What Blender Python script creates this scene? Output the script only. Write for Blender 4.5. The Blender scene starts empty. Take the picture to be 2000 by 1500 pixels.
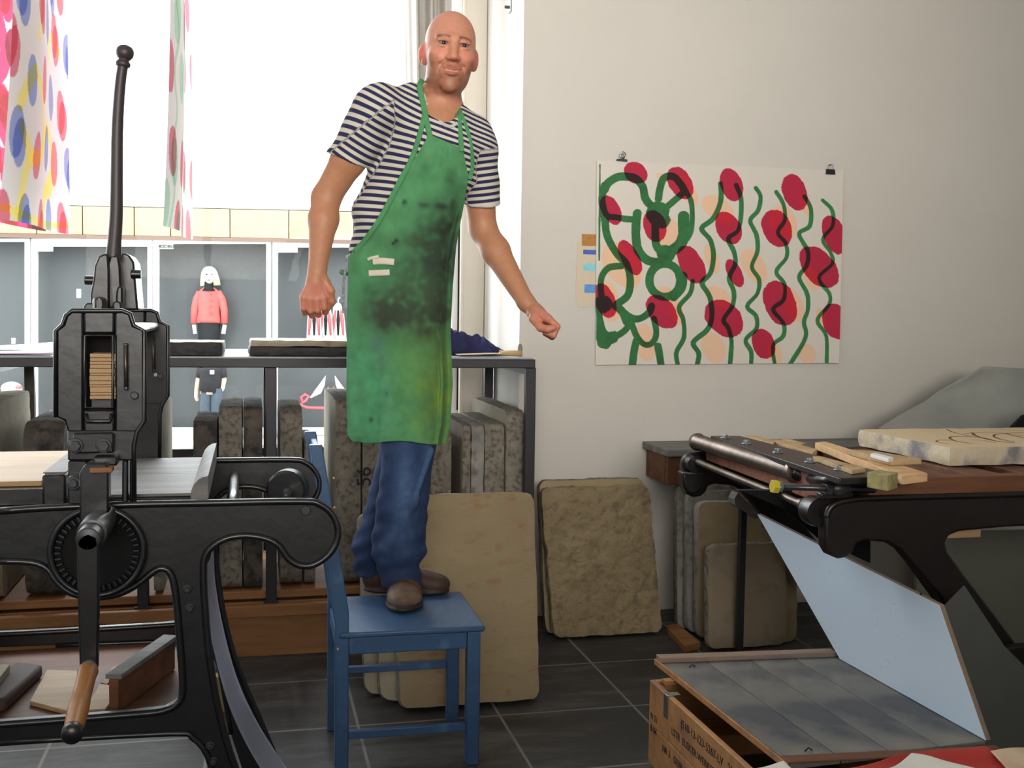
import bpy, bmesh, math, random
import numpy as np
from mathutils import Vector, Matrix, noise
from math import sin, cos, pi, radians, atan2, sqrt

random.seed(7)
rng = np.random.default_rng(7)
C = bpy.context.scene.collection
SC = bpy.context.scene

# ------------------------------------------------------------------ camera
FPX = 2150.0
CAM_H = 1.43
YAW, PITCH, ROLL = radians(13.4), math.atan(140.0 / FPX), radians(0.8)
cam_data = bpy.data.cameras.new('camera')
cam_data.sensor_width = 36.0
cam_data.lens = 36.0 * FPX / 2000.0
cam_data.clip_start = 0.05
cam = bpy.data.objects.new('camera', cam_data)
C.objects.link(cam)
CAMR = (Matrix.Rotation(-YAW, 3, 'Z') @ Matrix.Rotation(pi / 2 - PITCH, 3, 'X') @ Matrix.Rotation(ROLL, 3, 'Z'))
cam.matrix_world = Matrix.Translation((0, 0, CAM_H)) @ CAMR.to_4x4()
SC.camera = cam

# ------------------------------------------------------------------ sky, lamps, exposure
SC.view_settings.view_transform = 'Standard'
SC.view_settings.look = 'None'
SC.view_settings.gamma = 1
SC.view_settings.exposure = 0.0
SC.view_settings.use_curve_mapping = False
world = bpy.data.worlds.new('sky')
SC.world = world
world.use_nodes = True
bg = world.node_tree.nodes['Background']
bg.inputs[0].default_value = (0.93, 0.97, 1.0, 1)
bg.inputs[1].default_value = 5.0

def area(name, loc, target, sx, sy, energy, color):
    l = bpy.data.lights.new(name, 'AREA')
    l.shape = 'RECTANGLE'; l.size = sx; l.size_y = sy; l.energy = energy; l.color = color
    o = bpy.data.objects.new(name, l); C.objects.link(o)
    o.location = loc
    o.rotation_euler = (Vector(target) - Vector(loc)).to_track_quat('-Z', 'Y').to_euler()
    return o
# unseen fill lights added at rear and left; daylight at the big window
area('rear_fill_light', (0.3, -2.9, 2.6), (0.9, 4.9, 2.75), 4.5, 1.6, 56, (1.0, 0.945, 0.87)).data.spread = radians(56)
area('left_fill_light', (-3.85, 0.6, 2.5), (1.0, 3.0, 1.9), 3.0, 1.5, 11, (0.92, 0.96, 1.0)).data.spread = radians(85)
area('big_window_daylight', (-1.4, 5.72, 2.2), (-0.9, 2.0, 1.0), 4.6, 2.4, 170, (0.90, 0.95, 1.0))

# ------------------------------------------------------------------ pixel helpers (2000 x 1500 frame -> a point on a real plane)
def ray(px, py):
    return CAMR @ Vector(((px - 1000.0) / FPX, (750.0 - py) / FPX, -1.0))
O = Vector((0, 0, CAM_H))
def PY(px, py, Y):
    r = ray(px, py); return O + r * (Y / r.y)
def PZ(px, py, Z):
    r = ray(px, py); return O + r * ((Z - CAM_H) / r.z)
def PX(px, py, X):
    r = ray(px, py); return O + r * (X / r.x)
def PD(px, py, D):
    return O + ray(px, py) * D
FW = Vector((sin(YAW), cos(YAW), 0)); RT = Vector((cos(YAW), -sin(YAW), 0)); UP = Vector((0, 0, 1))
def PV(px, py, v):
    """point whose horizontal distance along the viewing direction is v"""
    r = ray(px, py); return O + r * (v / r.dot(FW))

# ------------------------------------------------------------------ materials
def srgb(r, g, b):
    f = lambda c: (c / 255 / 12.92) if c / 255 <= 0.04045 else ((c / 255 + 0.055) / 1.055) ** 2.4
    return (f(r), f(g), f(b), 1)
def mat(name, c1, c2=None, rough=0.6, metal=0.0, scale=6.0, bump=0.0, bscale=None, detail=6, spread=0.25,
        stretch=(1, 1, 1), coat=0.0, spots=None, spot_scale=30, spot_at=0.68, spot_amt=0.75, spec=0.5, coord='Object', bdist=0.01):
    m = bpy.data.materials.new(name); m.use_nodes = True
    nt = m.node_tree; N = nt.nodes; L = nt.links
    b = N['Principled BSDF']
    b.inputs['Roughness'].default_value = rough
    b.inputs['Metallic'].default_value = metal
    b.inputs['Specular IOR Level'].default_value = spec
    b.inputs['Coat Weight'].default_value = coat
    tc = N.new('ShaderNodeTexCoord'); mp = N.new('ShaderNodeMapping')
    mp.inputs['Scale'].default_value = stretch
    L.new(tc.outputs[coord], mp.inputs[0])
    col = None
    if c2 is not None:
        n = N.new('ShaderNodeTexNoise'); n.inputs['Scale'].default_value = scale; n.inputs['Detail'].default_value = detail
        n.inputs['Roughness'].default_value = 0.62
        L.new(mp.outputs[0], n.inputs['Vector'])
        r = N.new('ShaderNodeValToRGB')
        r.color_ramp.elements[0].position = 0.5 - spread; r.color_ramp.elements[1].position = 0.5 + spread
        r.color_ramp.elements[0].color = c1; r.color_ramp.elements[1].color = c2
        L.new(n.outputs[0], r.inputs[0]); col = r.outputs[0]
        if spots is not None:
            n2 = N.new('ShaderNodeTexNoise'); n2.inputs['Scale'].default_value = spot_scale; n2.inputs['Detail'].default_value = 4
            L.new(mp.outputs[0], n2.inputs['Vector'])
            r2 = N.new('ShaderNodeValToRGB'); r2.color_ramp.elements[0].position = spot_at - 0.12; r2.color_ramp.elements[1].position = spot_at + 0.05; r2.color_ramp.elements[1].color = (spot_amt,) * 3 + (1,)
            L.new(n2.outputs[0], r2.inputs[0])
            mx = N.new('ShaderNodeMix'); mx.data_type = 'RGBA'
            L.new(r2.outputs[0], mx.inputs[0]); L.new(col, mx.inputs[6]); mx.inputs[7].default_value = spots
            col = mx.outputs[2]
        L.new(col, b.inputs['Base Color'])
    else:
        b.inputs['Base Color'].default_value = c1
    if bump:
        nb = N.new('ShaderNodeTexNoise'); nb.inputs['Scale'].default_value = bscale or scale * 3; nb.inputs['Detail'].default_value = 5
        L.new(mp.outputs[0], nb.inputs['Vector'])
        bp = N.new('ShaderNodeBump'); bp.inputs['Strength'].default_value = bump; bp.inputs['Distance'].default_value = bdist
        L.new(nb.outputs[0], bp.inputs['Height']); L.new(bp.outputs[0], b.inputs['Normal'])
    return m
def wood(name, c1, c2, rough=0.6, axis='X', scale=9, bump=0.15, dark=None):
    st = {'X': (0.12, 1, 1), 'Y': (1, 0.12, 1), 'Z': (1, 1, 0.12)}[axis]
    return mat(name, c1, c2, rough, scale=scale, stretch=tuple(s * 3 for s in st), bump=bump, bscale=scale * 2, detail=8, spread=0.22,
               spots=dark, spot_scale=scale * 0.35, spot_at=0.64)
def attr_mat(name, rough=0.8, attr='Col', transl=0.0, bump=0.0, bscale=200, sheen=0.0, spec=0.5, noise_amt=0.0, nscale=30, sss=0.0):
    m = bpy.data.materials.new(name); m.use_nodes = True
    nt = m.node_tree; N = nt.nodes; L = nt.links; b = N['Principled BSDF']
    b.inputs['Roughness'].default_value = rough; b.inputs['Specular IOR Level'].default_value = spec
    b.inputs['Sheen Weight'].default_value = sheen
    at = N.new('ShaderNodeAttribute'); at.attribute_name = attr
    col = at.outputs['Color']
    if noise_amt:
        n = N.new('ShaderNodeTexNoise'); n.inputs['Scale'].default_value = nscale; n.inputs['Detail'].default_value = 6
        tc = N.new('ShaderNodeTexCoord'); L.new(tc.outputs['Object'], n.inputs['Vector'])
        r = N.new('ShaderNodeMapRange'); r.inputs[1].default_value = 0.25; r.inputs[2].default_value = 0.75
        r.inputs[3].default_value = 1 - noise_amt; r.inputs[4].default_value = 1 + noise_amt
        L.new(n.outputs[0], r.inputs[0])
        mx = N.new('ShaderNodeVectorMath'); mx.operation = 'SCALE'
        L.new(col, mx.inputs[0]); L.new(r.outputs[0], mx.inputs['Scale']); col = mx.outputs[0]
    L.new(col, b.inputs['Base Color'])
    if sss:
        b.inputs['Subsurface Weight'].default_value = sss; b.inputs['Subsurface Radius'].default_value = (0.012, 0.004, 0.002)
        b.inputs['Subsurface Scale'].default_value = 1.0
    if bump:
        nb = N.new('ShaderNodeTexNoise'); nb.inputs['Scale'].default_value = bscale
        tc = N.new('ShaderNodeTexCoord'); L.new(tc.outputs['Object'], nb.inputs['Vector'])
        bp = N.new('ShaderNodeBump'); bp.inputs['Strength'].default_value = bump; bp.inputs['Distance'].default_value = 0.002
        L.new(nb.outputs[0], bp.inputs['Height']); L.new(bp.outputs[0], b.inputs['Normal'])
    if transl:
        t = N.new('ShaderNodeBsdfTranslucent'); L.new(col, t.inputs[0])
        mx = N.new('ShaderNodeMixShader'); mx.inputs[0].default_value = transl
        L.new(b.outputs[0], mx.inputs[1]); L.new(t.outputs[0], mx.inputs[2]); L.new(mx.outputs[0], N['Material Output'].inputs[0])
    return m

M = {}
M['wall'] = mat('wall_plaster', srgb(214, 210, 202), srgb(221, 217, 210), 0.9, scale=1.5, bump=0.12, bscale=60)
M['reveal'] = mat('reveal_plaster', srgb(226, 226, 224), srgb(232, 232, 230), 0.9, scale=2, bump=0.1, bscale=60)
M['frame_paint'] = mat('window_frame_paint', srgb(205, 197, 183), srgb(214, 207, 194), 0.5, scale=3)
M['white_paint'] = mat('white_paint', srgb(232, 232, 230), None, 0.6)
M['black_iron'] = mat('black_painted_iron', srgb(14, 15, 19), srgb(22, 24, 29), 0.36, scale=9, bump=0.10, bscale=22, coat=0.2, spec=0.6)
M['black_edge'] = mat('ink_black_stone_edge', srgb(22, 22, 28), srgb(52, 50, 52), 0.6, scale=16, bump=0.8, bscale=40)
M['lever_iron'] = mat('handled_brown_iron', srgb(52, 44, 46), srgb(64, 56, 58), 0.45, scale=12)
M['brown_iron'] = mat('dark_brown_iron', srgb(28, 20, 18), srgb(16, 14, 14), 0.38, scale=7, bump=0.15, bscale=25, coat=0.15)
M['rack_steel'] = mat('rack_black_steel', srgb(30, 28, 33), srgb(40, 37, 42), 0.42, scale=5, bump=0.05)
M['bare_steel'] = mat('worn_bare_steel', srgb(88, 76, 70), srgb(136, 124, 114), 0.40, metal=0.9, scale=12, bump=0.08)
M['bright_steel'] = mat('zinc_plated_steel', srgb(185, 195, 200), srgb(150, 160, 165), 0.3, metal=0.9, scale=30)
M['bolt'] = mat('bolt_iron', srgb(52, 55, 60), srgb(78, 78, 80), 0.4, metal=0.5, scale=30)
M['dark_gap'] = mat('dark_cavity', srgb(10, 10, 12), None, 0.9)
M['stone_light'] = mat('limestone_pale', srgb(154, 146, 128), srgb(180, 171, 150), 0.85, scale=4, bump=0.25, bscale=40, spots=srgb(120, 110, 95), spot_scale=14, spot_at=0.7)
M['stone_rough'] = mat('limestone_rough_edge', srgb(108, 102, 92), srgb(146, 139, 126), 0.95, scale=16, bump=0.8, bscale=34, spots=srgb(78, 72, 66), spot_scale=48, spot_at=0.60)
M['stone_dark'] = mat('limestone_inked_edge', srgb(52, 48, 46), srgb(104, 96, 86), 0.9, scale=12, bump=0.8, bscale=34, spots=srgb(30, 30, 36), spot_scale=22, spot_at=0.58)
M['stone_grey'] = mat('limestone_grey', srgb(126, 124, 120), srgb(158, 154, 145), 0.9, scale=8, bump=0.5, bscale=40, spots=srgb(92, 90, 90), spot_scale=20, spot_at=0.62)
M['stone_tan'] = mat('limestone_tan', srgb(146, 130, 100), srgb(170, 154, 122), 0.85, scale=3, bump=0.3, bscale=45, spots=srgb(140, 122, 95), spot_scale=9, spot_at=0.66)
M['wood_pale'] = wood('pale_pine', srgb(174, 144, 102), srgb(200, 170, 128), dark=srgb(160, 122, 78))
M['wood_orange'] = wood('orange_pine', srgb(134, 90, 52), srgb(160, 114, 70), dark=srgb(120, 72, 36))
M['wood_brown'] = wood('brown_wood', srgb(92, 56, 34), srgb(126, 80, 50), dark=srgb(60, 36, 24))
M['wood_grey'] = wood('grey_worn_wood', srgb(100, 98, 98), srgb(138, 134, 130), dark=srgb(90, 88, 92))
M['wood_handle'] = wood('varnished_handle_wood', srgb(158, 100, 46), srgb(196, 136, 72), rough=0.4, axis='Y')
M['blue_paint'] = mat('chair_blue_paint', srgb(48, 80, 118), srgb(60, 94, 134), 0.42, scale=5, bump=0.08, bscale=60, spots=srgb(80, 114, 152), spot_scale=14, spot_at=0.7)
M['slate'] = None

# ------------------------------------------------------------------ object helpers
def tag(o, label=None, cat=None, group=None, kind=None):
    if label: o['label'] = label
    if cat: o['category'] = cat
    if group: o['group'] = group
    if kind: o['kind'] = kind
    return o
def wloc(o):
    v = Vector((0, 0, 0))
    while o is not None:
        v += o.location; o = o.parent
    return v
def empty(name, loc, label=None, cat=None, group=None):
    o = bpy.data.objects.new(name, None); C.objects.link(o); o.empty_display_size = 0.1
    o.location = loc
    return tag(o, label, cat, group)
def link_mesh(name, verts, faces, m, parent=None, smooth=False, bevel=0.0, solid=0.0, autos=None, bseg=2, mats=None, fmats=None):
    vs = np.array([tuple(v) for v in verts], dtype=float) if not isinstance(verts, np.ndarray) else verts
    lo = vs.min(0); hi = vs.max(0)
    org = Vector(((lo[0] + hi[0]) / 2, (lo[1] + hi[1]) / 2, lo[2]))
    me = bpy.data.meshes.new(name)
    me.from_pydata((vs - np.array(org)).tolist(), [], [tuple(int(i) for i in f) for f in faces])
    o = bpy.data.objects.new(name, me); C.objects.link(o)
    if mats:
        for mm in mats: me.materials.append(mm)
        if fmats is not None: me.polygons.foreach_set('material_index', fmats)
    else: me.materials.append(m)
    if parent is not None:
        o.parent = parent; o.location = org - wloc(parent)
    else: o.location = org
    if solid:
        s = o.modifiers.new('thickness', 'SOLIDIFY'); s.thickness = solid; s.offset = 0
    if bevel:
        b = o.modifiers.new('bevel', 'BEVEL'); b.width = bevel; b.segments = bseg; b.limit_method = 'ANGLE'; b.angle_limit = radians(35)
    if smooth: me.shade_smooth()
    elif autos or bevel: 
        me.shade_smooth()
        try: me.set_sharp_from_angle(angle=radians(autos or 40))
        except Exception: pass
    me.update()
    return o

class MB:
    def __init__(s): s.v = []; s.f = []
    def add(s, vs, fs):
        n = len(s.v); s.v += [Vector(v) for v in vs]; s.f += [tuple(i + n for i in f) for f in fs]; return s
    def box(s, x0, x1, y0, y1, z0, z1):
        return s.hexa([Vector((x0, y0, z0)), Vector((x1, y0, z0)), Vector((x1, y1, z0)), Vector((x0, y1, z0)),
                       Vector((x0, y0, z1)), Vector((x1, y0, z1)), Vector((x1, y1, z1)), Vector((x0, y1, z1))])
    def hexa(s, p):
        return s.add(p, [(0, 3, 2, 1), (4, 5, 6, 7), (0, 1, 5, 4), (1, 2, 6, 5), (2, 3, 7, 6), (3, 0, 4, 7)])
    def obox(s, o, a, b, c):
        """box from corner o along the three edge vectors"""
        o, a, b, c = Vector(o), Vector(a), Vector(b), Vector(c)
        return s.hexa([o, o + a, o + a + b, o + b, o + c, o + a + c, o + a + b + c, o + b + c])
    def bar(s, p, q, w, h, up=(0, 0, 1)):
        p, q = Vector(p), Vector(q); d = (q - p).normalized(); u = Vector(up)
        if abs(d.dot(u)) > 0.98: u = Vector((0, 1, 0))
        x = d.cross(u).normalized(); y = x.cross(d).normalized()
        return s.obox(p - x * w / 2 - y * h / 2, x * w, q - p, y * h)
    def prism(s, poly, ext):
        """polygon of points extruded along ext"""
        poly = [Vector(p) for p in poly]; n = len(poly); e = Vector(ext)
        return s.add(poly + [p + e for p in poly], [tuple(range(n - 1, -1, -1)), tuple(range(n, 2 * n))] +
                     [(i, (i + 1) % n, n + (i + 1) % n, n + i) for i in range(n)])
    def tube(s, pts, rad, seg=12, caps=True, closed=False, flat=1.0):
        pts = [Vector(p) for p in pts]; n = len(pts)
        if not hasattr(rad, '__len__'): rad = [rad] * n
        base = len(s.v); prev = None
        for i, p in enumerate(pts):
            if closed: d = (pts[(i + 1) % n] - pts[i - 1])
            else: d = pts[min(i + 1, n - 1)] - pts[max(i - 1, 0)]
            d.normalize()
            if prev is None:
                a = d.cross(Vector((0, 0, 1)));
                if a.length < 0.25: a = d.cross(Vector((0, 1, 0)))
                a.normalize()
            else:
                a = (prev - d * prev.dot(d));
                if a.length < 1e-4: a = d.cross(Vector((0, 0, 1)))
                a.normalize()
            prev = a; b = d.cross(a)
            for k in range(seg):
                t = 2 * pi * k / seg
                s.v.append(p + (a * cos(t) + b * sin(t) * flat) * rad[i])
        for i in range(n if closed else n - 1):
            j = (i + 1) % n
            for k in range(seg):
                k2 = (k + 1) % seg
                s.f.append((base + i * seg + k, base + i * seg + k2, base + j * seg + k2, base + j * seg + k))
        if caps and not closed:
            s.f.append(tuple(base + k for k in range(seg - 1, -1, -1)))
            s.f.append(tuple(base + (n - 1) * seg + k for k in range(seg)))
        return s
    def cyl(s, p, q, r, r2=None, seg=20):
        return s.tube([p, q], [r, r if r2 is None else r2], seg)
    def lathe(s, p, axis, prof, seg=24):
        """prof: list of (distance along axis, radius)"""
        p = Vector(p); a = Vector(axis).normalized()
        return s.tube([p + a * t for t, r in prof], [max(r, 1e-4) for t, r in prof], seg)
    def sphere(s, c, r, seg=16, rings=10, sc=(1, 1, 1)):
        c = Vector(c); vs = [c + Vector((0, 0, r * sc[2]))]
        for i in range(1, rings):
            th = pi * i / rings
            for k in range(seg):
                ph = 2 * pi * k / seg
                vs.append(c + Vector((r * sin(th) * cos(ph) * sc[0], r * sin(th) * sin(ph) * sc[1], r * cos(th) * sc[2])))
        vs.append(c - Vector((0, 0, r * sc[2]))); fs = []
        for k in range(seg): fs.append((0, 1 + k, 1 + (k + 1) % seg))
        for i in range(rings - 2):
            for k in range(seg):
                a = 1 + i * seg + k; b = 1 + i * seg + (k + 1) % seg
                fs.append((a, a + seg, b + seg, b))
        e = len(vs) - 1; o = 1 + (rings - 2) * seg
        for k in range(seg): fs.append((e, o + (k + 1) % seg, o + k))
        return s.add(vs, fs)
    def hexnut(s, p, axis, r, h):
        a = Vector(axis).normalized()
        return s.tube([Vector(p), Vector(p) + a * h], r, 6)
    def torus(s, c, axis, R, r, seg=40, rs=10):
        a = Vector(axis).normalized(); x = a.cross(Vector((0, 0, 1)));
        if x.length < 1e-3: x = Vector((1, 0, 0))
        x.normalize(); y = a.cross(x)
        return s.tube([Vector(c) + (x * cos(2 * pi * k / seg) + y * sin(2 * pi * k / seg)) * R for k in range(seg)], r, rs, closed=True)
    def build(s, name, m, parent=None, smooth=False, bevel=0.0, solid=0.0, autos=None, bseg=2):
        return link_mesh(name, s.v, s.f, m, parent, smooth, bevel, solid, autos, bseg)

def smooth_curve(pts, n=8, closed=False):
    """Catmull-Rom through points"""
    pts = [Vector(p) for p in pts]; out = []; m = len(pts)
    rngi = range(m) if closed else range(m - 1)
    for i in rngi:
        p0 = pts[(i - 1) % m] if (closed or i > 0) else pts[0]; p1 = pts[i]; p2 = pts[(i + 1) % m]
        p3 = pts[(i + 2) % m] if (closed or i + 2 < m) else pts[-1]
        for k in range(n):
            t = k / n
            out.append(0.5 * ((2 * p1) + (p2 - p0) * t + (2 * p0 - 5 * p1 + 4 * p2 - p3) * t * t + (3 * p1 - p0 - 3 * p2 + p3) * t ** 3))
    if not closed: out.append(pts[-1])
    return out

def grid_mesh(name, P, m, parent=None, colors=None, solid=0.0, smooth=True):
    """P: array (nu, nv, 3); colors (nu, nv, 3) linear"""
    nu, nv = P.shape[:2]
    idx = np.arange(nu * nv).reshape(nu, nv)
    f = np.stack([idx[:-1, :-1], idx[1:, :-1], idx[1:, 1:], idx[:-1, 1:]], -1).reshape(-1, 4)
    vs = P.reshape(-1, 3)
    lo = vs.min(0); hi = vs.max(0); org = np.array([(lo[0] + hi[0]) / 2, (lo[1] + hi[1]) / 2, lo[2]])
    o = fast_mesh(name, vs - org, f, m, smooth)
    if parent is not None: o.parent = parent; o.location = Vector(org) - wloc(parent)
    else: o.location = org
    if colors is not None: set_colors(o.data, colors.reshape(-1, 3))
    if solid:
        s = o.modifiers.new('thickness', 'SOLIDIFY'); s.thickness = solid; s.offset = 0
    return o
def fast_mesh(name, vs, f, m, smooth=True):
    me = bpy.data.meshes.new(name)
    f = np.asarray(f, dtype=np.int32); k = f.shape[1]
    me.vertices.add(len(vs)); me.vertices.foreach_set('co', np.asarray(vs, dtype=np.float32).ravel())
    me.loops.add(f.size); me.loops.foreach_set('vertex_index', f.ravel())
    me.polygons.add(len(f)); me.polygons.foreach_set('loop_start', np.arange(0, f.size, k, dtype=np.int32))
    me.polygons.foreach_set('loop_total', np.full(len(f), k, dtype=np.int32))
    me.update(calc_edges=True); me.validate()
    me.materials.append(m)
    if smooth: me.shade_smooth()
    o = bpy.data.objects.new(name, me); C.objects.link(o)
    return o
def set_colors(me, cols, name='Col'):
    a = me.color_attributes.new(name, 'FLOAT_COLOR', 'POINT')
    c = np.ones((len(cols), 4), dtype=np.float32); c[:, :3] = cols
    a.data.foreach_set('color', c.ravel())

def text_mesh(name, body, size, origin, xdir, ydir, m, parent=None, depth=0.0006, bold=0.0, xs=1.0):
    cu = bpy.data.curves.new(name, 'FONT'); cu.body = body; cu.size = size; cu.extrude = depth; cu.offset = bold
    tmp = bpy.data.objects.new(name, cu); C.objects.link(tmp)
    dg = bpy.context.evaluated_depsgraph_get(); dg.update()
    me = bpy.data.meshes.new_from_object(tmp.evaluated_get(dg))
    bpy.data.objects.remove(tmp)
    x = Vector(xdir).normalized(); y = Vector(ydir).normalized(); z = x.cross(y)
    vs = [Vector(origin) + x * (v.co.x * xs) + y * v.co.y + z * (v.co.z + depth) for v in me.vertices]
    fs = [tuple(p.vertices) for p in me.polygons]
    return link_mesh(name, vs, fs, m, parent)

# rough block of lithographic limestone -------------------------------------------------
def stone_block(name, o, a, b, c, m, label=None, group=None, cuts=(4, 14, 18), amp=0.004, corner=0.03, edge=0.006, parent=None,
                mface=None, seed=0, cat='stone'):
    """o corner, a: thickness vector, b / c: the two long vectors of the printing face"""
    o, a, b, c = Vector(o), Vector(a), Vector(b), Vector(c)
    la, lb, lc = a.length, b.length, c.length
    ua, ub, uc = a / la, b / lb, c / lc
    bm = bmesh.new(); verts = {}
    def vert(i, j, k):
        key = (i, j, k)
        if key not in verts:
            p = Vector((la * i / cuts[0], lb * j / cuts[1], lc * k / cuts[2]))
            # rounded corners in the face plane
            r = min(corner, lb / 3, lc / 3)
            y = min(max(p.y, r), lb - r); z = min(max(p.z, r), lc - r)
            dy, dz = p.y - y, p.z - z
            if abs(dy) > 1e-9 and abs(dz) > 1e-9:
                mx = max(abs(dy), abs(dz)); L = sqrt(dy * dy + dz * dz); p.y = y + dy / L * mx; p.z = z + dz / L * mx
            onface = (i == 0 or i == cuts[0]); onedge = j in (0, cuts[1]) or k in (0, cuts[2])
            q = o + ua * p.x + ub * p.y + uc * p.z
            if onedge:
                nn = Vector((0, dy + (p.y - lb / 2) * 0.001, dz + (p.z - lc / 2) * 0.001)).normalized()
                d = noise.noise(q * 14 + Vector((seed, seed * 2, 0))) * amp * 1.2 + noise.noise(q * 45 + Vector((seed, 0, 0))) * amp * 0.8
                k2 = 1.0 if not onface else 0.6
                q = q + (ub * nn.y + uc * nn.z) * (d * k2 - (edge if onface else 0) * 0.5)
                if onface: q += ua * (edge * 0.5 if i == 0 else -edge * 0.5) * (0.5 + noise.noise(q * 30))
            else:
                q = q + ua * noise.noise(q * 6 + Vector((seed, 0, 5))) * amp * 0.12
            verts[key] = bm.verts.new(q)
        return verts[key]
    def face(q, mi):
        try:
            f = bm.faces.new(q); f.material_index = mi; f.smooth = True
        except ValueError: pass
    ca, cb, cc = cuts
    for j in range(cb):
        for k in range(cc):
            face([vert(0, j, k), vert(0, j, k + 1), vert(0, j + 1, k + 1), vert(0, j + 1, k)], 0)
            face([vert(ca, j, k), vert(ca, j + 1, k), vert(ca, j + 1, k + 1), vert(ca, j, k + 1)], 0)
    for i in range(ca):
        for k in range(cc):
            face([vert(i, 0, k), vert(i + 1, 0, k), vert(i + 1, 0, k + 1), vert(i, 0, k + 1)], 1)
            face([vert(i, cb, k), vert(i, cb, k + 1), vert(i + 1, cb, k + 1), vert(i + 1, cb, k)], 1)
        for j in range(cb):
            face([vert(i, j, 0), vert(i, j + 1, 0), vert(i + 1, j + 1, 0), vert(i + 1, j, 0)], 1)
            face([vert(i, j, cc), vert(i + 1, j, cc), vert(i + 1, j + 1, cc), vert(i, j + 1, cc)], 1)
    bmesh.ops.recalc_face_normals(bm, faces=bm.faces)
    vs = [v.co for v in bm.verts]; lo = [min(v[i] for v in vs) for i in range(3)]; hi = [max(v[i] for v in vs) for i in range(3)]
    org = Vector(((lo[0] + hi[0]) / 2, (lo[1] + hi[1]) / 2, lo[2]))
    for v in bm.verts: v.co -= org
    me = bpy.data.meshes.new(name); bm.to_mesh(me); bm.free()
    me.materials.append(mface or m); me.materials.append(m)
    try: me.set_sharp_from_angle(angle=radians(50))
    except Exception: pass
    ob = bpy.data.objects.new(name, me); C.objects.link(ob)
    if parent is not None: ob.parent = parent; ob.location = org - wloc(parent)
    else: ob.location = org
    return tag(ob, label, cat if label else None, group)
# ================================================================== room shell
YW = 4.95                       # inner face of the wall that carries the big print
XE = PY(1018, 400, YW).x        # edge of the window niche
YG = 5.79                       # plane of the big window
HC = 3.8
def struct(name, mb, m, bevel=0.0, parent=None):
    o = mb.build(name, m, parent, bevel=bevel)
    if parent is None: o['kind'] = 'structure'
    return o
def slate_mat():
    m = bpy.data.materials.new('slate_tiles'); m.use_nodes = True
    nt = m.node_tree; N = nt.nodes; L = nt.links; b = N['Principled BSDF']
    tc = N.new('ShaderNodeTexCoord')
    br = N.new('ShaderNodeTexBrick'); br.offset = 0.0; br.inputs['Scale'].default_value = 1.0
    br.inputs['Brick Width'].default_value = 0.5; br.inputs['Row Height'].default_value = 0.5
    br.inputs['Mortar Size'].default_value = 0.006; br.inputs['Mortar Smooth'].default_value = 0.3
    br.inputs['Color1'].default_value = srgb(46, 47, 49); br.inputs['Color2'].default_value = srgb(56, 56, 57); br.inputs['Mortar'].default_value = srgb(124, 122, 116)
    mp = N.new('ShaderNodeMapping'); mp.inputs['Location'].default_value = (0.09, 0.12, 0)
    L.new(tc.outputs['Object'], mp.inputs[0]); L.new(mp.outputs[0], br.inputs[0])
    n = N.new('ShaderNodeTexNoise'); n.inputs['Scale'].default_value = 3.5; n.inputs['Detail'].default_value = 9; n.inputs['Roughness'].default_value = 0.7
    mp2 = N.new('ShaderNodeMapping'); mp2.inputs['Scale'].default_value = (0.6, 2.2, 1); L.new(tc.outputs['Object'], mp2.inputs[0]); L.new(mp2.outputs[0], n.inputs[0])
    r = N.new('ShaderNodeValToRGB'); r.color_ramp.elements[0].position = 0.47; r.color_ramp.elements[1].position = 0.72
    r.color_ramp.elements[1].color = (0.6, 0.6, 0.6, 1); L.new(n.outputs[0], r.inputs[0])
    mx = N.new('ShaderNodeMix'); mx.data_type = 'RGBA'; L.new(r.outputs[0], mx.inputs[0]); L.new(br.outputs[0], mx.inputs[6])
    mx.inputs[7].default_value = srgb(116, 114, 108); L.new(mx.outputs[2], b.inputs['Base Color'])
    b.inputs['Roughness'].default_value = 0.55
    bp = N.new('ShaderNodeBump'); bp.inputs['Strength'].default_value = 0.4; bp.inputs['Distance'].default_value = 0.004
    L.new(n.outputs[0], bp.inputs['Height']); L.new(bp.outputs[0], b.inputs['Normal'])
    return m
M['slate'] = slate_mat()
struct('floor', MB().box(-4.1, 5.0, -3.2, 5.9, -0.12, 0), M['slate'])
struct('ceiling', MB().box(-4.1, 5.0, -3.2, 6.0, HC, HC + 0.15), M['wall'])
struct('wall_back', MB().box(XE, 5.0, YW, 6.0, 0, HC), M['wall'])
struct('wall_right', MB().box(4.85, 5.0, -3.2, YW, 0, HC), M['wall'])
struct('wall_left', MB().box(-4.1, -3.95, -3.2, 6.0, 0, HC), M['wall'])
struct('wall_rear', MB().box(-3.95, 4.85, -3.2, -3.05, 0, HC), M['wall'])
zs = PY(360, 900, YG).z
struct('wall_parapet', MB().box(-3.95, XE, YG - 0.04, 6.0, 0, zs), M['reveal'])
struct('wall_lintel', MB().box(-3.95, XE, YG - 0.1, 6.0, 3.45, HC), M['wall'])
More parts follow.
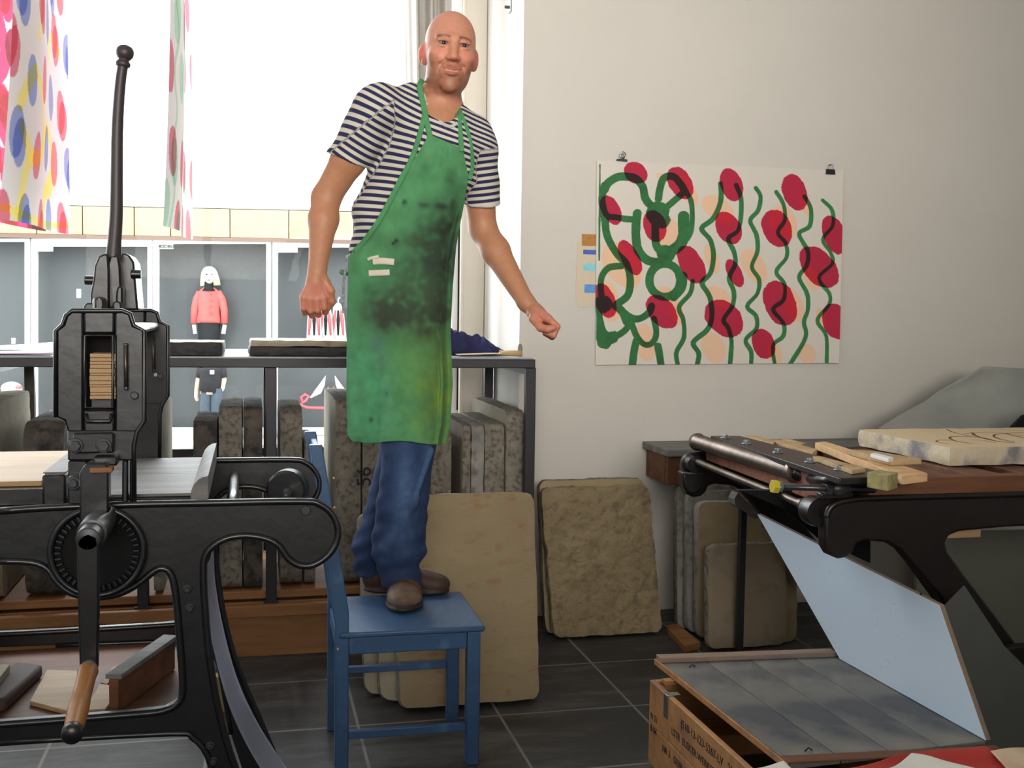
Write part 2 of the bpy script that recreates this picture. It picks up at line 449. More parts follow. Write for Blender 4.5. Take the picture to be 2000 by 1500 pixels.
# window frame with its pane
x0p, x1p = PY(905, 400, YG - 0.05).x, XE - 0.002
wf = MB().box(x0p, x1p, YG - 0.05, YG + 0.05, zs, 3.45)
wf.box(x0p - 0.012, x0p + 0.004, YG - 0.065, YG + 0.0, zs, 3.45)
wf.box(-3.95, x0p, YG - 0.02, YG + 0.05, zs, zs + 0.05).box(-3.95, x0p, YG - 0.02, YG + 0.05, 3.38, 3.45)
win = struct('window_1', wf, M['frame_paint'], bevel=0.004)
sx = PY(884, 400, YG).x
MB().box(sx, x0p - 0.013, YG - 0.01, YG + 0.03, zs + 0.05, 3.38).build('casement_stile', M['white_paint'], win, bevel=0.003)
dx = PY(895, 600, YG).x
MB().box(dx - 0.006, dx + 0.006, YG - 0.022, YG - 0.011, PY(895, 800, YG).z, PY(895, 440, YG).z).build('dark_gap_strip', M['dark_gap'], win)  # thin dark strip drawn for the gap in the casement
def glass_mat():
    m = bpy.data.materials.new('window_glass'); m.use_nodes = True
    nt = m.node_tree; N = nt.nodes; L = nt.links
    t = N.new('ShaderNodeBsdfTransparent'); g = N.new('ShaderNodeBsdfGlossy'); g.inputs['Roughness'].default_value = 0.02
    t.inputs[0].default_value = (0.97, 0.985, 0.98, 1)
    fr = N.new('ShaderNodeFresnel'); fr.inputs[0].default_value = 1.10
    mx = N.new('ShaderNodeMixShader'); L.new(fr.outputs[0], mx.inputs[0]); L.new(t.outputs[0], mx.inputs[1]); L.new(g.outputs[0], mx.inputs[2])
    L.new(mx.outputs[0], N['Material Output'].inputs[0]); return m
M['glass'] = glass_mat()
MB().box(-3.93, sx + 0.004, YG + 0.012, YG + 0.018, zs + 0.045, 3.385).build('glass_pane', M['glass'], win)
# white ledge outside the window
zl = PY(360, 866, 6.1).z
struct('trim_1', MB().box(-4.2, XE + 0.1, 6.0, 6.25, zl - 0.12, zl), M['white_paint'])
# plaster chip and bracket on the niche edge
mb = MB(); c = Vector((XE, YW, PY(1015, 682, YW).z))
chip = MB().sphere((XE + 0.006, YW + 0.001, c.z), 0.022, 12, 8, (0.55, 0.10, 1.35)).build('wall_filler_patch', M['stone_grey'], None, smooth=True)
tag(chip, 'small grey filler patch on the white plaster corner beside the window', 'filler patch')
pb = PX(993, 12, XE - 0.012)
br_ = empty('wall_bracket', pb, 'small metal bracket screwed to the white window reveal near the top', 'bracket')
MB().box(XE - 0.008, XE, pb.y - 0.02, pb.y + 0.02, pb.z - 0.03, pb.z + 0.14).build('plate', M['bright_steel'], br_, bevel=0.002)
MB().cyl((XE - 0.03, pb.y, pb.z - 0.005), (XE - 0.004, pb.y, pb.z - 0.005), 0.007).build('screw', M['bolt'], br_)
for i, (px, py, w, h) in enumerate([(1046, 348, 12, 4), (1560, 300, 4, 3), (1108, 462, 3, 3)]):
    pass

# grey curtain at the right side of the window
M['curtain'] = mat('grey_curtain_cloth', srgb(176, 172, 165), srgb(188, 184, 177), 0.9, scale=4, bump=0.1, bscale=200)
xa, xb = PY(795, 100, 5.6).x, PY(888, 100, 5.6).x
zb = 0.82
U = np.linspace(0, 1, 70); V = np.linspace(0, 1, 30)
P = np.zeros((70, 30, 3))
for i, u in enumerate(U):
    for j, v in enumerate(V):
        x = xa + (xb - xa) * (u * (0.86 + 0.14 * v)) - 0.008 * sin(9 * v)
        P[i, j] = (x, 5.6 + 0.035 * sin(u * 19 + 1.1) + 0.012 * sin(u * 41 + v * 3), zb + (3.5 - zb) * v)
cur = grid_mesh('curtain', P, M['curtain'], solid=0.003)
tag(cur, 'grey curtain gathered in folds at the right side of the big window', 'curtain')

# ================================================================== across the street
AF = radians(4.0)
FX = RT * cos(AF) + FW * sin(AF); FN = FW * cos(AF) - RT * sin(AF)
def FP(px, py, d=0.0):
    """point on the shop front (d metres in front of it)"""
    r = ray(px, py); p0 = O + FW * 14.0
    return O + r * ((p0 - FN * d - O).dot(FN) / r.dot(FN))
def fq(x0, y0, x1, y1, d, thick):
    """box whose front outline is a rectangle on the shop front"""
    a = FP(x0, y1, d); b = FP(x1, y1, d); c = FP(x1, y0, d); e = FP(x0, y0, d)
    return MB().prism([a, b, c, e], FN * thick)
GZ = -0.75
struct('pavement', MB().box(-14, 16, 6.3, 16.5, GZ - 0.2, GZ), mat('pavement_concrete', srgb(170, 168, 162), srgb(185, 182, 176), 0.9, scale=1))
shop = empty('shop_building', FP(400, 940), 'pale shop building across the street with dark display windows and sandstone band', 'building')
M['facade'] = mat('facade_render', srgb(238, 232, 220), srgb(245, 240, 230), 0.9, scale=1)
M['sandstone'] = mat('sandstone', srgb(172, 150, 122), srgb(182, 160, 134), 0.9, scale=2.2)
M['display'] = mat('display_back_panel', srgb(90, 90, 93), srgb(98, 98, 101), 0.55, scale=0.6)
M['white_frame'] = mat('white_display_frame', srgb(240, 240, 240), None, 0.6)
base = FP(400, 600, -0.5)
hx = 12.0
a = base - FX * hx; b = base + FX * hx
def slab_w(z0, z1, d0, th, x0=-hx, x1=hx):
    o = O + FW * 14.0; o = Vector((o.x, o.y, 0)) - FN * d0
    p, q = o + FX * x0, o + FX * x1
    return MB().prism([Vector((p.x, p.y, z0)), Vector((q.x, q.y, z0)), Vector((q.x, q.y, z1)), Vector((p.x, p.y, z1))], FN * th)
zt = FP(270, 466).z; zb2 = FP(270, 405).z; zc = FP(270, 384).z; zbot = FP(400, 850).z
slab_w(zb2 + 0.01, 4.9, 0.0, 0.4).build('wall', M['facade'], shop)
slab_w(GZ, zbot, 0.0, 0.4).build('plinth', M['facade'], shop)
slab_w(zt - 0.02, zt + 0.03, 0.05, 0.2).build('drip_rail', mat('brown_rail', srgb(120, 96, 84), None, 0.7), shop)
joints = [(-300, 70), (72, 160), (162, 261), (263, 332), (334, 448), (450, 563), (565, 690), (692, 790), (792, 900), (902, 1100)]
for (x0, x1) in joints:
    a = FP(x0, 435); b = FP(x1, 435)
    MB().prism([Vector((a.x, a.y, zt + 0.035)), Vector((b.x, b.y, zt + 0.035)), Vector((b.x, b.y, zb2)), Vector((a.x, a.y, zb2))], FN * 0.2).build('sandstone_block', M['sandstone'], shop, bevel=0.004)
slab_w(zt + 0.03, zb2, -0.03, 0.3).build('mortar_backing', M['stone_dark'], shop)
wins = [(-190, 48, 472), (70, 288, 481), (308, 520, 476), (541, 755, 483), (776, 980, 486)]
for i, (x0, x1, y0) in enumerate(wins):
    f = MB()
    a0, a1 = x0 - 9, x1 + 9
    for (q0, r0, q1, r1) in [(a0, 466, a1, y0), (a0, y0, x0, 850), (x1, y0, a1, 850), (a0, 836, a1, 850)]:
        a = FP(q0, r1, 0.04); b = FP(q1, r1, 0.04); c = FP(q1, r0, 0.04); e = FP(q0, r0, 0.04)
        f.prism([a, b, c, e], FN * 0.1)
    w = f.build('display_window', M['white_frame'], shop)
    fq(x0 - 2, y0 - 2, x1 + 2, 842, -0.35, 0.05).build('back_panel', M['display'], w)
    fq(x0 - 1, y0 - 1, x1 + 1, 840, -0.01, 0.01).build('pane', M['glass'], w)
    if i in (1, 2, 3):
        t = fq(x0, y0, x0 + (33, 30, 40)[i - 1], y0 + 10, 0.035, 0.02).build('name_plate', M['white_frame'], w)
        if i == 2:
            o_ = FP(x0 + 2, y0 + 8.0, 0.039)
            text_mesh('lettering', 'MOSCHINO', 0.056, o_, FX, UP, M['dark_gap'], None, 0.001, 0.0022, 0.60).name = 'lettering'
            tx = bpy.data.objects['lettering']; tx.parent = w; tx.location = tx.location - wloc(w)
# wall thickness around the display recess
slab_w(zbot, zt, -0.45, 0.05).build('recess_wall', M['display'], shop)

# --- figures and goods in the shop windows
M['skin_pale'] = mat('pale_skin', srgb(226, 186, 164), None, 0.6)
M['coral'] = mat('coral_jacket_cloth', srgb(222, 104, 102), srgb(232, 120, 116), 0.8, scale=14)
M['blond'] = mat('blond_wig', srgb(236, 226, 190), srgb(246, 238, 210), 0.5, scale=30, stretch=(1, 1, 0.2))
M['black_cloth'] = mat('black_cloth', srgb(30, 30, 34), srgb(42, 42, 46), 0.8, scale=12)
M['denim_far'] = mat('grey_blue_denim', srgb(60, 72, 84), srgb(76, 88, 98), 0.8, scale=12)
M['white_goods'] = mat('white_goods', srgb(240, 238, 236), None, 0.5)
M['pink_goods'] = mat('pink_goods', srgb(226, 110, 118), None, 0.5)
mq = empty('mannequin', FP(408, 846, 0.0), 'blond mannequin in a coral red buttoned jacket in the shop window', 'mannequin')
d = -0.17
def fl(pts, d=d): return [FP(x, y, d) for x, y in pts]
px = 1 / 153.0
MB().tube(fl([(408, 560), (408, 566), (408, 574), (409, 590), (408, 608), (408, 622), (408, 631)]), [8*px, 16*px, 22*px, 22*px, 20*px, 22*px, 23*px], 20, flat=0.5).build('jacket', M['coral'], mq, smooth=True)
jk = mq.children[-1]
for s, q in ((-1, [(391, 570), (384, 585), (380, 605), (379, 632)]), (1, [(425, 570), (434, 585), (438, 605), (439, 632)])):
    MB().tube(fl(q), [7*px, 7.5*px, 7*px, 6.5*px], 12).build('sleeve', M['coral'], mq, smooth=True)
    e = q[-1]; MB().tube(fl([(e[0], 634), (e[0] - s * 1.5, 644), (e[0] - s * 3, 652)]), [4*px, 4*px, 4.5*px], 10).build('hand', M['white_goods'], mq, smooth=True)
for y in (574, 586, 598, 612): MB().sphere(FP(412, y, d + 0.09), 0.016, 8, 6).build('button', M['coral'], jk, smooth=True)
MB().tube(fl([(408, 550), (408, 562), (408, 568)]), [8*px, 9*px, 14*px], 14).build('collar', M['black_cloth'], mq, smooth=True)
MB().sphere(FP(409, 539, d + 0.04), 12 * px, 16, 12, (0.85, 0.9, 1.25)).build('head', M['white_goods'], mq, smooth=True)
MB().tube(fl([(409, 520), (409, 524), (409, 532), (410, 545), (411, 558)], d - 0.07), [4*px, 11*px, 15*px, 18*px, 19.5*px], 20, flat=0.45).build('wig', M['blond'], mq, smooth=True)
MB().tube(fl([(408, 630), (408, 660), (406, 720), (405, 790), (404, 838)]), [21*px, 20*px, 15*px, 11*px, 10*px], 18, flat=0.6).build('trousers', M['black_cloth'], mq, smooth=True)

for x in (403.5, 414): MB().sphere(FP(x, 536, d + 0.115), 0.010, 8, 6, (1.3, .5, .7)).build('eye', M['black_cloth'], mq, smooth=True)
MB().sphere(FP(408.5, 547, d + 0.115), 0.012, 8, 6, (1.5, .5, .6)).build('mouth', M['coral'], mq, smooth=True)
pp = empty('person', FP(410, 932, 1.2), 'person in a black t-shirt and grey jeans standing outside the shop, hand in pocket', 'person')
d2 = 1.2
q = 1 / 160.0
bodym = MB()
bodym.tube(fl([(412, 706), (412, 716), (413, 722), (413, 740), (411, 757), (410, 770)], d2), [7*q, 9*q, 22*q, 20*q, 17*q, 17*q], 20, flat=0.6)
bodym.sphere(FP(412, 688, d2), 12 * q, 14, 10, (0.85, 0.95, 1.2))
bodym.tube(fl([(392, 724), (388, 742), (384, 760), (383, 775), (386, 783)], d2), [6*q, 5*q, 4*q, 3.5*q, 3*q], 10)
bodym.tube(fl([(434, 724), (437, 742), (434, 758), (428, 768)], d2), [6*q, 5*q, 4.5*q, 4*q], 10)
bodym.build('body', M['skin_pale'], pp, smooth=True)
MB().tube(fl([(412, 714), (413, 720), (413, 728), (413, 742), (411, 765)], d2 + 0.005), [10*q, 23*q, 22*q, 21*q, 20*q], 20, flat=0.68).build('t_shirt', M['black_cloth'], pp, smooth=True)
for qq in ([(393, 720), (389, 738)], [(433, 720), (437, 738)]): MB().tube(fl(qq, d2), [8*q, 7*q], 12).build('short_sleeve', M['black_cloth'], pp, smooth=True)
MB().box(0, 0.001, 0, 0.001, 0, 0.001)
fq(410, 723, 418, 731, d2 + 0.16, 0.01).build('shirt_print', M['white_goods'], pp)
for x in (401, 421): MB().tube(fl([(x + 3, 758), (x + 1, 790), (x, 840), (x, 925)], d2), [11*q, 10*q, 8*q, 8*q], 14).build('trouser_leg', M['denim_far'], pp, smooth=True)
for x in (400, 422): MB().sphere(FP(x, 928, d2 + 0.05), 9 * q, 12, 8, (0.8, 1.6, 0.7)).build('shoe', M['black_cloth'], pp, smooth=True)
MB().sphere(FP(412, 683, d2 - 0.02), 13 * q, 14, 10, (0.9, 1, 1)).build('hair', M['black_cloth'], pp, smooth=True)

def far_thing(name, label, cat, mb, m, group=None, smooth=True):
    return tag(mb.build(name, m, None, smooth=smooth), label, cat, group)
dg_ = 0.0
for i, (x0, x1, yt, lab) in enumerate([(601, 626, 592, 'leftmost'), (622, 650, 590, 'middle'), (645, 676, 593, 'rightmost')]):
    g = empty('hanging_garment', FP((x0 + x1) / 2, 665, -0.17), lab + ' white and red patterned garment on a hanger in the shop window beside the hand', 'garment')
    cx = (x0 + x1) / 2
    gd = -0.10 - 0.09 * i
    MB().tube(fl([(cx, 592), (cx, 600), (cx, 625), (cx + 1, 664)], gd), [3*px, 10*px, 13*px, 16*px], 16, flat=0.22).build('cloth', M['white_goods'], g, smooth=True)
    MB().tube(fl([(cx, 592), (cx, 584), (cx + 2, 580), (cx + 3, 584)], gd), 0.008, 6).build('hanger_hook', M['white_goods'], g)
    for k in range(3):
        MB().tube(fl([(cx - 5 + k * 5, 606), (cx - 8 + k * 8, 625), (cx - 10 + k * 10, 655)], gd + 0.025), [0.010, 0.022, 0.010], 8).build('printed_stripe', M['pink_goods'] if k % 2 == 0 else M['black_cloth'], g, smooth=True)
for x, s, lab in ((636, -1, 'left'), (654, 1, 'right')):
    far_thing('horn_ornament', lab + ' one of two white curved horn shapes in the shop window', 'ornament',
              MB().tube(fl([(x, 734), (x - (0 if s < 0 else 0) + s * 6, 750), (x + s * 14, 764), (x + s * 26, 776)] if s > 0 else [(636, 734), (630, 750), (622, 764), (606, 777)]), [0.5*px, 5*px, 7*px, 1.5*px], 12), M['white_goods'], 'white horn shapes')
for x, lab in ((641, 'left'), (652, 'right')):
    far_thing('pink_peak', lab + ' pink pointed ornament between the white horn shapes', 'ornament', MB().tube(fl([(x, 755), (x, 776)]), [1*px, 4*px], 8), M['pink_goods'], 'pink pointed ornaments')
far_thing('pink_sandal', 'pink flat sandal with rosette below the white horn shapes', 'shoe',
          MB().tube(fl([(592, 786), (588, 776), (596, 770), (603, 774), (598, 782), (586, 790), (600, 796), (640, 797), (672, 796)]), [3*px] * 9, 10), M['pink_goods'])
far_thing('white_bag', 'white rounded bag with a red flap seen low in the leftmost shop window', 'bag', MB().sphere(FP(23, 759, -0.1), 20 * px, 16, 10, (1, 0.6, 0.68)), M['white_goods'])
far_thing('red_flap_bag', 'small red pouch hung on the white rounded bag in the shop window', 'pouch', MB().sphere(FP(36, 756, 0.0), 6 * px, 10, 8, (1, 0.5, 0.6)), M['pink_goods'])
far_thing('paper_card', 'small white card standing in the second shop window from the left', 'card', fq(149, 564, 158, 582, -0.1, 0.02), M['white_goods'])
far_thing('paper_card', 'small pale card low in the leftmost shop window', 'card', fq(22, 660, 30, 672, -0.1, 0.02), M['white_goods'])

# ================================================================== steel rack with lithographic stones
YR0, YR1 = 4.6, 5.5
def RX(px_, Y=YR0): return PY(px_, 900, Y).x
ztop = PY(520, 700, YR0).z
zbar = PY(520, 718, YR0).z
XR = RX(1043); XL = -2.6
rack = empty('stone_rack', (0.2, 5.0, 0.0), 'long black steel rack in the window niche holding upright printing stones', 'rack')
fr = MB().box(XL, XR, YR0, YR0 + 0.04, zbar, ztop).box(XL, XR, YR1 - 0.04, YR1, zbar, ztop)
fr.box(XR - 0.04, XR, YR0 + 0.04, YR1 - 0.04, zbar, ztop).box(XL, XL + 0.04, YR0 + 0.04, YR1 - 0.04, zbar, ztop)
fr.build('top_frame', M['rack_steel'], rack, bevel=0.003)
zb0 = PY(450, 1154, YR0 + 0.05).z
MB().box(XL + 0.01, XR - 0.01, YR0 + 0.01, YR1 - 0.01, ztop, ztop + 0.006).build('top_sheet', mat('grey_top_sheet', srgb(150, 152, 158), srgb(165, 168, 172), 0.3, scale=3), rack)
for px_ in (-26, 277, 530, 785, 1035):
    x = RX(px_)
    for Y in (YR0, YR1 - 0.04):
        w = 0.022
        MB().box(x - w, x + w, Y, Y + 0.04, 0.0, zbar).build('leg', M['rack_steel'], rack, bevel=0.003)
        if Y == YR0: MB().box(x - w - 0.01, x + w + 0.008, Y - 0.012, Y, zb0 - 0.05, zb0 - 0.035).build('foot_plate', M['rack_steel'], rack)
    MB().box(x - 0.015, x + 0.015, YR0 + 0.04, YR1 - 0.04, zbar - 0.03, zbar - 0.005).build('cross_brace', M['rack_steel'], rack)
zr = PY(360, 884, YR1).z
MB().box(XL, XR, YR1 - 0.03, YR1, zr - 0.018, zr + 0.02).build('rear_rail', M['rack_steel'], rack)
# timber base
bs = empty('timber_platform', (-0.4, 4.9, 0), 'orange pine timber base carrying the row of upright stones', 'platform')
za = zb0 - 0.004; zb_ = PY(450, 1179, YR0 - 0.01).z; zc_ = PY(450, 1184, YR0 - 0.03).z; zd_ = PY(450, 1207, YR0 - 0.03).z
MB().box(XL, RX(1010), YR0 + 0.045, YR1 - 0.06, zb_, za).build('upper_plank', M['wood_orange'], bs, bevel=0.004)
MB().box(XL, RX(1010), YR0 - 0.045, YR0 - 0.013, zd_, zc_).build('front_rail', M['wood_orange'], bs, bevel=0.004)
MB().box(XL, RX(1010), YR0 + 0.045, YR1 - 0.06, zd_, zb_ - 0.012).build('lower_plank', M['wood_orange'], bs, bevel=0.004)
MB().box(XL, RX(1010), YR0 - 0.03, YR0 - 0.004, 0.0, zd_ - 0.001).build('front_panel', M['wood_orange'], bs, bevel=0.003)

ZS = zb0
stones = [ # px left, px right, top y, depth, front Y, material, label
 (-64, 2, 784, .62, 4.66, 'stone_tan', 'stone_light', 'pale upright stone at the far left end of the rack, cut by the picture edge'),
 (45, 126, 826, .72, 4.66, 'stone_dark', 'stone_grey', 'thick upright stone with black-stained rough front, left of the old press head'),
 (298, 318, 797, .60, 4.66, 'stone_grey', 'stone_light', 'narrow grey upright stone just right of the press head'),
 (377, 424, 823, .48, 4.66, 'stone_dark', 'stone_grey', 'shorter dark upright stone right of the scraper bar'),
 (427, 473, 796, .62, 4.66, 'stone_rough', 'stone_grey', 'mottled beige upright stone left of the dark one beside the rack post'),
 (475, 513, 796, .62, 4.66, 'stone_dark', 'stone_grey', 'dark brown upright stone touching the left of the rack middle post'),
 (547, 591, 797, .55, 4.66, 'stone_rough', 'stone_grey', 'upright stone with a rounded shoulder just right of the rack middle post'),
 (594, 617, 862, .50, 4.70, 'stone_rough', 'stone_light', 'low upright stone behind the top of the blue chair back'),
 (655, 705, 781, .80, 4.66, 'stone_rough', 'stone_light', 'tall thick upright stone with pale left face, right of the blue chair back'),
 (708, 741, 822, .66, 4.66, 'stone_rough', 'stone_light', 'upright stone with the black number 56 on its edge'),
 (744, 784, 812, .66, 4.68, 'stone_grey', 'stone_light', 'upright stone mostly hidden behind the jeans'),
 (787, 822, 822, .66, 4.68, 'stone_rough', 'stone_light', 'upright stone behind the right side of the jeans'),
 (825, 840, 850, .60, 4.68, 'stone_rough', 'stone_light', 'thin upright stone just right of the jeans'),
 (842, 882, 845, .60, 4.66, 'stone_rough', 'stone_light', 'brownish upright stone below the right corner of the apron'),
 (903, 919, 829, .62, 4.66, 'stone_rough', 'stone_light', 'thin upright stone with white left face, right of the apron'),
 (920, 945, 829, .62, 4.66, 'stone_grey', 'stone_light', 'grey upright stone second from the right group of the rack'),
 (946, 985, 827, .62, 4.66, 'stone_rough', 'stone_light', 'brown-stained upright stone left of the tall end stone'),
 (987, 1023, 801, .80, 4.66, 'stone_rough', 'stone_light', 'tall upright stone at the right end of the rack beside the end post'),
]
for i, (xa_, xb_, yt, dp, Y, me, mf, lab) in enumerate(stones):
    x0, x1 = PY(xa_, 950, Y).x, PY(xb_, 950, Y).x
    z1 = PY((xa_ + xb_) / 2, yt, Y).z
    dp = min(dp, YR1 - 0.06 - Y)
    st = stone_block('litho_stone', (x0, Y, ZS), (x1 - x0, 0, 0), (0, dp, 0), (0, 0, z1 - ZS), M[me], lab, 'upright litho stones in the steel rack',
                cuts=(3, 16, 22), amp=0.005, corner=0.09 if i in (1, 6) else 0.045, mface=M[mf], seed=i * 3.7)
    if i == 9: st56 = st
p56 = PY(724, 950, 4.652)
M['ink'] = mat('black_ink', srgb(32, 32, 36), None, 0.8)
t56 = text_mesh('painted_number', '56', 0.085, (p56.x, 4.653, p56.z), (0, 0, 1), (-1, 0, 0), M['ink'], st56, 0.002)

# things on top of the rack
def rstone(name, x0, x1, y0, y1, z0, z1, m, mf, lab, grp=None, **k):
    return stone_block(name, (x0, y0, z0), (0, 0, z1 - z0), (x1 - x0, 0, 0), (0, y1 - y0, 0), m, lab, grp, mface=mf, **k)
zt2 = ztop + 0.009
rstone('litho_stone', PY(240, 690, 4.64).x, PY(437, 690, 4.64).x, 4.64, 5.0, zt2, PY(400, 668, 4.64).z, M['black_edge'], M['stone_light'],
       'flat black-edged stone with white top lying on the rack, right of the press head', 'flat stones on the rack', cuts=(3, 16, 10), seed=3, corner=0.02)
rstone('litho_stone', PY(485, 690, 4.64).x, PY(720, 690, 4.64).x, 4.64, 5.05, zt2, PY(600, 678, 4.64).z, M['black_edge'], M['black_edge'],
       'flat black-edged stone lying on the rack left of the apron', 'flat stones on the rack', cuts=(3, 16, 10), seed=5, corner=0.02)
rstone('litho_stone', PY(487, 690, 4.645).x, PY(716, 690, 4.64).x, 4.645, 5.04, PY(600, 678, 4.64).z + 0.001, PY(600, 665, 4.64).z, M['stone_light'], M['stone_light'],
       'thin white stone resting on the black-edged stone beside the apron', 'flat stones on the rack', cuts=(3, 16, 10), seed=9, corner=0.02)
# dark blue cloth, crumpled
cx0, cx1 = PY(850, 680, 4.85).x, PY(985, 680, 4.85).x
hz = PY(905, 640, 4.85).z
n = 60; P = np.zeros((n, n, 3))
for i in range(n):
    for j in range(n):
        u, v = i / (n - 1), j / (n - 1)
        x = cx0 + (cx1 - cx0) * u; y = 4.81 + 0.28 * v
        edge = min(1, 5 * min(u, 1 - u) + 0.0) * min(1, 5 * min(v, 1 - v))
        prof = 1.0 - 0.55 * u
        h = (hz - zt2) * edge ** 0.6 * prof * (0.75 + 0.5 * noise.noise(Vector((u * 4, v * 4, 2))) + 0.35 * abs(noise.noise(Vector((u * 9, v * 7, 7)))))
        P[i, j] = (x + 0.015 * noise.noise(Vector((u * 6, v * 6, 0))), y + 0.02 * noise.noise(Vector((u * 6, v * 6, 9))), zt2 + 0.004 + max(0, h))
cl = grid_mesh('blue_cloth', P, mat('navy_cloth', srgb(24, 28, 66), srgb(38, 44, 92), 0.9, scale=8, bump=0.2, bscale=300), solid=0.004)
tag(cl, 'crumpled navy blue cloth on the right end of the rack beside the apron', 'cloth')
# spatula with wooden handle
sp = empty('ink_spatula', (PY(950, 692, 4.68).x, 4.68, zt2), 'flat spatula with round wooden handle on the right end of the rack', 'spatula')
a = PY(893, 693, 4.74); b = PY(978, 688, 4.70)
MB().prism([Vector((a.x, 4.70, zt2 + 0.004)), Vector((b.x, 4.675, zt2 + 0.012)), Vector((b.x, 4.72, zt2 + 0.012)), Vector((b.x - 0.06, 4.76, zt2 + 0.010)), Vector((a.x, 4.78, zt2 + 0.004))], (0, 0, 0.0025)).build('blade', mat('spatula_blade', srgb(214, 190, 160), None, 0.4, metal=0.2), sp)
h0 = PY(976, 690, 4.69); h1 = PY(1024, 694, 4.64)
hh = MB().lathe(Vector((h0.x, 4.695, zt2 + 0.014)), Vector((h1.x - h0.x, -0.04, 0)), [(0, .006), (0.005, .011), (0.05, .013), ((h1.x - h0.x) * 1.0, .0135), ((h1.x - h0.x) * 1.02, .010)]).build('handle', M['wood_pale'], sp, smooth=True)
MB().cyl(Vector((h0.x - .002, 4.697, zt2 + 0.0145)), Vector((h0.x + 0.012, 4.694, zt2 + 0.0145)), 0.0128).build('ferrule', mat('brass', srgb(200, 160, 80), None, 0.3, metal=0.9), sp)
# white sheets lying on the rack at the far left
x0, x1 = XL + 0.05, PY(104, 680, 4.7).x
def sheet_col(P, f):
    return np.array([[f(i / (P.shape[0] - 1), j / (P.shape[1] - 1)) for j in range(P.shape[1])] for i in range(P.shape[0])], dtype=np.float32)
for k, (yy, amp, lab) in enumerate([(4.63, 0.02, 'white paper sheet with a mauve printed arc lying on the left part of the rack'), (4.85, 0.065, 'white curled paper sheet behind the printed one on the left part of the rack')]):
    n = 40; P = np.zeros((n, 16, 3)); Cc = np.ones((n, 16, 3)) * 0.85
    for i in range(n):
        for j in range(16):
            u, v = i / (n - 1), j / 15
            P[i, j] = (x0 + (x1 - x0) * u, yy + (0.2 if k == 0 else 0.5) * v, zt2 + 0.003 + amp * (0.5 + 0.5 * sin(u * 5 + 1)) * (0.3 + v) + k * 0.006)
            if k == 0 and v < 0.35 and u > 0.3: Cc[i, j] = srgb(150, 96, 130)[:3]
    o = grid_mesh('paper_sheet', P, attr_mat('paper_%d' % k, 0.8), colors=Cc, solid=0.001)
    tag(o, lab, 'paper')
# ================================================================== old direct press on the left
YN, YF = 2.6, 3.33
def N_(px, py, Y=YN): return PY(px, py, Y)
press = empty('etching_press', (PY(300, 1200, 2.9).x, 2.95, 0), 'black cast-iron printing press with tall lever and wooden crank handle in the left foreground', 'press')
BI = M['black_iron']
side = [(-200,1003),(0,998),(100,991),(262,985),(420,982),(590,979),(625,985),(648,1003),(660,1030),(657,1060),(640,1085),(612,1103),(585,1104),(562,1090),(545,1066),
        (520,1052),(480,1046),(440,1052),(410,1072),(398,1100),(400,1180),(410,1290),(430,1400),(460,1500),(520,1640),(575,1836),(480,1836),(440,1660),(420,1540),(405,1475),(375,1440),
        (330,1432),(0,1450),(-200,1462),(-200,1428),(0,1415),(250,1396),(320,1388),(350,1370),(357,1340),(352,1260),(343,1160),(332,1118),(312,1110),(292,1122),
        (270,1140),(230,1160),(185,1166),(140,1158),(110,1135),(92,1110),(60,1098),(0,1096),(-200,1100)]
def side_frame(Y, nm):
    pts = [N_(x, y) for x, y in side]
    pts = [Vector((p.x, Y, max(p.z, 0.0))) for p in pts]
    o = MB().prism(pts, (0, 0.04, 0)).build(nm, BI, press, bevel=0.004)
    # raised bead round the casting
    bead = [Vector((p.x, Y - 0.002, p.z)) for p in pts]
    a = MB().tube(smooth_curve(bead[1:26], 3), 0.0085, 8)
    a.tube(smooth_curve(bead[27:33], 3), 0.0075, 8); a.tube(smooth_curve(bead[34:53], 3), 0.0085, 8)
    a.build('edge_bead', BI, o, smooth=True)
    # a leg at the far left, outside the picture, so that the frame stands
    l = MB().prism([Vector((PY(-330, 1100, YN).x, Y, 0)), Vector((PY(-200, 1100, YN).x, Y, 0)), Vector((PY(-160, 1100, YN).x, Y, PY(0, 1003, YN).z)), Vector((PY(-330, 1100, YN).x, Y, PY(0, 1003, YN).z))], (0, 0.04, 0))
    l.build('leg', BI, press, bevel=0.004)
    return o
near = side_frame(YN, 'side_frame'); far = side_frame(YF, 'side_frame')

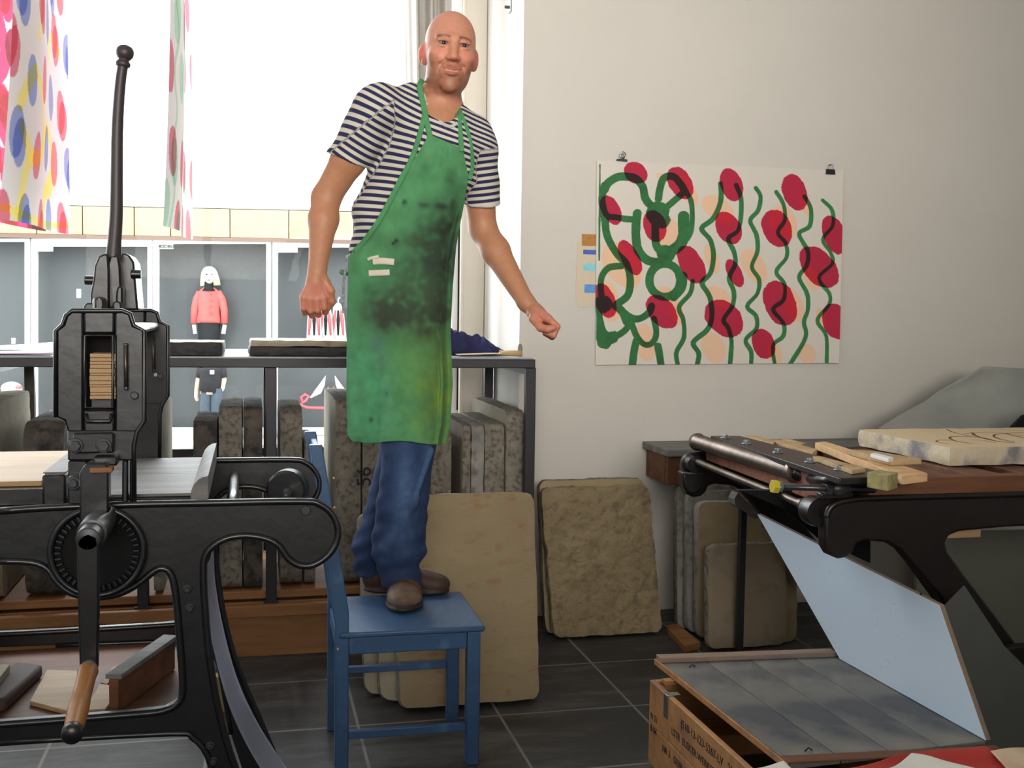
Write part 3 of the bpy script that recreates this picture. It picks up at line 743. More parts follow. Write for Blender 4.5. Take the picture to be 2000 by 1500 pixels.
def head(Y):
    f = lambda x, y: Vector((N_(x, y).x, Y, N_(x, y).z))
    m = MB(); T = (0, 0.045, 0)
    m.prism([f(*q) for q in [(108,645),(122,635),(128,615),(140,606),(163,606),(163,845),(132,845),(125,822),(108,815)]], T)
    m.prism([f(*q) for q in [(224,606),(240,606),(255,612),(262,635),(283,645),(283,822),(268,845),(224,845)]], T)
    m.prism([f(*q) for q in [(163,606),(224,606),(224,652),(163,652)]], T)
    m.prism([f(*q) for q in [(163,800),(224,800),(224,845),(163,845)]], T)
    o = m.build('head_plate', BI, press, bevel=0.005)
    b = MB().tube([f(*q) + Vector((0, -0.001, 0)) for q in [(109,815),(109,646),(123,634),(129,616),(141,607),(239,607),(254,613),(261,636),(282,646),(282,822),(268,843),(262,870),(262,984)]], 0.0055, 8)
    b.build('edge_bead', BI, o, smooth=True)
    s = MB().tube([f(*q) + Vector((0, -0.003, 0)) for q in [(166,796),(166,655),(221,655),(221,796)]], 0.0045, 8, closed=True); s.build('slot_rim', BI, o, smooth=True)
    MB().box(f(236,0).x, f(245,0).x, Y - 0.012, Y, f(0,762).z, f(0,668).z).build('guide_strip', BI, o, bevel=0.002)
    MB().tube([Vector((f(241,0).x, Y - 0.016, f(0, 755).z)), Vector((f(241,0).x, Y - 0.016, f(0, 672).z))], 0.003, 8).build('guide_rod', M['bare_steel'], o, smooth=True)
    MB().cyl(f(263,772) + Vector((0, -0.008, 0)), f(263,772), 0.009, seg=14).build('pin', M['bolt'], o, bevel=0.002)
    c = MB()
    c.prism([f(*q) for q in [(132,840),(268,840),(262,872),(262,990),(132,990)]], (0, 0.04, 0))
    if Y == YN:
        c = MB()
        c.prism([f(*q) for q in [(132,840),(268,840),(262,872),(262,900),(132,900)]], (0, 0.04, 0))
        c.prism([f(*q) for q in [(132,900),(170,900),(170,992),(132,992)]], (0, 0.04, 0))
        c.prism([f(*q) for q in [(238,900),(250,900),(250,990),(238,990)]], (0, 0.04, 0))
        c.prism([f(*q) for q in [(253,900),(262,900),(262,990),(253,990)]], (0, 0.04, 0))
        c.prism([f(*q) for q in [(170,900),(212,900),(212,990),(170,990)]], (0, 0.04, 0))
    c.build('column', BI, press, bevel=0.004)
    return f
f = head(YN); head(YF)
# small lower bracket in the slot, bracket plate with two bolts
MB().tube([f(168,808) + Vector((0, -0.006, 0)), f(172,822) + Vector((0, -0.012, 0)), f(215,822) + Vector((0, -0.012, 0)), f(220,808) + Vector((0, -0.006, 0))], 0.005, 8).build('slot_stirrup', BI, press, smooth=True)
MB().box(f(135,0).x, f(216,0).x, YN - 0.02, YN, f(0,886).z, f(0,846).z).build('bolt_plate', BI, press, bevel=0.004)
for x in (150, 205):
    p = f(x, 868); MB().cyl((p.x, YN - 0.024, p.z), (p.x, YN - 0.02, p.z), 0.017).hexnut((p.x, YN - 0.034, p.z), (0, 1, 0), 0.013, 0.012).build('bolt', M['bolt'], press, bevel=0.0015)
# stack of wooden packing slips in the slot
zz0, zz1 = f(0, 780).z, f(0, 689).z; n = 12
cuts_ = np.cumsum([0] + [1, .7, 1.4, .6, 1, 1.3, .6, 1.2, 1, .8, .9, 1.1]); cuts_ = cuts_ / cuts_[-1]
for i in range(n):
    z0 = zz0 + (zz1 - zz0) * cuts_[i]; z1 = zz0 + (zz1 - zz0) * cuts_[i + 1] - 0.0008
    dx = random.uniform(-.001, .001)
    MB().box(f(168,0).x + dx, f(219,0).x + dx, YN - 0.006 + random.uniform(0, .003), YN + 0.07, z0, z1).build('packing_slip', M['wood_pale'], press, bevel=0.0008)
MB().box(f(168,0).x, f(219,0).x, YN + 0.02, YN + 0.08, f(0, 800).z, zz0 - 0.0005).build('slide_block', BI, press)
MB().box(f(140,0).x, f(250,0).x, YN + 0.085, YN + 0.10, f(0, 812).z, f(0, 640).z).build('slot_blackout', M['dark_gap'], press)  # black plate put behind the slot to keep the recess dark
# bright discs imitate light through two holes in the far head plate
for x, y in ((304, 640), (304, 732)):
    p = PY(x, y, YF - 0.002); MB().cyl((p.x, YF - 0.004, p.z), (p.x, YF, p.z), 0.005, seg=12).build('hole_glint', M['bright_steel'], press)
# tie box and cross beam between heads
ya, yb = YN + 0.045, YF
zt_ = f(0, 634).z; zb_t = f(0, 655).z
MB().box(f(140,0).x, f(255,0).x, ya, yb, zb_t, zt_ ).build('cross_beam', BI, press, bevel=0.01)
# end cheek at the left of the head
MB().box(f(97,0).x, f(109,0).x, YN + 0.01, YN + 0.05, f(0,696).z, f(0,660).z).build('side_lug', BI, press, bevel=0.003)

# lever mechanism (between the side frames)
YM = 2.84
g = lambda x, y, Y=YM: PY(x, y, Y)
mech = MB()
def cheek(dx, Y, th):
    pts = [(178+dx,606),(176+dx,575),(182+dx,545),(184+dx,520),(192+dx,500),(206+dx,494),(212+dx,500),(214+dx,530),(214+dx,606)]
    MB().prism([g(x, y, Y) for x, y in pts], (0, th, 0)).build('lever_cheek', BI, press, bevel=0.006)
cheek(0, YM - 0.03, 0.03)
MB().prism([g(x, y, YM + 0.03) for x, y in [(228,606),(228,555),(232,530),(234,498),(240,493),(252,497),(262,512),(266,560),(270,606)]], (0, 0.16, 0)).build('lever_cheek', BI, press, bevel=0.01)
MB().prism([g(x, y, YM - 0.03) for x, y in [(226,606),(226,578),(228,562),(236,556),(240,563),(240,606)]], (0, 0.05, 0)).build('cam', BI, press, bevel=0.005)
MB().prism([g(x, y, YM - 0.06) for x, y in [(163,606),(163,596),(170,591),(184,592),(186,606)]], (0, 0.04, 0)).build('foot_lug', BI, press, bevel=0.004)
MB().prism([g(x, y, YM - 0.05) for x, y in [(220,606),(220,592),(226,587),(236,590),(238,606)]], (0, 0.04, 0)).build('foot_lug', BI, press, bevel=0.004)
p = g(195, 597, YM - 0.09)
MB().cyl((p.x, p.y, f(0,606).z), (p.x, p.y, f(0,580).z), 0.017, seg=6).sphere((p.x, p.y, f(0,582).z), 0.0155, 12, 8, (1, 1, .5)).build('set_bolt', BI, press, bevel=0.003)
for (x, y) in ((173, 547), (264, 535)):
    p = g(x, y); MB().cyl((p.x - 0.012, p.y + 0.02, p.z), (p.x + 0.012, p.y + 0.02, p.z), 0.011, seg=12).build('pivot_pin', BI, press, bevel=0.002)
YL = YM
lev = smooth_curve([g(x, y, YL) for x, y in [(217,604),(219,540),(223,480),(227,420),(228,340),(229,260),(232,200),(236,155),(241,122)]], 6)
rad = np.interp(np.linspace(0, 1, len(lev)), [0, .2, .26, .5, .8, 1], [.0215, .0195, .0165, .0145, .0128, .0122])
lv = MB().tube(lev, list(rad), 16); lever = lv.build('lever', M['lever_iron'], press, smooth=True)
top = g(241, 122, YL); ax = (lev[-1] - lev[-4]).normalized()
MB().lathe(top - ax * 0.012, ax, [(0, .0115), (0.003, .0165), (0.010, .0175), (0.016, .013), (0.018, .012), (0.021, .0155), (0.028, .0200), (0.036, .0212), (0.044, .0195), (0.050, .0145), (0.0535, .006)]).build('lever_knob', M['lever_iron'], lever, smooth=True)
MB().prism([g(x, y, YM - 0.02) for x, y in [(206,606),(208,520),(214,498),(232,498),(236,520),(240,606)]], (0, 0.055, 0)).build('lever_socket', BI, press, bevel=0.006)

# gear wheel, hub, crank
gc = N_(190, 1078, YN - 0.02)
gm = MB().torus(gc, (0, 1, 0), 0.0985, 0.0075, 56, 10)
gear = gm.build('gear_rim', BI, press, smooth=True)
MB().cyl(gc + Vector((0, 0.012, 0)), gc + Vector((0, 0.02, 0)), 0.095, seg=48).build('gear_disc', M['dark_gap'], gear)
for k in range(40):
    t = 2 * pi * k / 40; d = Vector((cos(t), 0, sin(t)))
    tt = Vector((-sin(t), 0, cos(t)))
    MB().obox(gc + d * 0.076 - tt * 0.0028 + Vector((0, -0.004, 0)), d * 0.014, tt * 0.0056, Vector((0, 0.014, 0))).build('gear_tooth', BI, gear, bevel=0.001)
hub = PY(174, 1050, 2.36)
MB().lathe(hub + Vector((0, -0.02, 0)), (0, 1, 0), [(0, .021), (.002, .024), (.055, .025), (.056, .030), (.10, .031), (.24, .031)]).build('crank_shaft', M['bolt'], press, smooth=False, autos=35)
# dark rod above the shaft with a wedge of wood on top
MB().prism([PY(x, y, YN - 0.09) for x, y in [(155,1035),(155,925),(162,912),(170,905),(206,905),(212,915),(212,1035)]], (0, 0.05, 0)).build('drop_arm', BI, press, bevel=0.004)
MB().box(PY(167,0,YN-.09).x, PY(211,0,YN-.09).x, YN - 0.105, YN - 0.06, PY(180,922,YN-.09).z, PY(180,913,YN-.09).z).build('wooden_wedge', M['wood_orange'], press, bevel=0.001)
MB().box(PY(172,0,YN-.05).x, PY(220,0,YN-.05).x, YN - 0.05, YN - 0.002, PY(180,911,YN-.05).z, PY(180,893,YN-.05).z).build('top_clamp', BI, press, bevel=0.004)
p = PY(146, 941, YN - 0.01); MB().cyl(p + Vector((0, -0.02, 0)), p, 0.016).cyl(p + Vector((0, -0.03, 0)), p + Vector((0, -0.02, 0)), 0.010).build('bolt', M['bolt'], press, bevel=0.002)
YC = 2.34
arm = [PY(x, y, YC) for x, y in [(149,1062),(153,1048),(172,1040),(190,1048),(193,1062),(193,1200),(191,1305),(186,1318),(172,1322),(160,1316),(155,1300),(152,1200)]]
crank = MB().prism(arm, (0, 0.022, 0)).build('crank_arm', BI, press, bevel=0.004)
h0 = PY(173, 1306, YC); h1 = PY(141, 1432, 2.02)
a = h1 - h0; L_ = a.length
MB().lathe(h0, a, [(0, .014), (L_*.02, .016), (L_*.05, .0205), (L_*.12, .0185), (L_*.45, .0175), (L_*.5, .0165), (L_*.53, .0185), (L_*.7, .0195), (L_*.95, .0165), (L_*.96, .0165)]).build('crank_handle', M['wood_handle'], crank, smooth=True)
MB().lathe(h0 + a * .955, a, [(0, .0168), (.006, .0185), (.02, .0185), (.026, .014)]).build('handle_end_cap', BI, crank, smooth=True)
MB().lathe(h0 - a.normalized() * .003, a, [(0, .018), (.012, .0175)]).build('handle_ferrule', M['bright_steel'], crank, smooth=True)
# bolts on the leg
for x, y in ((366, 1150), (371, 1187), (411, 1456), (417, 1486)):
    p = N_(x, y); MB().cyl((p.x, YN - 0.006, p.z), (p.x, YN, p.z), 0.011).cyl((p.x, YN - 0.014, p.z), (p.x, YN - 0.006, p.z), 0.007).build('bolt', M['bolt'], press, bevel=0.002)
p = N_(597, 997); MB().cyl((p.x, YN - 0.005, p.z), (p.x, YN, p.z), 0.012).build('bolt', M['bolt'], press, bevel=0.002)

# bed between the frames
zbed = PY(330, 966, YN + 0.06).z
xb1 = PY(384, 966, YN + 0.06).x
bedm = MB()
MB().box(-2.4, xb1, YN + 0.06, YF - 0.02, zbed - 0.03, zbed - 0.006).build('bed_frame', BI, press, bevel=0.003)
W = (YF - YN - 0.09) / 2
for k in range(2):
    MB().box(-1.15, xb1 - 0.001, YN + 0.065 + k * W, YN + 0.063 + (k + 1) * W, zbed - 0.005, zbed + 0.002).build('bed_board', M['wood_grey'], press, bevel=0.001)
sc_ = []
y0, y1 = YN + 0.055, YF - 0.02
xa_, xb2 = PY(372, 968, y0).x, PY(407, 968, y0).x
zz = PY(390, 976, y0).z; zt3 = PY(390, 930, y0).z
pr = [Vector((xa_, y0, zz)), Vector((xb2, y0, zz)), Vector((xb2, y0, zt3))] + [Vector((xb2 - (xb2 - xa_) * sin(t * pi / 2 / 5), y0, zz + 0.008 + (zt3 - zz - 0.008) * cos(t * pi / 2 / 5))) for t in range(1, 6)]
MB().prism(pr, (0, y1 - y0, 0)).build('scraper_bar', M['wood_grey'], press, autos=30, bevel=0.001)
# left part of the bed: pine board on rail, dark block with pale top
zl_ = PY(50, 940, YN + 0.09).z
wl = MB().box(-2.0, PY(82, 940, 2.69).x, 2.69, 3.25, zl_ - 0.012, zl_)
tag(wl.build('pine_board', M['wood_pale'], None, bevel=0.002), 'pale pine board lying on the left end of the black press bed', 'board')
MB().box(-2.4, PY(110, 960, 2.66).x, 2.65, 3.31, zl_ - 0.05, zl_ - 0.0125).build('bed_rail', BI, press, bevel=0.003)
MB().box(PY(84, 950, 2.66).x, PY(131, 950, 2.66).x, 2.645, 3.2, zl_ - 0.055, PY(105, 925, 2.66).z).build('bed_block', BI, press, bevel=0.006)
MB().box(PY(86, 950, 2.67).x, PY(131, 950, 2.67).x, 2.66, 3.18, PY(105, 925, 2.66).z, PY(105, 922, 2.66).z).build('block_cover', M['wood_grey'], press, bevel=0.001)
# roller wheel near the far lobe
wc = PY(562, 955, 3.2)
MB().lathe(wc, (0.25, 1, 0), [(-.03, .004), (-.03, .05), (-.022, .057), (.02, .057), (.03, .05), (.03, .004)], 32).build('bed_wheel', BI, press, autos=35)
MB().cyl(wc + Vector((-0.01, -0.12, 0)), wc + Vector((0.02, 0.12, 0)), 0.012).build('wheel_axle', M['bolt'], press, smooth=True)
# cross ties between the side frames
for x, y in ((-170, 1040), (450, 1020), (-170, 1440), (390, 1440)):
    p = N_(x, y); MB().cyl((p.x, YN + 0.02, p.z), (p.x, YF + 0.02, p.z), 0.014).build('tie_rod', BI, press, smooth=True)
# shelf under the press: boards and leftover pieces of timber
zsh = PY(150, 1418, YN + 0.08).z
shelf = MB().box(-2.3, PY(352, 1400, 2.7).x, YN + 0.05, YF - 0.01, zsh - 0.025, zsh).build('under_shelf', M['wood_brown'], press, bevel=0.002)
def board(lab, pts, th, m, nm='board', grp='offcuts on the shelf under the press', bev=0.002):
    o = MB().prism(pts, (0, 0, th)).build(nm, m, None, bevel=bev)
    return tag(o, lab, 'board', grp)
S = lambda x, y, z=None: PZ(x, y, zsh + 0.001 if z is None else z)
board('pale thin plywood offcut lying on the press shelf, left of the crank handle', [S(58, 1378), S(140, 1400), S(175, 1345), S(150, 1318), S(92, 1316)], 0.012, M['wood_pale'])
board('narrow pine offcut lying right of the crank handle under the press', [S(165, 1398), S(206, 1396), S(240, 1352), S(195, 1345)], 0.014, M['wood_pale'])
bl = [PZ(-60, 1400, zsh + .001), PZ(12, 1392, zsh + .001), PZ(85, 1322, zsh + .001), PZ(30, 1316, zsh + .001)]
board('dark brown rounded block on the press shelf near the left picture edge', bl, 0.035, mat('dark_leather', srgb(70, 54, 52), srgb(84, 66, 62), 0.7, scale=9), bev=0.01)
board('pale board end poking in at the left picture edge under the press', [PZ(-80, 1370, zsh + .037), PZ(-10, 1352, zsh + .037), PZ(20, 1312, zsh + .037), PZ(-80, 1312, zsh + .037)], 0.02, M['stone_light'])
board('short dark stained offcut lying behind the crank handle', [S(196, 1342), S(210, 1345), S(236, 1312), S(222, 1308)], 0.012, M['wood_orange'])
# slanting scraper beam with worn metal top edge
sb = empty('levelling_beam', PZ(225, 1390, zsh + 0.001), 'dark beam with worn grey top edge lying aslant on the shelf under the press', 'beam')
p0 = PZ(222, 1392, zsh + .002); p1 = PZ(334, 1306, zsh + .002)
dz_ = Vector((0, 0, 0.082))
dd = (p1 - p0).normalized(); sd = Vector((-dd.y, dd.x, 0)) * 0.012
MB().hexa([p0 - sd, p0 + sd, p1 + sd, p1 - sd, p0 - sd + dz_, p0 + sd + dz_, p1 + sd + dz_, p1 - sd + dz_]).build('web', M['wood_brown'], sb, bevel=0.002)
sd = sd * 1.7; t0 = dz_; t1 = dz_ + Vector((0, 0, 0.012))
MB().hexa([p0 - sd + t0, p0 + sd + t0, p1 + sd + t0, p1 - sd + t0, p0 - sd + t1, p0 + sd + t1, p1 + sd + t1, p1 - sd + t1]).build('top_edge', M['wood_grey'], sb, bevel=0.002)

# limp translucent sheet hanging from the press leg
film = bpy.data.materials.new('translucent_film'); film.use_nodes = True
nt = film.node_tree; b = nt.nodes['Principled BSDF']; b.inputs['Base Color'].default_value = srgb(200, 204, 222); b.inputs['Roughness'].default_value = 0.35

tl_ = nt.nodes.new('ShaderNodeBsdfTranslucent'); tl_.inputs[0].default_value = srgb(210, 214, 232)
tp_ = nt.nodes.new('ShaderNodeBsdfTransparent'); m1_ = nt.nodes.new('ShaderNodeMixShader'); m2_ = nt.nodes.new('ShaderNodeMixShader')
m1_.inputs[0].default_value = 0.5; m2_.inputs[0].default_value = 0.42
nt.links.new(b.outputs[0], m1_.inputs[1]); nt.links.new(tl_.outputs[0], m1_.inputs[2])
nt.links.new(tp_.outputs[0], m2_.inputs[1]); nt.links.new(m1_.outputs[0], m2_.inputs[2]); nt.links.new(m2_.outputs[0], nt.nodes['Material Output'].inputs[0])
U = 40; P = np.zeros((U, 10, 3))
cv = smooth_curve([PY(398, 1108, 2.72), PY(402, 1180, 2.72), PY(418, 1270, 2.73), PY(445, 1370, 2.74), PY(480, 1450, 2.75), PY(525, 1525, 2.76), PY(590, 1620, 2.77)], 8)
idx = np.linspace(0, len(cv) - 1, U).astype(int)
for i, k in enumerate(idx):
    p = cv[k]; t = i / (U - 1)
    for j in range(10):
        v = j / 9
        P[i, j] = (p.x + v * 0.02 + 0.004 * sin(v * 5), p.y + v * 0.20, max(0.01, p.z))
o = grid_mesh('plastic_sheet', P, film, solid=0.0015)
tag(o, 'limp translucent grey plastic sheet curving down beside the press leg to the floor', 'plastic sheet')

# small wooden offcuts on the floor behind the press leg
q = PZ(430, 1392, 0)
tag(MB().box(q.x - 0.12, q.x + 0.03, q.y, q.y + 0.05, 0.0, 0.13).build('timber_block', M['wood_pale'], None, bevel=0.003), 'upright block of pale timber on the floor behind the press leg', 'timber block')

# ================================================================== hand press on the right
Y1, Y2 = 3.0, 4.13
rp = empty('hand_press', (PY(1800, 1200, 3.5).x, 3.55, 0), 'dark brown hand press with long rollers, timber bed and splayed legs on the right', 'press')
BR = M['brown_iron']
rs = [(1613,1010),(1618,995),(1630,984),(1655,977),(1700,973),(1850,969),(2000,965),(2500,948),(2500,1015),(2150,1022),(1960,1030),(1875,1038),(1855,1046),(1847,1060),(1852,1078),(1890,1130),(1950,1208),(2010,1290),(2110,1400),(2200,1500),(2380,1700),
      (2250,1700),(2060,1480),(1965,1380),(1900,1300),(1838,1168),(1790,1110),(1760,1075),(1735,1060),(1690,1056),(1674,1062),(1668,1078),(1655,1089),(1638,1092),(1622,1085),(1613,1070),(1612,1050)]
def rframe(Y):
    pts = [PY(x, y, Y1) for x, y in rs]; pts = [Vector((p.x, Y, max(0, p.z))) for p in pts]
    o = MB().prism(pts, (0, 0.05, 0)).build('side_frame', BR, rp, bevel=0.008, bseg=3)
    MB().tube(smooth_curve([p + Vector((0, -0.003, 0)) for p in pts[0:8]], 4), 0.010, 8).build('edge_bead', BR, o, smooth=True)
rframe(Y1); rframe(Y2)
f2 = lambda x, y, Y=Y1: PY(x, y, Y)
# rounded lobe of the near frame
ztb = 0.935
# bed timber: near rail, far rail, end board, slats
xL = PY(1690, 945, Y1 + 0.03).x
zr0, zr1 = PY(1800, 968, Y1 + .02).z, PY(1800, 932, Y1 + .02).z
MB().box(xL, 3.6, Y1 + 0.01, Y1 + 0.07, zr0, zr1).build('bed_rail', M['wood_brown'], rp, bevel=0.003)
MB().box(xL, 3.6, Y2 - 0.05, Y2 + 0.01, zr0 - .06, zr1 - .075).build('bed_rail', M['wood_brown'], rp, bevel=0.003)
for k in range(9):
    x = xL + 0.02 + k * 0.19
    MB().box(x, x + 0.11, Y1 + 0.072, 3.68, zr1 - 0.035, zr1 - 0.002).build('bed_slat', M['wood_brown'], rp, bevel=0.002)
MB().box(xL, 3.6, 3.68, 3.74, zr0, zr1 - 0.002).build('cross_bearer', M['wood_brown'], rp, bevel=0.002)
MB().box(PY(1735,900,3.95).x, 3.6, 3.93, 3.99, zr0 - .05, zr1).build('cross_bearer', M['wood_brown'], rp, bevel=0.002)
xe = PY(1600, 960, Y1 + 0.1).x
xe2 = PY(1395, 880, Y2 - 0.1).x
eA = Vector((xe, Y1 + 0.08, zr0 - 0.03)); eB = Vector((xe2, Y2 - 0.02, zr0 - 0.03))
xem = (xe + xe2) / 2
M['rust'] = mat('red_brown_painted_timber', srgb(116, 66, 44), srgb(146, 88, 60), 0.7, scale=9, bump=0.3, spots=srgb(80, 48, 36), spot_scale=24, spot_at=0.62)
MB().prism([Vector((eA.x, eA.y, eA.z)), Vector((eA.x + 0.05, eA.y, eA.z)), Vector((eB.x + 0.05, eB.y, eB.z)), Vector((eB.x, eB.y, eB.z))], (0, 0, zr1 - zr0 + 0.03)).build('end_board', M['rust'], rp, bevel=0.003)
# steel strip with bolts on top of the end
zp = zr1 + 0.002
strip = [PZ(1388, 851, zp + .02), PZ(1445, 851, zp + .02), PZ(1756, 930, zp + .02), PZ(1640, 934, zp + .02)]
strip = [Vector((p.x, p.y, zp)) for p in strip]
MB().prism(strip, (0, 0, 0.02)).build('end_plate', mat('dark_plate_steel', srgb(48, 46, 46), srgb(66, 62, 60), 0.4, metal=0.6, scale=8), rp, bevel=0.003)
for x, y in ((1416, 855), (1458, 866), (1519, 883), (1582, 902), (1640, 917)):
    p = PZ(x, y, zp + 0.022)
    b_ = MB().cyl((p.x, p.y, zp + 0.0205), (p.x, p.y, zp + 0.0235), 0.019).hexnut((p.x, p.y, zp + 0.0235), (0, 0, 1), 0.012, 0.011)
    b_.build('plate_bolt', M['bright_steel'], rp, bevel=0.001)
# heavy upper roller
ra = PY(1362, 863, Y2 - 0.02); rb = PY(1556, 922, Y1 + 0.27)
rd = (rb - ra); L_ = rd.length
MB().lathe(ra, rd, [(-.012, .022), (-.010, .034), (.004, .036), (.008, .033), (.012, .031), (L_ - .03, .031), (L_ - .026, .036), (L_ - .012, .039), (L_, .036), (L_ + .004, .02)], 32).build('upper_roller', M['bare_steel'], rp, autos=35)
rcap = MB().lathe(ra, rd, [(-.016, .012), (-.0155, .030), (-.0125, .032)], 32).build('roller_cap', BR, rp, autos=35)
ck = [rb, rb + rd.normalized() * 0.06 + Vector((0.02, 0, -0.012)), PZ(1620, 938, zp), PZ(1680, 935, zp)]
MB().tube(smooth_curve(ck, 6), [0.026] * 5 + [.022] * 6 + [.016] * 8, 14).build('roller_bracket', BR, rp, smooth=True)
# thin lower rod with brackets
la = PY(1352, 898, Y2 - 0.06); lb = PY(1600, 998, Y1 + 0.06); ld = lb - la; L2 = ld.length
MB().lathe(la, ld, [(-.02, .016), (0, .0165), (.03, .0165), (.031, .0125), (L2 - .12, .0125), (L2 - .119, .018), (L2 - .10, .018), (L2 - .099, .014), (L2 - .075, .014), (L2 - .074, .026), (L2 - .045, .027), (L2 - .044, .036), (L2, .036)], 28).build('lower_rod', M['bare_steel'], rp, autos=35)
bc = PY(1352, 905, Y2 - 0.08)
MB().lathe(bc, ld, [(-.03, .02), (-.028, .040), (-.02, .043), (-.012, .043), (-.010, .036), (.03, .032)], 28).build('rod_collar', BR, rp, autos=35)
MB().prism([PY(x, y, Y2 - 0.10) for x, y in [(1333,922),(1374,922),(1374,945),(1368,960),(1355,967),(1342,962),(1336,950)]], (0, 0.06, 0)).build('rod_bracket', BR, rp, bevel=0.008)
MB().tube([PY(1335, 925, Y2 - 0.105), PY(1373, 925, Y2 - 0.105)], 0.006, 8).build('bracket_rim', M['bolt'], rp, smooth=True)
nb_ = PY(1600, 1000, Y1 + 0.04)
MB().lathe(nb_ + Vector((0, 0.05, 0)), (0, -1, 0), [(0, .045), (.03, .048), (.06, .045)], 24).build('near_bearing', BR, rp, autos=35)
# adjusting screw, horizontal
sa = PY(1508, 950, Y1 - 0.0); sb2 = PY(1708, 957, Y1 - 0.0)
MB().cyl(sa + (sb2 - sa) * .05, sb2, 0.0095, seg=14).build('adjusting_screw', mat('screw_steel', srgb(70, 72, 78), srgb(96, 98, 104), 0.35, metal=0.8, scale=60, stretch=(8, 1, 1)), rp, smooth=True)
sx_ = (sb2 - sa).normalized()
scr = rp.children[-1]
MB().hexnut(sa, sx_, 0.021, 0.018).build('yellow_nut', mat('yellow_paint', srgb(206, 188, 40), srgb(190, 168, 50), 0.5, scale=30), rp, bevel=0.001)
MB().hexnut(sa + sx_ * 0.019, sx_, 0.017, 0.012).build('nut', M['bright_steel'], rp, bevel=0.001)
c0 = PY(1610, 953, Y1)
MB().hexnut(c0, sx_, 0.021, 0.022).build('nut', M['bolt'], rp, bevel=0.001)
MB().lathe(c0 + sx_ * .024, sx_, [(0, .017), (.01, .023), (.035, .023), (.045, .016), (.05, .014), (.06, .014)]).build('screw_boss', M['bolt'], rp, autos=35)
MB().box(c0.x - .01, c0.x + .10, Y1 + 0.0, Y1 + 0.03, PY(1640, 975, Y1).z, PY(1640, 962, Y1).z).build('screw_saddle', BR, rp, bevel=0.004)
# black sheets put in for the dark area below the bed
MB().prism([PY(x, y, Y1 + 0.3) for x, y in [(1445, 958), (1640, 958), (1800, 1010), (1800, 1060), (1600, 1020)]], (0, 0.03, 0)).build('dark_fill_sheet', M['dark_gap'], rp)
MB().prism([PY(x, y, Y1 + 0.75) for x, y in [(1432,940),(1700,940),(1700,1100),(1604,1055),(1520,985)]], (0, 0.02, 0)).build('dark_fill_sheet', M['dark_gap'], rp)
MB().bar(PY(1755, 1062, Y1 + 0.15), PY(1830, 1165, Y1 + 0.15), 0.02, 0.03).build('brace', BR, rp, bevel=0.002)
# rear panel seen between the legs and pale batten
MB().prism([PY(x, y, 3.75) for x, y in [(1790, 1040), (2300, 1030), (2300, 1420), (1900, 1420), (1790, 1250)]], (0, 0.02, 0)).build('rear_panel', mat('grey_green_panel', srgb(96, 98, 88), srgb(108, 110, 98), 0.6, scale=3), rp)
MB().box(PY(1868, 0, Y1 + .1).x, PY(1960, 0, Y1 + .1).x, Y1 + 0.1, Y1 + 0.14, PY(1900, 1050, Y1 + .1).z, PY(1900, 1033, Y1 + .1).z).build('pale_batten', M['wood_pale'], rp, bevel=0.002)
# foot bracket lower right
MB().prism([PY(x, y, Y1 - 0.06) for x, y in [(1934,1268),(2100,1255),(2100,1335),(1977,1332)]], (0, 0.04, 0)).build('foot_bracket', BR, rp, bevel=0.004)
for x, y in ((1968, 1281), (1996, 1311)): 
    p = PY(x, y, Y1 - 0.06); MB().cyl(p + Vector((0, -0.012, 0)), p, 0.013).build('bolt', M['bolt'], rp, bevel=0.002)
# loose timber on the bed
def loose(nm, lab, q, z0, th, m, grp='loose timber strips on the hand press bed'):
    pts = [PZ(x, y, z0 + th) for x, y in q]; pts = [Vector((p.x, p.y, z0)) for p in pts]
    o = MB().prism(pts, (0, 0, th)).build(nm, m, None, bevel=0.0015); return tag(o, lab, 'timber strip', grp)
zq = zr1 + 0.003
M['pine_fresh'] = wood('fresh_pine', srgb(214, 172, 122), srgb(232, 196, 150), dark=srgb(214, 140, 100))
loose('timber_strip', 'narrow pine lath nearest the bolted plate, far half of the hand press', [(1455,851),(1482,851),(1514,862),(1510,866)], zq, 0.02, M['wood_pale'])
loose('timber_strip', 'long flat grey-brown lath running beside the bolted plate', [(1502,859),(1524,859),(1596,877),(1588,884)], zq, 0.02, M['wood_pale'])
loose('timber_strip', 'jagged pine offcut in the middle of the hand press bed', [(1526,856),(1536,856),(1574,865),(1566,867)], zq, 0.012, M['wood_pale'])
loose('timber_strip', 'wide fresh pine board running towards the front rail of the hand press', [(1592,864),(1612,862),(1812,924),(1762,930)], zq, 0.026, M['pine_fresh'])
loose('timber_strip', 'short split pine lath beside the bolted plate, front half of the hand press', [(1587,891),(1600,890),(1690,914),(1664,918)], zp + .0205, 0.014, M['wood_pale'])
loose('timber_block', 'small paint-stained wooden block at the front corner of the hand press bed', [(1694,922),(1718,917),(1754,923),(1734,929)], zr1 + .0006, 0.045, mat('stained_block', srgb(190, 180, 110), srgb(110, 96, 84), 0.8, scale=22))
loose('timber_strip', 'flat brown board pushed against the large stone on the hand press', [(1655,878),(1705,880),(1800,896),(1740,898)], zq + 0.027, 0.018, M['wood_pale'])
loose('chalk_stick', 'white stick lying on the brown board beside the large stone', [(1700,886),(1709,884),(1745,893),(1735,896)], zq + 0.046, 0.012, M['white_goods'])
bpy.data.objects['chalk_stick']['category'] = 'stick'
bpy.data.objects['timber_block.001' if 'timber_block.001' in bpy.data.objects else 'timber_block']['category'] = 'block'

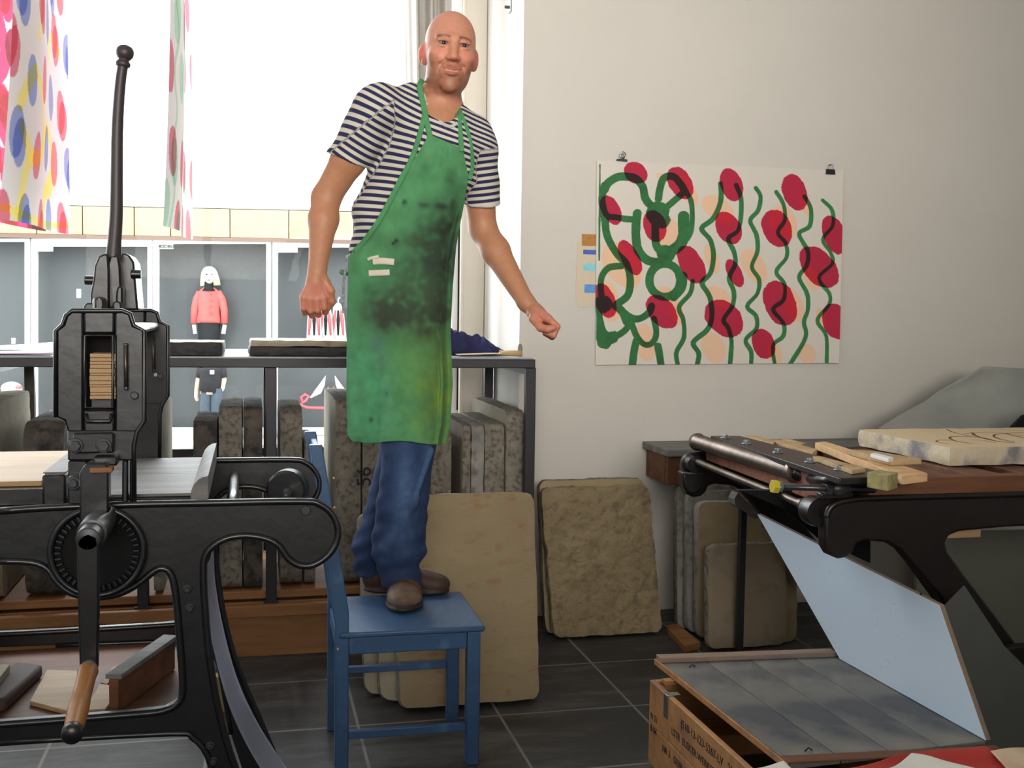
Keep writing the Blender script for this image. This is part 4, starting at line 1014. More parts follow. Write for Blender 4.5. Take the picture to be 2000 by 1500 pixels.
# big prepared stone with a drawing
zs0 = zr1 + 0.002; zs1 = 1.0
pL = PZ(1675, 838, zs1); pN = PZ(1853, 874, zs1)
xs = (pL.x + pN.x) / 2
M['stone_buff'] = mat('polished_buff_limestone', srgb(214, 190, 150), srgb(224, 202, 164), 0.6, scale=2)
M['stone_ledge'] = mat('ink_stained_pale_edge', srgb(196, 180, 150), srgb(224, 212, 190), 0.9, scale=10, bump=0.9, bscale=28, spots=srgb(86, 92, 112), spot_scale=10, spot_at=0.6)
big = stone_block('litho_stone', (xs, pN.y, zs0), (0, 0, zs1 - zs0), (0.98, 0, 0), (0, pL.y - pN.y, 0), M['stone_ledge'],
                  'large buff lithographic stone with brown line drawing lying on the hand press', None, cuts=(4, 24, 16), amp=0.006, corner=0.02, mface=M['stone_buff'], seed=21)
M['drawing'] = mat('red_brown_drawing', srgb(120, 62, 48), None, 0.8)
dr = MB()
def zc_pt(x, y):  # crop pixel -> stone top
    return PZ(1640 + x / 5.5556, 700 + y / 5.5556, zs1 + 0.0004)
for cv_, w in [([(1160,768),(1230,800),(1330,825),(1450,850),(1560,862),(1650,880)], 4), ([(1440,922),(1280,900),(1200,870),(1210,850),(1330,845),(1420,850)], 5),
              ([(1050,905),(1060,890),(1150,885),(1220,890)], 3), ([(1180,928),(1100,915),(1050,902)], 3), ([(1440,808),(1480,840),(1620,880),(1760,905),(1900,915)], 7),
              ([(1360,820),(1450,805),(1600,800),(1750,808),(1840,818)], 3), ([(1900,905),(1760,880),(1680,850),(1690,825),(1830,812),(2000,805)], 5),
              ([(1800,815),(1900,840),(2050,868)], 5), ([(1730,768),(1850,778),(2000,785)], 2), ([(1430,885),(1560,890),(1690,915)], 3), ([(1900,830),(2100,850),(2300,880)], 4)]:
    pts = smooth_curve([zc_pt(x, y) for x, y in cv_], 6)
    n = len(pts); dr = MB()
    for i in range(n - 1):
        d = (pts[i + 1] - pts[i]).normalized(); s = Vector((-d.y, d.x, 0)) * 0.0009 * w
        dr.add([pts[i] - s, pts[i] + s, pts[i + 1] + s, pts[i + 1] - s], [(0, 1, 2, 3)])
    dr.build('drawn_line', M['drawing'], big)

# grey sheet standing behind the stone
cv_ = [(1716,836),(1760,808),(1806,784),(1830,766),(1852,753),(1885,736),(1919,715),(1965,718),(2030,722),(2100,728)]
P = np.zeros((60, 24, 3))
xs_ = np.linspace(1716, 2095, 60)
ys_ = np.interp(xs_, [c[0] for c in cv_], [c[1] for c in cv_])
for i in range(60):
    for j in range(24):
        v = j / 23
        ybot = 872
        y = ybot + (ys_[i] - ybot) * v
        x = xs_[i] - 22 * v * 0
        Y = 4.35 + 0.32 * v + 0.04 * sin(xs_[i] * 0.02 + v * 3) - 0.10 * v ** 3
        P[i, j] = PY(x, y, Y)
sh = grid_mesh('zinc_sheet', P, mat('grey_sheet', srgb(140, 144, 140), srgb(172, 174, 166), 0.6, metal=0.0, scale=3, bump=0.1, bscale=6), solid=0.002)
tag(sh, 'crumpled grey sheet standing up behind the large stone on the hand press', 'sheet')
pz = MB().prism([PY(x, y, 4.20) for x, y in [(1962, 850), (2000, 812), (2100, 780), (2100, 850)]], (0, 0.02, 0)).build('black_box', M['dark_gap'], None)
tag(pz, 'black object at the right picture edge behind the large stone', 'box')
# ================================================================== blue chair
q1 = PZ(920, 1490, 0); q2 = PZ(880, 1407, 0); q3 = PZ(667, 1510, 0)
cho = (q1 + q3) / 2
ex = (q1 - q3); Wc = ex.length + 0.045; ex.normalize()
ey = Vector((-ex.y, ex.x, 0)); Dc = (q2 - q1).dot(ey) + 0.04
chc = q3 - ex * 0.0225 - ey * 0.02
BP = M['blue_paint']
chair = empty('chair', cho + ey * Dc / 2, 'blue painted wooden chair with the man standing on its seat', 'chair')
def cb(name, x0, x1, y0, y1, z0, z1, bev=0.004, parent=chair, m=BP):
    return MB().obox(chc + ex * x0 + ey * y0 + UP * z0, ex * (x1 - x0), ey * (y1 - y0), UP * (z1 - z0)).build(name, m, parent, bevel=bev)
SZ = 0.45; lw = 0.042
seatx0, seatx1 = 0.012, Wc + 0.012
cb('seat', seatx0, seatx1, -0.012, Dc + 0.012, SZ - 0.02, SZ, 0.007)
cb('leg', Wc - lw, Wc, 0, lw, 0, SZ - 0.02); cb('leg', Wc - lw, Wc, Dc - lw, Dc, 0, SZ - 0.02)
zt_ch = PD(622, 860, 3.42).z
for y0 in (0.0, Dc - lw):
    # rear leg continues as the back post, raked backwards
    pr = [(0, 0), (lw, 0), (lw, SZ + 0.06), (-0.078 + 0.038, zt_ch), (-0.078, zt_ch), (0, SZ + 0.02)]
    MB().prism([chc + ex * a + ey * (y0 - 0.004) + UP * z for a, z in pr], ey * (lw * 0.8)).build('back_post', BP, chair, bevel=0.004)
cb('apron_rail', lw, Wc - lw, 0.006, 0.024, SZ - 0.075, SZ - 0.021)
cb('apron_rail', lw, Wc - lw, Dc - 0.024, Dc - 0.006, SZ - 0.075, SZ - 0.021)
cb('apron_rail', Wc - 0.026, Wc - 0.008, lw, Dc - lw, SZ - 0.075, SZ - 0.021)
cb('apron_rail', 0.006, 0.024, lw, Dc - lw, SZ - 0.075, SZ - 0.021)
cb('stretcher', lw, Wc - lw, 0.01, 0.03, 0.108, 0.134, 0.003); cb('stretcher', lw, Wc - lw, Dc - 0.03, Dc - 0.01, 0.19, 0.214, 0.003)
for z0, z1, k in ((zt_ch - 0.10, zt_ch - 0.02, 0.9), (zt_ch - 0.26, zt_ch - 0.19, 0.62)):
    o = chc - ex * (0.072 * k - .006) + ey * (lw * .8) + UP * z0
    MB().obox(o, ex * 0.018, ey * (Dc - lw * 1.7), UP * (z1 - z0)).build('back_slat', BP, chair, bevel=0.004)
for z, xx in ((zt_ch - 0.10, 0.006), (zt_ch - 0.19, 0.008), (SZ - 0.05, 0.02)):
    p = chc + ex * (xx - 0.012) + ey * (-0.004) + UP * z
    MB().cyl(p - ey * 0.0015, p + ey * 0.002, 0.0035, seg=10).build('screw_cap', M['wood_pale'], chair)

# ================================================================== leaning stones
def lean(nm, bl, br, tr, th, m, mf, lab, grp, cuts=(3, 20, 24), corner=0.04, amp=0.005, seed=0, back=None):
    """front face: bottom-left, bottom-right on the floor, top-right corner; thickness goes away from the viewer"""
    b = br - bl
    c = tr - br
    c = c - b * (c.dot(b) / b.length_squared) if False else c
    n = b.cross(c).normalized()
    if n.dot(FW) < 0: n = -n
    o = stone_block(nm, bl, n * th, b, c, m, lab, grp, cuts=cuts, corner=corner, amp=amp, mface=mf, seed=seed)
    lo = min((o.matrix_world @ v.co).z if False else v.co.z for v in o.data.vertices)
    o.location.z = max(0.0, o.location.z) if abs(o.location.z) > 0.0 else 0.0
    o.location.z = 0.001
    return o
def top_at(bot, px, py, lean_deg):
    """point seen at the pixel, lying on the plane through 'bot' that leans away by lean_deg"""
    n = Vector((-0.0, -cos(radians(lean_deg)), sin(radians(lean_deg))))
    r = ray(px, py); return O + r * ((bot - O).dot(n) / r.dot(n))
G1 = 'litho stones leaning in front of the steel rack'
bl = PZ(778, 1391, 0); br = PZ(1060, 1381, 0); bl.y = br.y = (bl.y * .6 + br.y * .4); tr = top_at(br, 1044, 968, 13)
def rust_mat():
    m = M['stone_tan'].copy(); m.name = 'limestone_tan_rusty'
    return m
M['stone_rust'] = mat('limestone_rust_stained', srgb(142, 125, 95), srgb(162, 145, 114), 0.85, scale=3, bump=0.3, bscale=45, spots=srgb(146, 90, 48), spot_scale=13, spot_at=0.68, spot_amt=.6, stretch=(1, 1, 2.2))
SA = lean('litho_stone', bl, br, tr, 0.07, M['stone_rough'], M['stone_rust'], 'large tan stone with rust stains leaning against the rack behind the blue chair', G1, seed=31)
bl2 = PZ(740, 1372, 0); br2 = bl2 + Vector((0.5, 0, 0)); 
bl2 = Vector((bl2.x, bl.y + 0.095, 0)); br2 = Vector((bl2.x + 0.50, bl2.y, 0)); tr2 = top_at(br2, 1010, 985, 13); tr2.x = br2.x - 0.02
lean('litho_stone', bl2, br2, tr2, 0.06, M['stone_rough'], M['stone_light'], 'pale stone directly behind the rust-stained one, its left edge showing', G1, seed=33)
bl3 = Vector((PZ(716, 1355, 0).x - .01, bl.y + 0.18, 0)); br3 = bl3 + Vector((0.46, 0, 0)); tr3 = top_at(br3, 960, 1000, 13); tr3.x = br3.x - 0.02
lean('litho_stone', bl3, br3, tr3, 0.055, M['stone_grey'], M['stone_light'], 'rearmost stone of the three leaning behind the blue chair seat', G1, seed=35)

G2 = 'litho stones leaning against the white wall'
bl = PZ(1079, 1249, 0); br = PZ(1299, 1243, 0); ym = (bl.y + br.y) / 2 + .0; bl.y = ym; br.y = ym
top = top_at(bl, 1056, 958, 7)
def pit_mat():
    m = mat('pitted_limestone', srgb(134, 118, 90), srgb(158, 142, 110), 0.95, scale=5, bump=1.0, bscale=24, bdist=0.03, spots=srgb(96, 88, 74), spot_scale=22, spot_at=0.64, spot_amt=.55); return m
M['stone_pit'] = pit_mat()
up_ = (top - bl)
tr = br + up_ + Vector((PY(1279, 955, top.y).x - (br.x + up_.x), 0, 0)) * 0.0
stone_pit = lean('litho_stone', bl, br, br + up_, 0.055, M['stone_pit'], M['stone_pit'], 'pitted tan stone leaning on the white wall between the rack and the hand press', G2, cuts=(3, 34, 44), amp=0.008, seed=41, corner=0.035)
# real hollows in its face
me = stone_pit.data; lw_ = stone_pit.location
nrm = (br - bl).cross(up_).normalized(); 
if nrm.dot(FW) < 0: nrm = -nrm
pits = [(1165, 1075, 16, .016), (1118, 1098, 14, .014), (1105, 1022, 15, .012), (1145, 1035, 12, .010), (1235, 1020, 13, .010), (1120, 1150, 12, .010), (1260, 1150, 11, .010), (1210, 1160, 12, .010),
        (1100, 1055, 12, .01), (1190, 1040, 10, .008), (1175, 1120, 14, .01), (1215, 1090, 10, .008), (1150, 1165, 9, .008), (1245, 1080, 10, .008), (1135, 1210, 9, .006)]
pp_ = [(bl + (PY(x, y, ym + 0.05) - bl), r / 2150 * 5.0, d) for x, y, r, d in pits]
for v in me.vertices:
    w = v.co + lw_
    if (w - bl).dot(nrm) < 0.015:
        dsum = 0
        for c, r, d in pp_:
            dd_ = ((w.x - c.x) ** 2 + (w.z - c.z) ** 2)
            dsum += 1.7 * d * math.exp(-dd_ / (r * r) * 1.4)
        dsum += 0.004 * max(0, noise.noise(w * 22)) + 0.003 * noise.noise(w * 50)
        v.co += nrm * dsum
bk = Vector((bl.x - 0.02, ym + 0.075, 0)); brk = Vector((br.x - 0.03, ym + 0.075, 0)); tk = top_at(bk, 1052, 941, 6)
lean('litho_stone', bk, brk, brk + (tk - bk), 0.055, M['stone_rough'], M['stone_tan'], 'stone standing directly behind the pitted tan one, only its top and left edge visible', G2, seed=43)
# timber wedge on the floor
a, b, c, d = PZ(1300, 1222, .03), PZ(1322, 1216, .03), PZ(1368, 1254, .03), PZ(1338, 1262, .03)
tag(MB().prism([Vector((p.x, p.y, 0)) for p in (a, b, c, d)], (0, 0, .03)).build('timber_offcut', M['wood_orange'], None, bevel=.002), 'short timber offcut on the slate floor right of the pitted stone', 'timber offcut')

# narrow table behind the hand press
tb = empty('narrow_table', (PY(1490, 1000, 4.8).x, 4.8, 0), 'narrow table with grey top and brown frame against the white wall behind the hand press', 'table')
ztp = PY(1306, 893, 4.62).z
x0 = PY(1303, 893, 4.62).x; x1 = 3.4
MB().box(x0, x1, 4.62, YW - 0.004, ztp, ztp + 0.035).build('table_top', M['wood_grey'], tb, bevel=0.006)
MB().box(x0 + 0.02, x1 - 0.02, 4.66, 4.69, ztp - 0.13, ztp - 0.001).build('front_rail', M['wood_brown'], tb, bevel=0.002)
MB().box(x0 + 0.02, x0 + 0.05, 4.70, YW - 0.01, ztp - 0.13, ztp - 0.001).build('side_rail', M['wood_brown'], tb, bevel=0.002)
for x in (x0 + 0.30, x1 - 0.10):
    MB().box(x, x + 0.05, YW - 0.07, YW - 0.02, 0, ztp - 0.001).build('leg', M['wood_brown'], tb, bevel=0.002)

M['stone_brown_grey'] = mat('limestone_brown_grey', srgb(140, 126, 106), srgb(156, 142, 120), 0.85, scale=4, bump=0.2, bscale=40, spots=srgb(120, 106, 88), spot_scale=10)  # even brown-grey limestone colour
G3 = 'litho stones leaning under the narrow table'
def up_stone(lab, x0, x1, ytop, ybot, th, m, mf, seed, ln=5, cuts=(3, 16, 22), corner=0.04):
    bl = PZ(x0, ybot, 0); br = PZ(x1, ybot, 0); br.y = bl.y
    t = top_at(bl, x0, ytop, ln)
    return lean('litho_stone', bl, br, br + (t - bl), th, m, mf, lab, G3, seed=seed, cuts=cuts, corner=corner)
up_stone('rearmost grey stone under the narrow table, its left edge against the corner shadow', 1322, 1440, 950, 1233, 0.05, M['stone_rough'], M['stone_grey'], 51, ln=5)
up_stone('dark-edged grey stone second from the back under the narrow table', 1342, 1470, 962, 1241, 0.05, M['stone_grey'], M['stone_grey'], 53, ln=5)
up_stone('brown-stained stone with rounded corner, third from the back under the narrow table', 1362, 1520, 983, 1251, 0.05, M['stone_grey'], M['stone_tan'], 55, ln=3)
up_stone('small smooth front stone behind the thin black post', 1382, 1552, 1068, 1273, 0.045, M['stone_rough'], M['stone_brown_grey'], 57, ln=5)
up_stone('thin pale stone edge just right of the small front stone', 1475, 1566, 1082, 1260, 0.03, M['stone_rough'], M['stone_tan'], 58, ln=5)

# thin black post carrying a pale timber arm
ps = empty('support_stand', PZ(1443, 1272, 0), 'thin black post with a pale grey timber arm in front of the leaning stones', 'stand')
pb0 = PZ(1443, 1275, 0)
zpo = PY(1446, 985, pb0.y).z
MB().box(pb0.x - 0.014, pb0.x + 0.014, pb0.y - 0.014, pb0.y + 0.014, 0, zpo).build('post', M['rack_steel'], ps, bevel=0.002)
YP = pb0.y
MB().prism([PY(x, y, YP - 0.03) for x, y in [(1434,975),(1441,962),(1488,1005),(1476,1014),(1436,987)]], (0, 0.06, 0)).build('timber_arm', M['wood_grey'], ps, bevel=0.002)

# ================================================================== crate with lid
zL = 0.30
A_ = PZ(1281, 1287, zL); B_ = PZ(1622, 1275, zL); C_ = PZ(1925, 1447, zL); D_ = PZ(1541, 1492, zL)
crate = empty('wooden_crate', (A_ + B_ + C_ + D_) / 4 * 1.0, 'old wooden shipping crate with black stencilled text and loose plank lid on the floor', 'crate')
crate.location.z = 0
M['crate_wood'] = wood('crate_pine', srgb(166, 116, 70), srgb(196, 144, 94), dark=srgb(130, 96, 78))
M['lid_wood'] = mat('worn_grey_plank', srgb(100, 102, 102), srgb(142, 136, 124), 0.7, scale=4.5, bump=0.12, bscale=30, spots=srgb(58, 64, 76), spot_scale=3.6, spot_at=0.54)
e1 = (D_ - A_); l1 = e1.length; u1 = e1.normalized()         # long edge towards the viewer
u2 = Vector((-u1.y, u1.x, 0)); 
if u2.dot(B_ - A_) < 0: u2 = -u2
w2 = (B_ - A_).dot(u2); w3 = (C_ - D_).dot(u2)
W_ = (w2 + w3) / 2
th = 0.018
# crate box (slightly shifted so that the lid sits askew)
Oc = PZ(1269, 1325, 0.272); Oc = Vector((Oc.x, Oc.y, 0)) 
Od = PZ(1462, 1500, 0.272); v1 = (Vector((Od.x, Od.y, 0)) - Oc); 
v1 = v1.normalized(); v2 = Vector((-v1.y, v1.x, 0))
if v2.dot(B_ - A_) < 0: v2 = -v2
Lc = l1 * 1.0; hC = 0.268
for k in range(2):
    z0, z1 = (0.0, 0.128) if k == 0 else (0.130, hC)
    MB().obox(Oc + UP * z0, v1 * Lc, v2 * th, UP * (z1 - z0)).build('side_board', M['crate_wood'], crate, bevel=0.003)
    MB().obox(Oc + v2 * (W_ - th) + UP * z0, v1 * Lc, v2 * th, UP * (z1 - z0)).build('side_board', M['crate_wood'], crate, bevel=0.003)
    MB().obox(Oc + v2 * th + UP * z0, v1 * th, v2 * (W_ - 2 * th), UP * (z1 - z0)).build('end_board', M['crate_wood'], crate, bevel=0.003)
    MB().obox(Oc + v2 * th + v1 * (Lc - th) + UP * z0, v1 * th, v2 * (W_ - 2 * th), UP * (z1 - z0)).build('end_board', M['crate_wood'], crate, bevel=0.003)
MB().obox(Oc + v1 * 0.03 + v2 * 0.03 + UP * hC, v1 * 0.03, v2 * (W_ - .06), UP * 0.012).build('batten', M['crate_wood'], crate)
MB().obox(Oc + v1 * (Lc - .06) + v2 * 0.03 + UP * hC, v1 * 0.03, v2 * (W_ - .06), UP * 0.012).build('batten', M['crate_wood'], crate)
# metal clasp on the front side
mc = M['bright_steel']
zc0 = Oc + v1 * 0.13
MB().obox(zc0 - v2 * 0.004 + UP * (hC - 0.07), v1 * 0.028, v2 * 0.004, UP * 0.072).obox(zc0 - v2 * 0.004 + UP * (hC), v1 * 0.028, v2 * 0.045, UP * 0.003).build('clasp', mc, crate, bevel=0.001)
# stencilled writing
def stencil(s, along, z, size):
    o = Oc + v1 * along + UP * z - v2 * 0.0006
    return text_mesh('stencil_text', s, size, o, v1, UP, M['ink'], crate, 0.0002)
stencil('(510-12-123-5267-LV   21   X', 0.26, 0.214, 0.034)
stencil('LSTR  ELEKTR.WERKSTATT  MECHANIK', 0.19, 0.165, 0.031)
stencil('NR 3   GEW 48 KG   BRUTTO', 0.12, 0.085, 0.030)
stencil('N 21', 0.015, 0.15, 0.03); stencil('B 04', 0.015, 0.11, 0.03)
MB().obox(Oc + v1 * 0.36 + UP * 0.10 - v2 * 0.0012, v1 * 0.07, v2 * 0.001, UP * 0.018).build('paper_label', M['white_goods'], crate)
# lid: five planks, two cross battens, raised end rail
lid = empty('crate_lid', (A_ + B_ + C_ + D_) / 4, 'grey worn plank lid lying askew on the wooden crate', 'lid')
npl = 4
bl_ = [A_ + (B_ - A_) * (i / npl) for i in range(npl + 1)]; cl_ = [D_ + (C_ - D_) * (i / npl) for i in range(npl + 1)]
zt_l = UP * 0.0; tL = 0.016
for i in range(npl):
    g_ = 0.0035
    a0 = bl_[i] + (bl_[i + 1] - bl_[i]).normalized() * g_; a1 = bl_[i + 1]
    d0 = cl_[i] + (cl_[i + 1] - cl_[i]).normalized() * g_; d1 = cl_[i + 1]
    MB().hexa([a0 - UP * tL, a1 - UP * tL, d1 - UP * tL, d0 - UP * tL, a0, a1, d1, d0]).build('plank', M['lid_wood'], lid, bevel=0.0015)
ee = (D_ - A_).normalized(); ef = (C_ - B_).normalized()
def cross(t0, t1, h, m, nm):
    a0 = A_ + ee * t0; a1 = A_ + ee * t1; b0 = B_ + ef * t0; b1 = B_ + ef * t1
    MB().hexa([a0, b0, b1, a1, a0 + UP * h, b0 + UP * h, b1 + UP * h, a1 + UP * h]).build(nm, m, lid, bevel=0.002)
M['lid_rail'] = wood('lid_rail_wood', srgb(136, 112, 96), srgb(160, 140, 122), dark=srgb(110, 96, 100))
cross(0.0, 0.045, 0.016, M['lid_rail'], 'end_rail')
le = (D_ - A_).length
cross(le - 0.045, le, 0.004, M['wood_brown'], 'end_rail')
MB().hexa([A_ - UP * (tL + .001) - u2 * .006, A_ - UP * (tL + .001), D_ - UP * (tL + .001), D_ - UP * (tL + .001) - u2 * .006, A_ + UP * .001 - u2 * .006, A_ + UP * .001, D_ + UP * .001, D_ + UP * .001 - u2 * .006]).build('edge_strip', M['crate_wood'], lid, bevel=.001)
for t, s in ((0.10, .07), (le - 0.07, .08)):
    p = A_ + ee * t + (B_ - A_).normalized() * s
    MB().tube([p + UP * .001, p + Vector((.01, 0, .010)), p + Vector((.022, .004, .002))], 0.0022, 8).build('bent_nail', M['bolt'], lid, smooth=True)

# ================================================================== white panel leaning on the press, grey plate
T0 = PZ(1479, 1004, 0.77); T1 = PZ(1834, 1182, 0.62); Bn = PZ(1925, 1446, 0.303); 
Bf = Vector(tuple(B_)) + (C_ - B_).normalized() * 0.075 - (B_ - A_).normalized() * 0.01; Bf.z = 0.303; Bn.z = 0.303
wpn = MB()
nn_ = ((Bf - Bn).cross(T1 - Bn)).normalized()
if nn_.dot(FW) < 0: nn_ = -nn_
# keep the board flat: recompute the far lower corner on the plane of the other three
r = ray(1479, 1004); T0 = O + r * ((T1 - O).dot(nn_) / r.dot(nn_))
M['lam'] = mat('pale_blue_laminate', srgb(205, 222, 240), srgb(209, 226, 242), 0.35, scale=2, spots=srgb(120, 124, 130), spot_scale=60, spot_at=0.80)
wp = empty('laminate_panel', (Bn + Bf) / 2, 'pale blue-white laminate panel leaning under the hand press on the crate lid', 'panel')
MB().prism([T0, T1, Bn, Bf], nn_ * 0.002).build('laminate_face', M['lam'], wp)
MB().prism([p + nn_ * 0.0022 for p in (T0, T1, Bn, Bf)], nn_ * 0.014).build('chipboard_core', mat('chipboard', srgb(132, 112, 96), srgb(150, 128, 108), 0.9, scale=60), wp)
for x, y in ((1489, 1028), (1800, 1160)):
    r = ray(x, y); p = O + r * ((T0 - O).dot(nn_) / r.dot(nn_))
    MB().cyl(p - nn_ * 0.003, p, 0.004, seg=12).build('screw', M['bolt'], wp)
gp = MB().prism([PY(x, y, 2.86) for x, y in [(1836,1192),(1884,1144),(1962,1262),(2100,1400),(2160,1520),(1945,1600)]], (0, 0.004, 0)).build('grey_plate', mat('dark_grey_plate', srgb(88, 92, 88), srgb(98, 102, 98), 0.5, scale=4, metal=0.2), None)
gp.data.transform(Matrix.Translation((0, 0, 0)))
lo = min(v.co.z for v in gp.data.vertices)
tag(gp, 'dark grey sheet metal plate leaning against the right leg of the hand press', 'metal plate')

# ================================================================== table corner with printed paper, right at the front
zt5 = 0.80
ft = empty('work_table', PZ(1900, 1600, zt5) * 1.0, 'work table in the bottom right corner under the red and white paper', 'table')
ft.location.z = 0
pts = [PZ(x, y, zt5) for x, y in [(1560, 1512), (2180, 1462), (2700, 1900), (1500, 2000)]]
MB().prism([Vector((p.x, p.y, zt5 - 0.03)) for p in pts], (0, 0, 0.03)).build('table_top', M['wood_pale'], ft, bevel=0.003)
cc_ = sum(pts, Vector()) / 4
for p in pts:
    q = p + (cc_ - p) * 0.22
    MB().box(q.x - 0.02, q.x + 0.02, q.y - 0.02, q.y + 0.02, 0, zt5 - 0.031).build('leg', M['wood_brown'], ft)
def paper(lab, q, z, m, grp=None, wav=0.006):
    n = 36; P = np.zeros((n, n, 3)); w = [PZ(x, y, z) for x, y in q]
    for i in range(n):
        for j in range(n):
            u, v = i / (n - 1), j / (n - 1)
            p = w[0] * (1 - u) * (1 - v) + w[1] * u * (1 - v) + w[2] * u * v + w[3] * (1 - u) * v
            P[i, j] = (p.x, p.y, z + wav * (0.5 + 0.5 * sin(u * 7 + v * 3)))
    o = grid_mesh('paper_sheet', P, m, solid=0.0008)
    return tag(o, lab, 'paper', grp)
wm = mat('white_paper', srgb(232, 230, 222), None, 0.8); rm = mat('red_print_paper', srgb(178, 40, 30), srgb(190, 46, 36), 0.7, scale=6)
cm = mat('cream_stained_paper', srgb(226, 214, 190), srgb(200, 150, 110), 0.8, scale=9)
paper('red printed paper sheet in the bottom right corner', [(1600, 1520), (1752, 1478), (1925, 1459), (2010, 1508)], zt5 + 0.003, rm, wav=0.003)
paper('cream stained sheet in the bottom right corner beside the red one', [(1935, 1470), (2080, 1455), (2200, 1560), (2010, 1560)], zt5 + 0.008, cm, wav=0.004)
paper('white sheet lying over the red paper at the bottom edge', [(1690, 1530), (1780, 1478), (1850, 1490), (2080, 1570)], zt5 + 0.013, wm)
paper('white paper corner at the bottom edge in front of the crate', [(1430, 1515), (1530, 1488), (1572, 1530), (1500, 1560)], zt5 + 0.003, wm, wav=0.002)
# ================================================================== painted prints (colour rasterised onto the vertices of the sheet)
def lin(c): return np.array(srgb(*c)[:3], dtype=np.float32)
class Canvas:
    def __init__(s, X, Yc, base):
        s.X, s.Y = X, Yc; s.c = np.tile(np.array(base, dtype=np.float32), X.shape + (1,))
        s.n = np.zeros_like(X)
        r = np.random.default_rng(3)
        ph = r.uniform(0, 6.28, (14, 3)); 
        for k in range(14):
            f = 0.02 * 1.35 ** k; a = ph[k, 0]
            s.n += np.sin(X * f * cos(a) + Yc * f * sin(a) + ph[k, 1]) * np.cos(X * f * 0.7 * sin(a) - Yc * f * cos(a) + ph[k, 2]) / (1 + 0.35 * k)
    def paint(s, mask, col, mult=True):
        m = np.clip(mask, 0, 1)[..., None]; col = np.array(col, dtype=np.float32)
        tgt = s.c * col if mult else col
        s.c = s.c * (1 - m) + tgt * m
    def ellipse(s, cx, cy, rx, ry, ang, col, mult=True, rough=0.07, clip=None):
        t = radians(ang); dx, dy = s.X - cx, s.Y - cy
        a = dx * cos(t) + dy * sin(t); b = -dx * sin(t) + dy * cos(t)
        e = np.sqrt((a / rx) ** 2 + (b / ry) ** 2) + s.n * rough * 0.3
        m = (1 - e) * min(rx, ry) / 2.0 + 0.5
        if clip is not None: m = np.minimum(m, clip * 10)
        s.paint(m, col, mult)
    def stroke_mask(s, pts, w):
        d = np.full(s.X.shape, 1e9, dtype=np.float32)
        P_ = [(p.x, p.y) for p in smooth_curve([Vector((a, b, 0)) for a, b in pts], 5)]
        for (x0, y0), (x1, y1) in zip(P_[:-1], P_[1:]):
            ex_, ey_ = x1 - x0, y1 - y0; L = ex_ * ex_ + ey_ * ey_ + 1e-6
            t = np.clip(((s.X - x0) * ex_ + (s.Y - y0) * ey_) / L, 0, 1)
            d = np.minimum(d, np.hypot(s.X - x0 - t * ex_, s.Y - y0 - t * ey_))
        return (w / 2 + s.n * 0.9 - d) / 2.0 + 0.5

# poster sheet
K = 3.2617
def cp(x, y): return 1100 + x / K, 270 + y / K
cor = [cp(212, 140), cp(1785, 205), cp(1748, 1432), cp(203, 1445)]
YPp = YW - 0.008
W3 = [PY(x, y, YPp) for x, y in cor]
nu, nv = 620, 480
U, V = np.meshgrid(np.linspace(0, 1, nu), np.linspace(0, 1, nv), indexing='ij')
def blerp(q, U, V):
    q = [np.array(tuple(p)) for p in q]
    return ((1 - U) * (1 - V))[..., None] * q[0] + (U * (1 - V))[..., None] * q[1] + (U * V)[..., None] * q[2] + ((1 - U) * V)[..., None] * q[3]
P = blerp(W3, U, V)
# project every vertex of the real sheet back to the picture to place the design
Rm = np.array(CAMR.transposed())
def project(P):
    q = (P - np.array(tuple(O))) @ Rm.T
    return 1000 + FPX * q[..., 0] / -q[..., 2], 750 - FPX * q[..., 1] / -q[..., 2]
sx_, sy_ = project(P)
X = ((sx_ - 1100) * K).astype(np.float32); Yc = ((sy_ - 270) * K).astype(np.float32)
cv = Canvas(X, Yc, lin((226, 220, 211)))
peach = lin((250, 210, 178)) / lin((232, 226, 218)) 
red = lin((194, 34, 70)); green = lin((48, 116, 64))
for e in [(985,450,118,72,35),(1400,540,85,115,-20),(945,770,42,95,-20),(1215,815,70,120,-30),(370,810,105,165,-35),(665,600,75,100,-15),(985,1010,90,60,30),(1462,1060,60,115,-20),
          (955,1335,75,105,-25),(515,1250,50,70,-10),(530,1360,55,60,-10),(715,1100,45,90,-20),(1550,1375,55,65,-20),(1345,1370,45,70,-20),(632,245,45,22,20),(295,985,45,90,-25),
          (310,1110,50,60,0),(1640,1140,32,60,-15),(1575,890,45,90,-30),(640,990,50,45,0),(790,330,45,110,-30),(1540,420,35,80,-20)]:
    cv.ellipse(*e, peach, rough=0.05)
reds = [(460,222,78,66,30),(742,285,72,112,-30),(1070,295,70,106,-20),(1472,345,76,120,-20),(302,458,58,98,-30),(582,560,72,104,-15),(1050,572,76,112,-30),(1360,575,92,122,-25),
        (1725,615,70,132,-20),(425,762,58,120,-28),(815,805,75,132,-28),(1090,860,46,98,-25),(1625,822,96,158,-38),(265,1035,66,112,-22),(625,1105,82,122,-38),(1022,1147,102,140,-50),
        (1378,1050,98,152,-22),(1730,1168,82,118,-18),(1272,1310,72,98,-20)]
for e in reds: cv.ellipse(*e, red / lin((232, 226, 218)), rough=0.09)
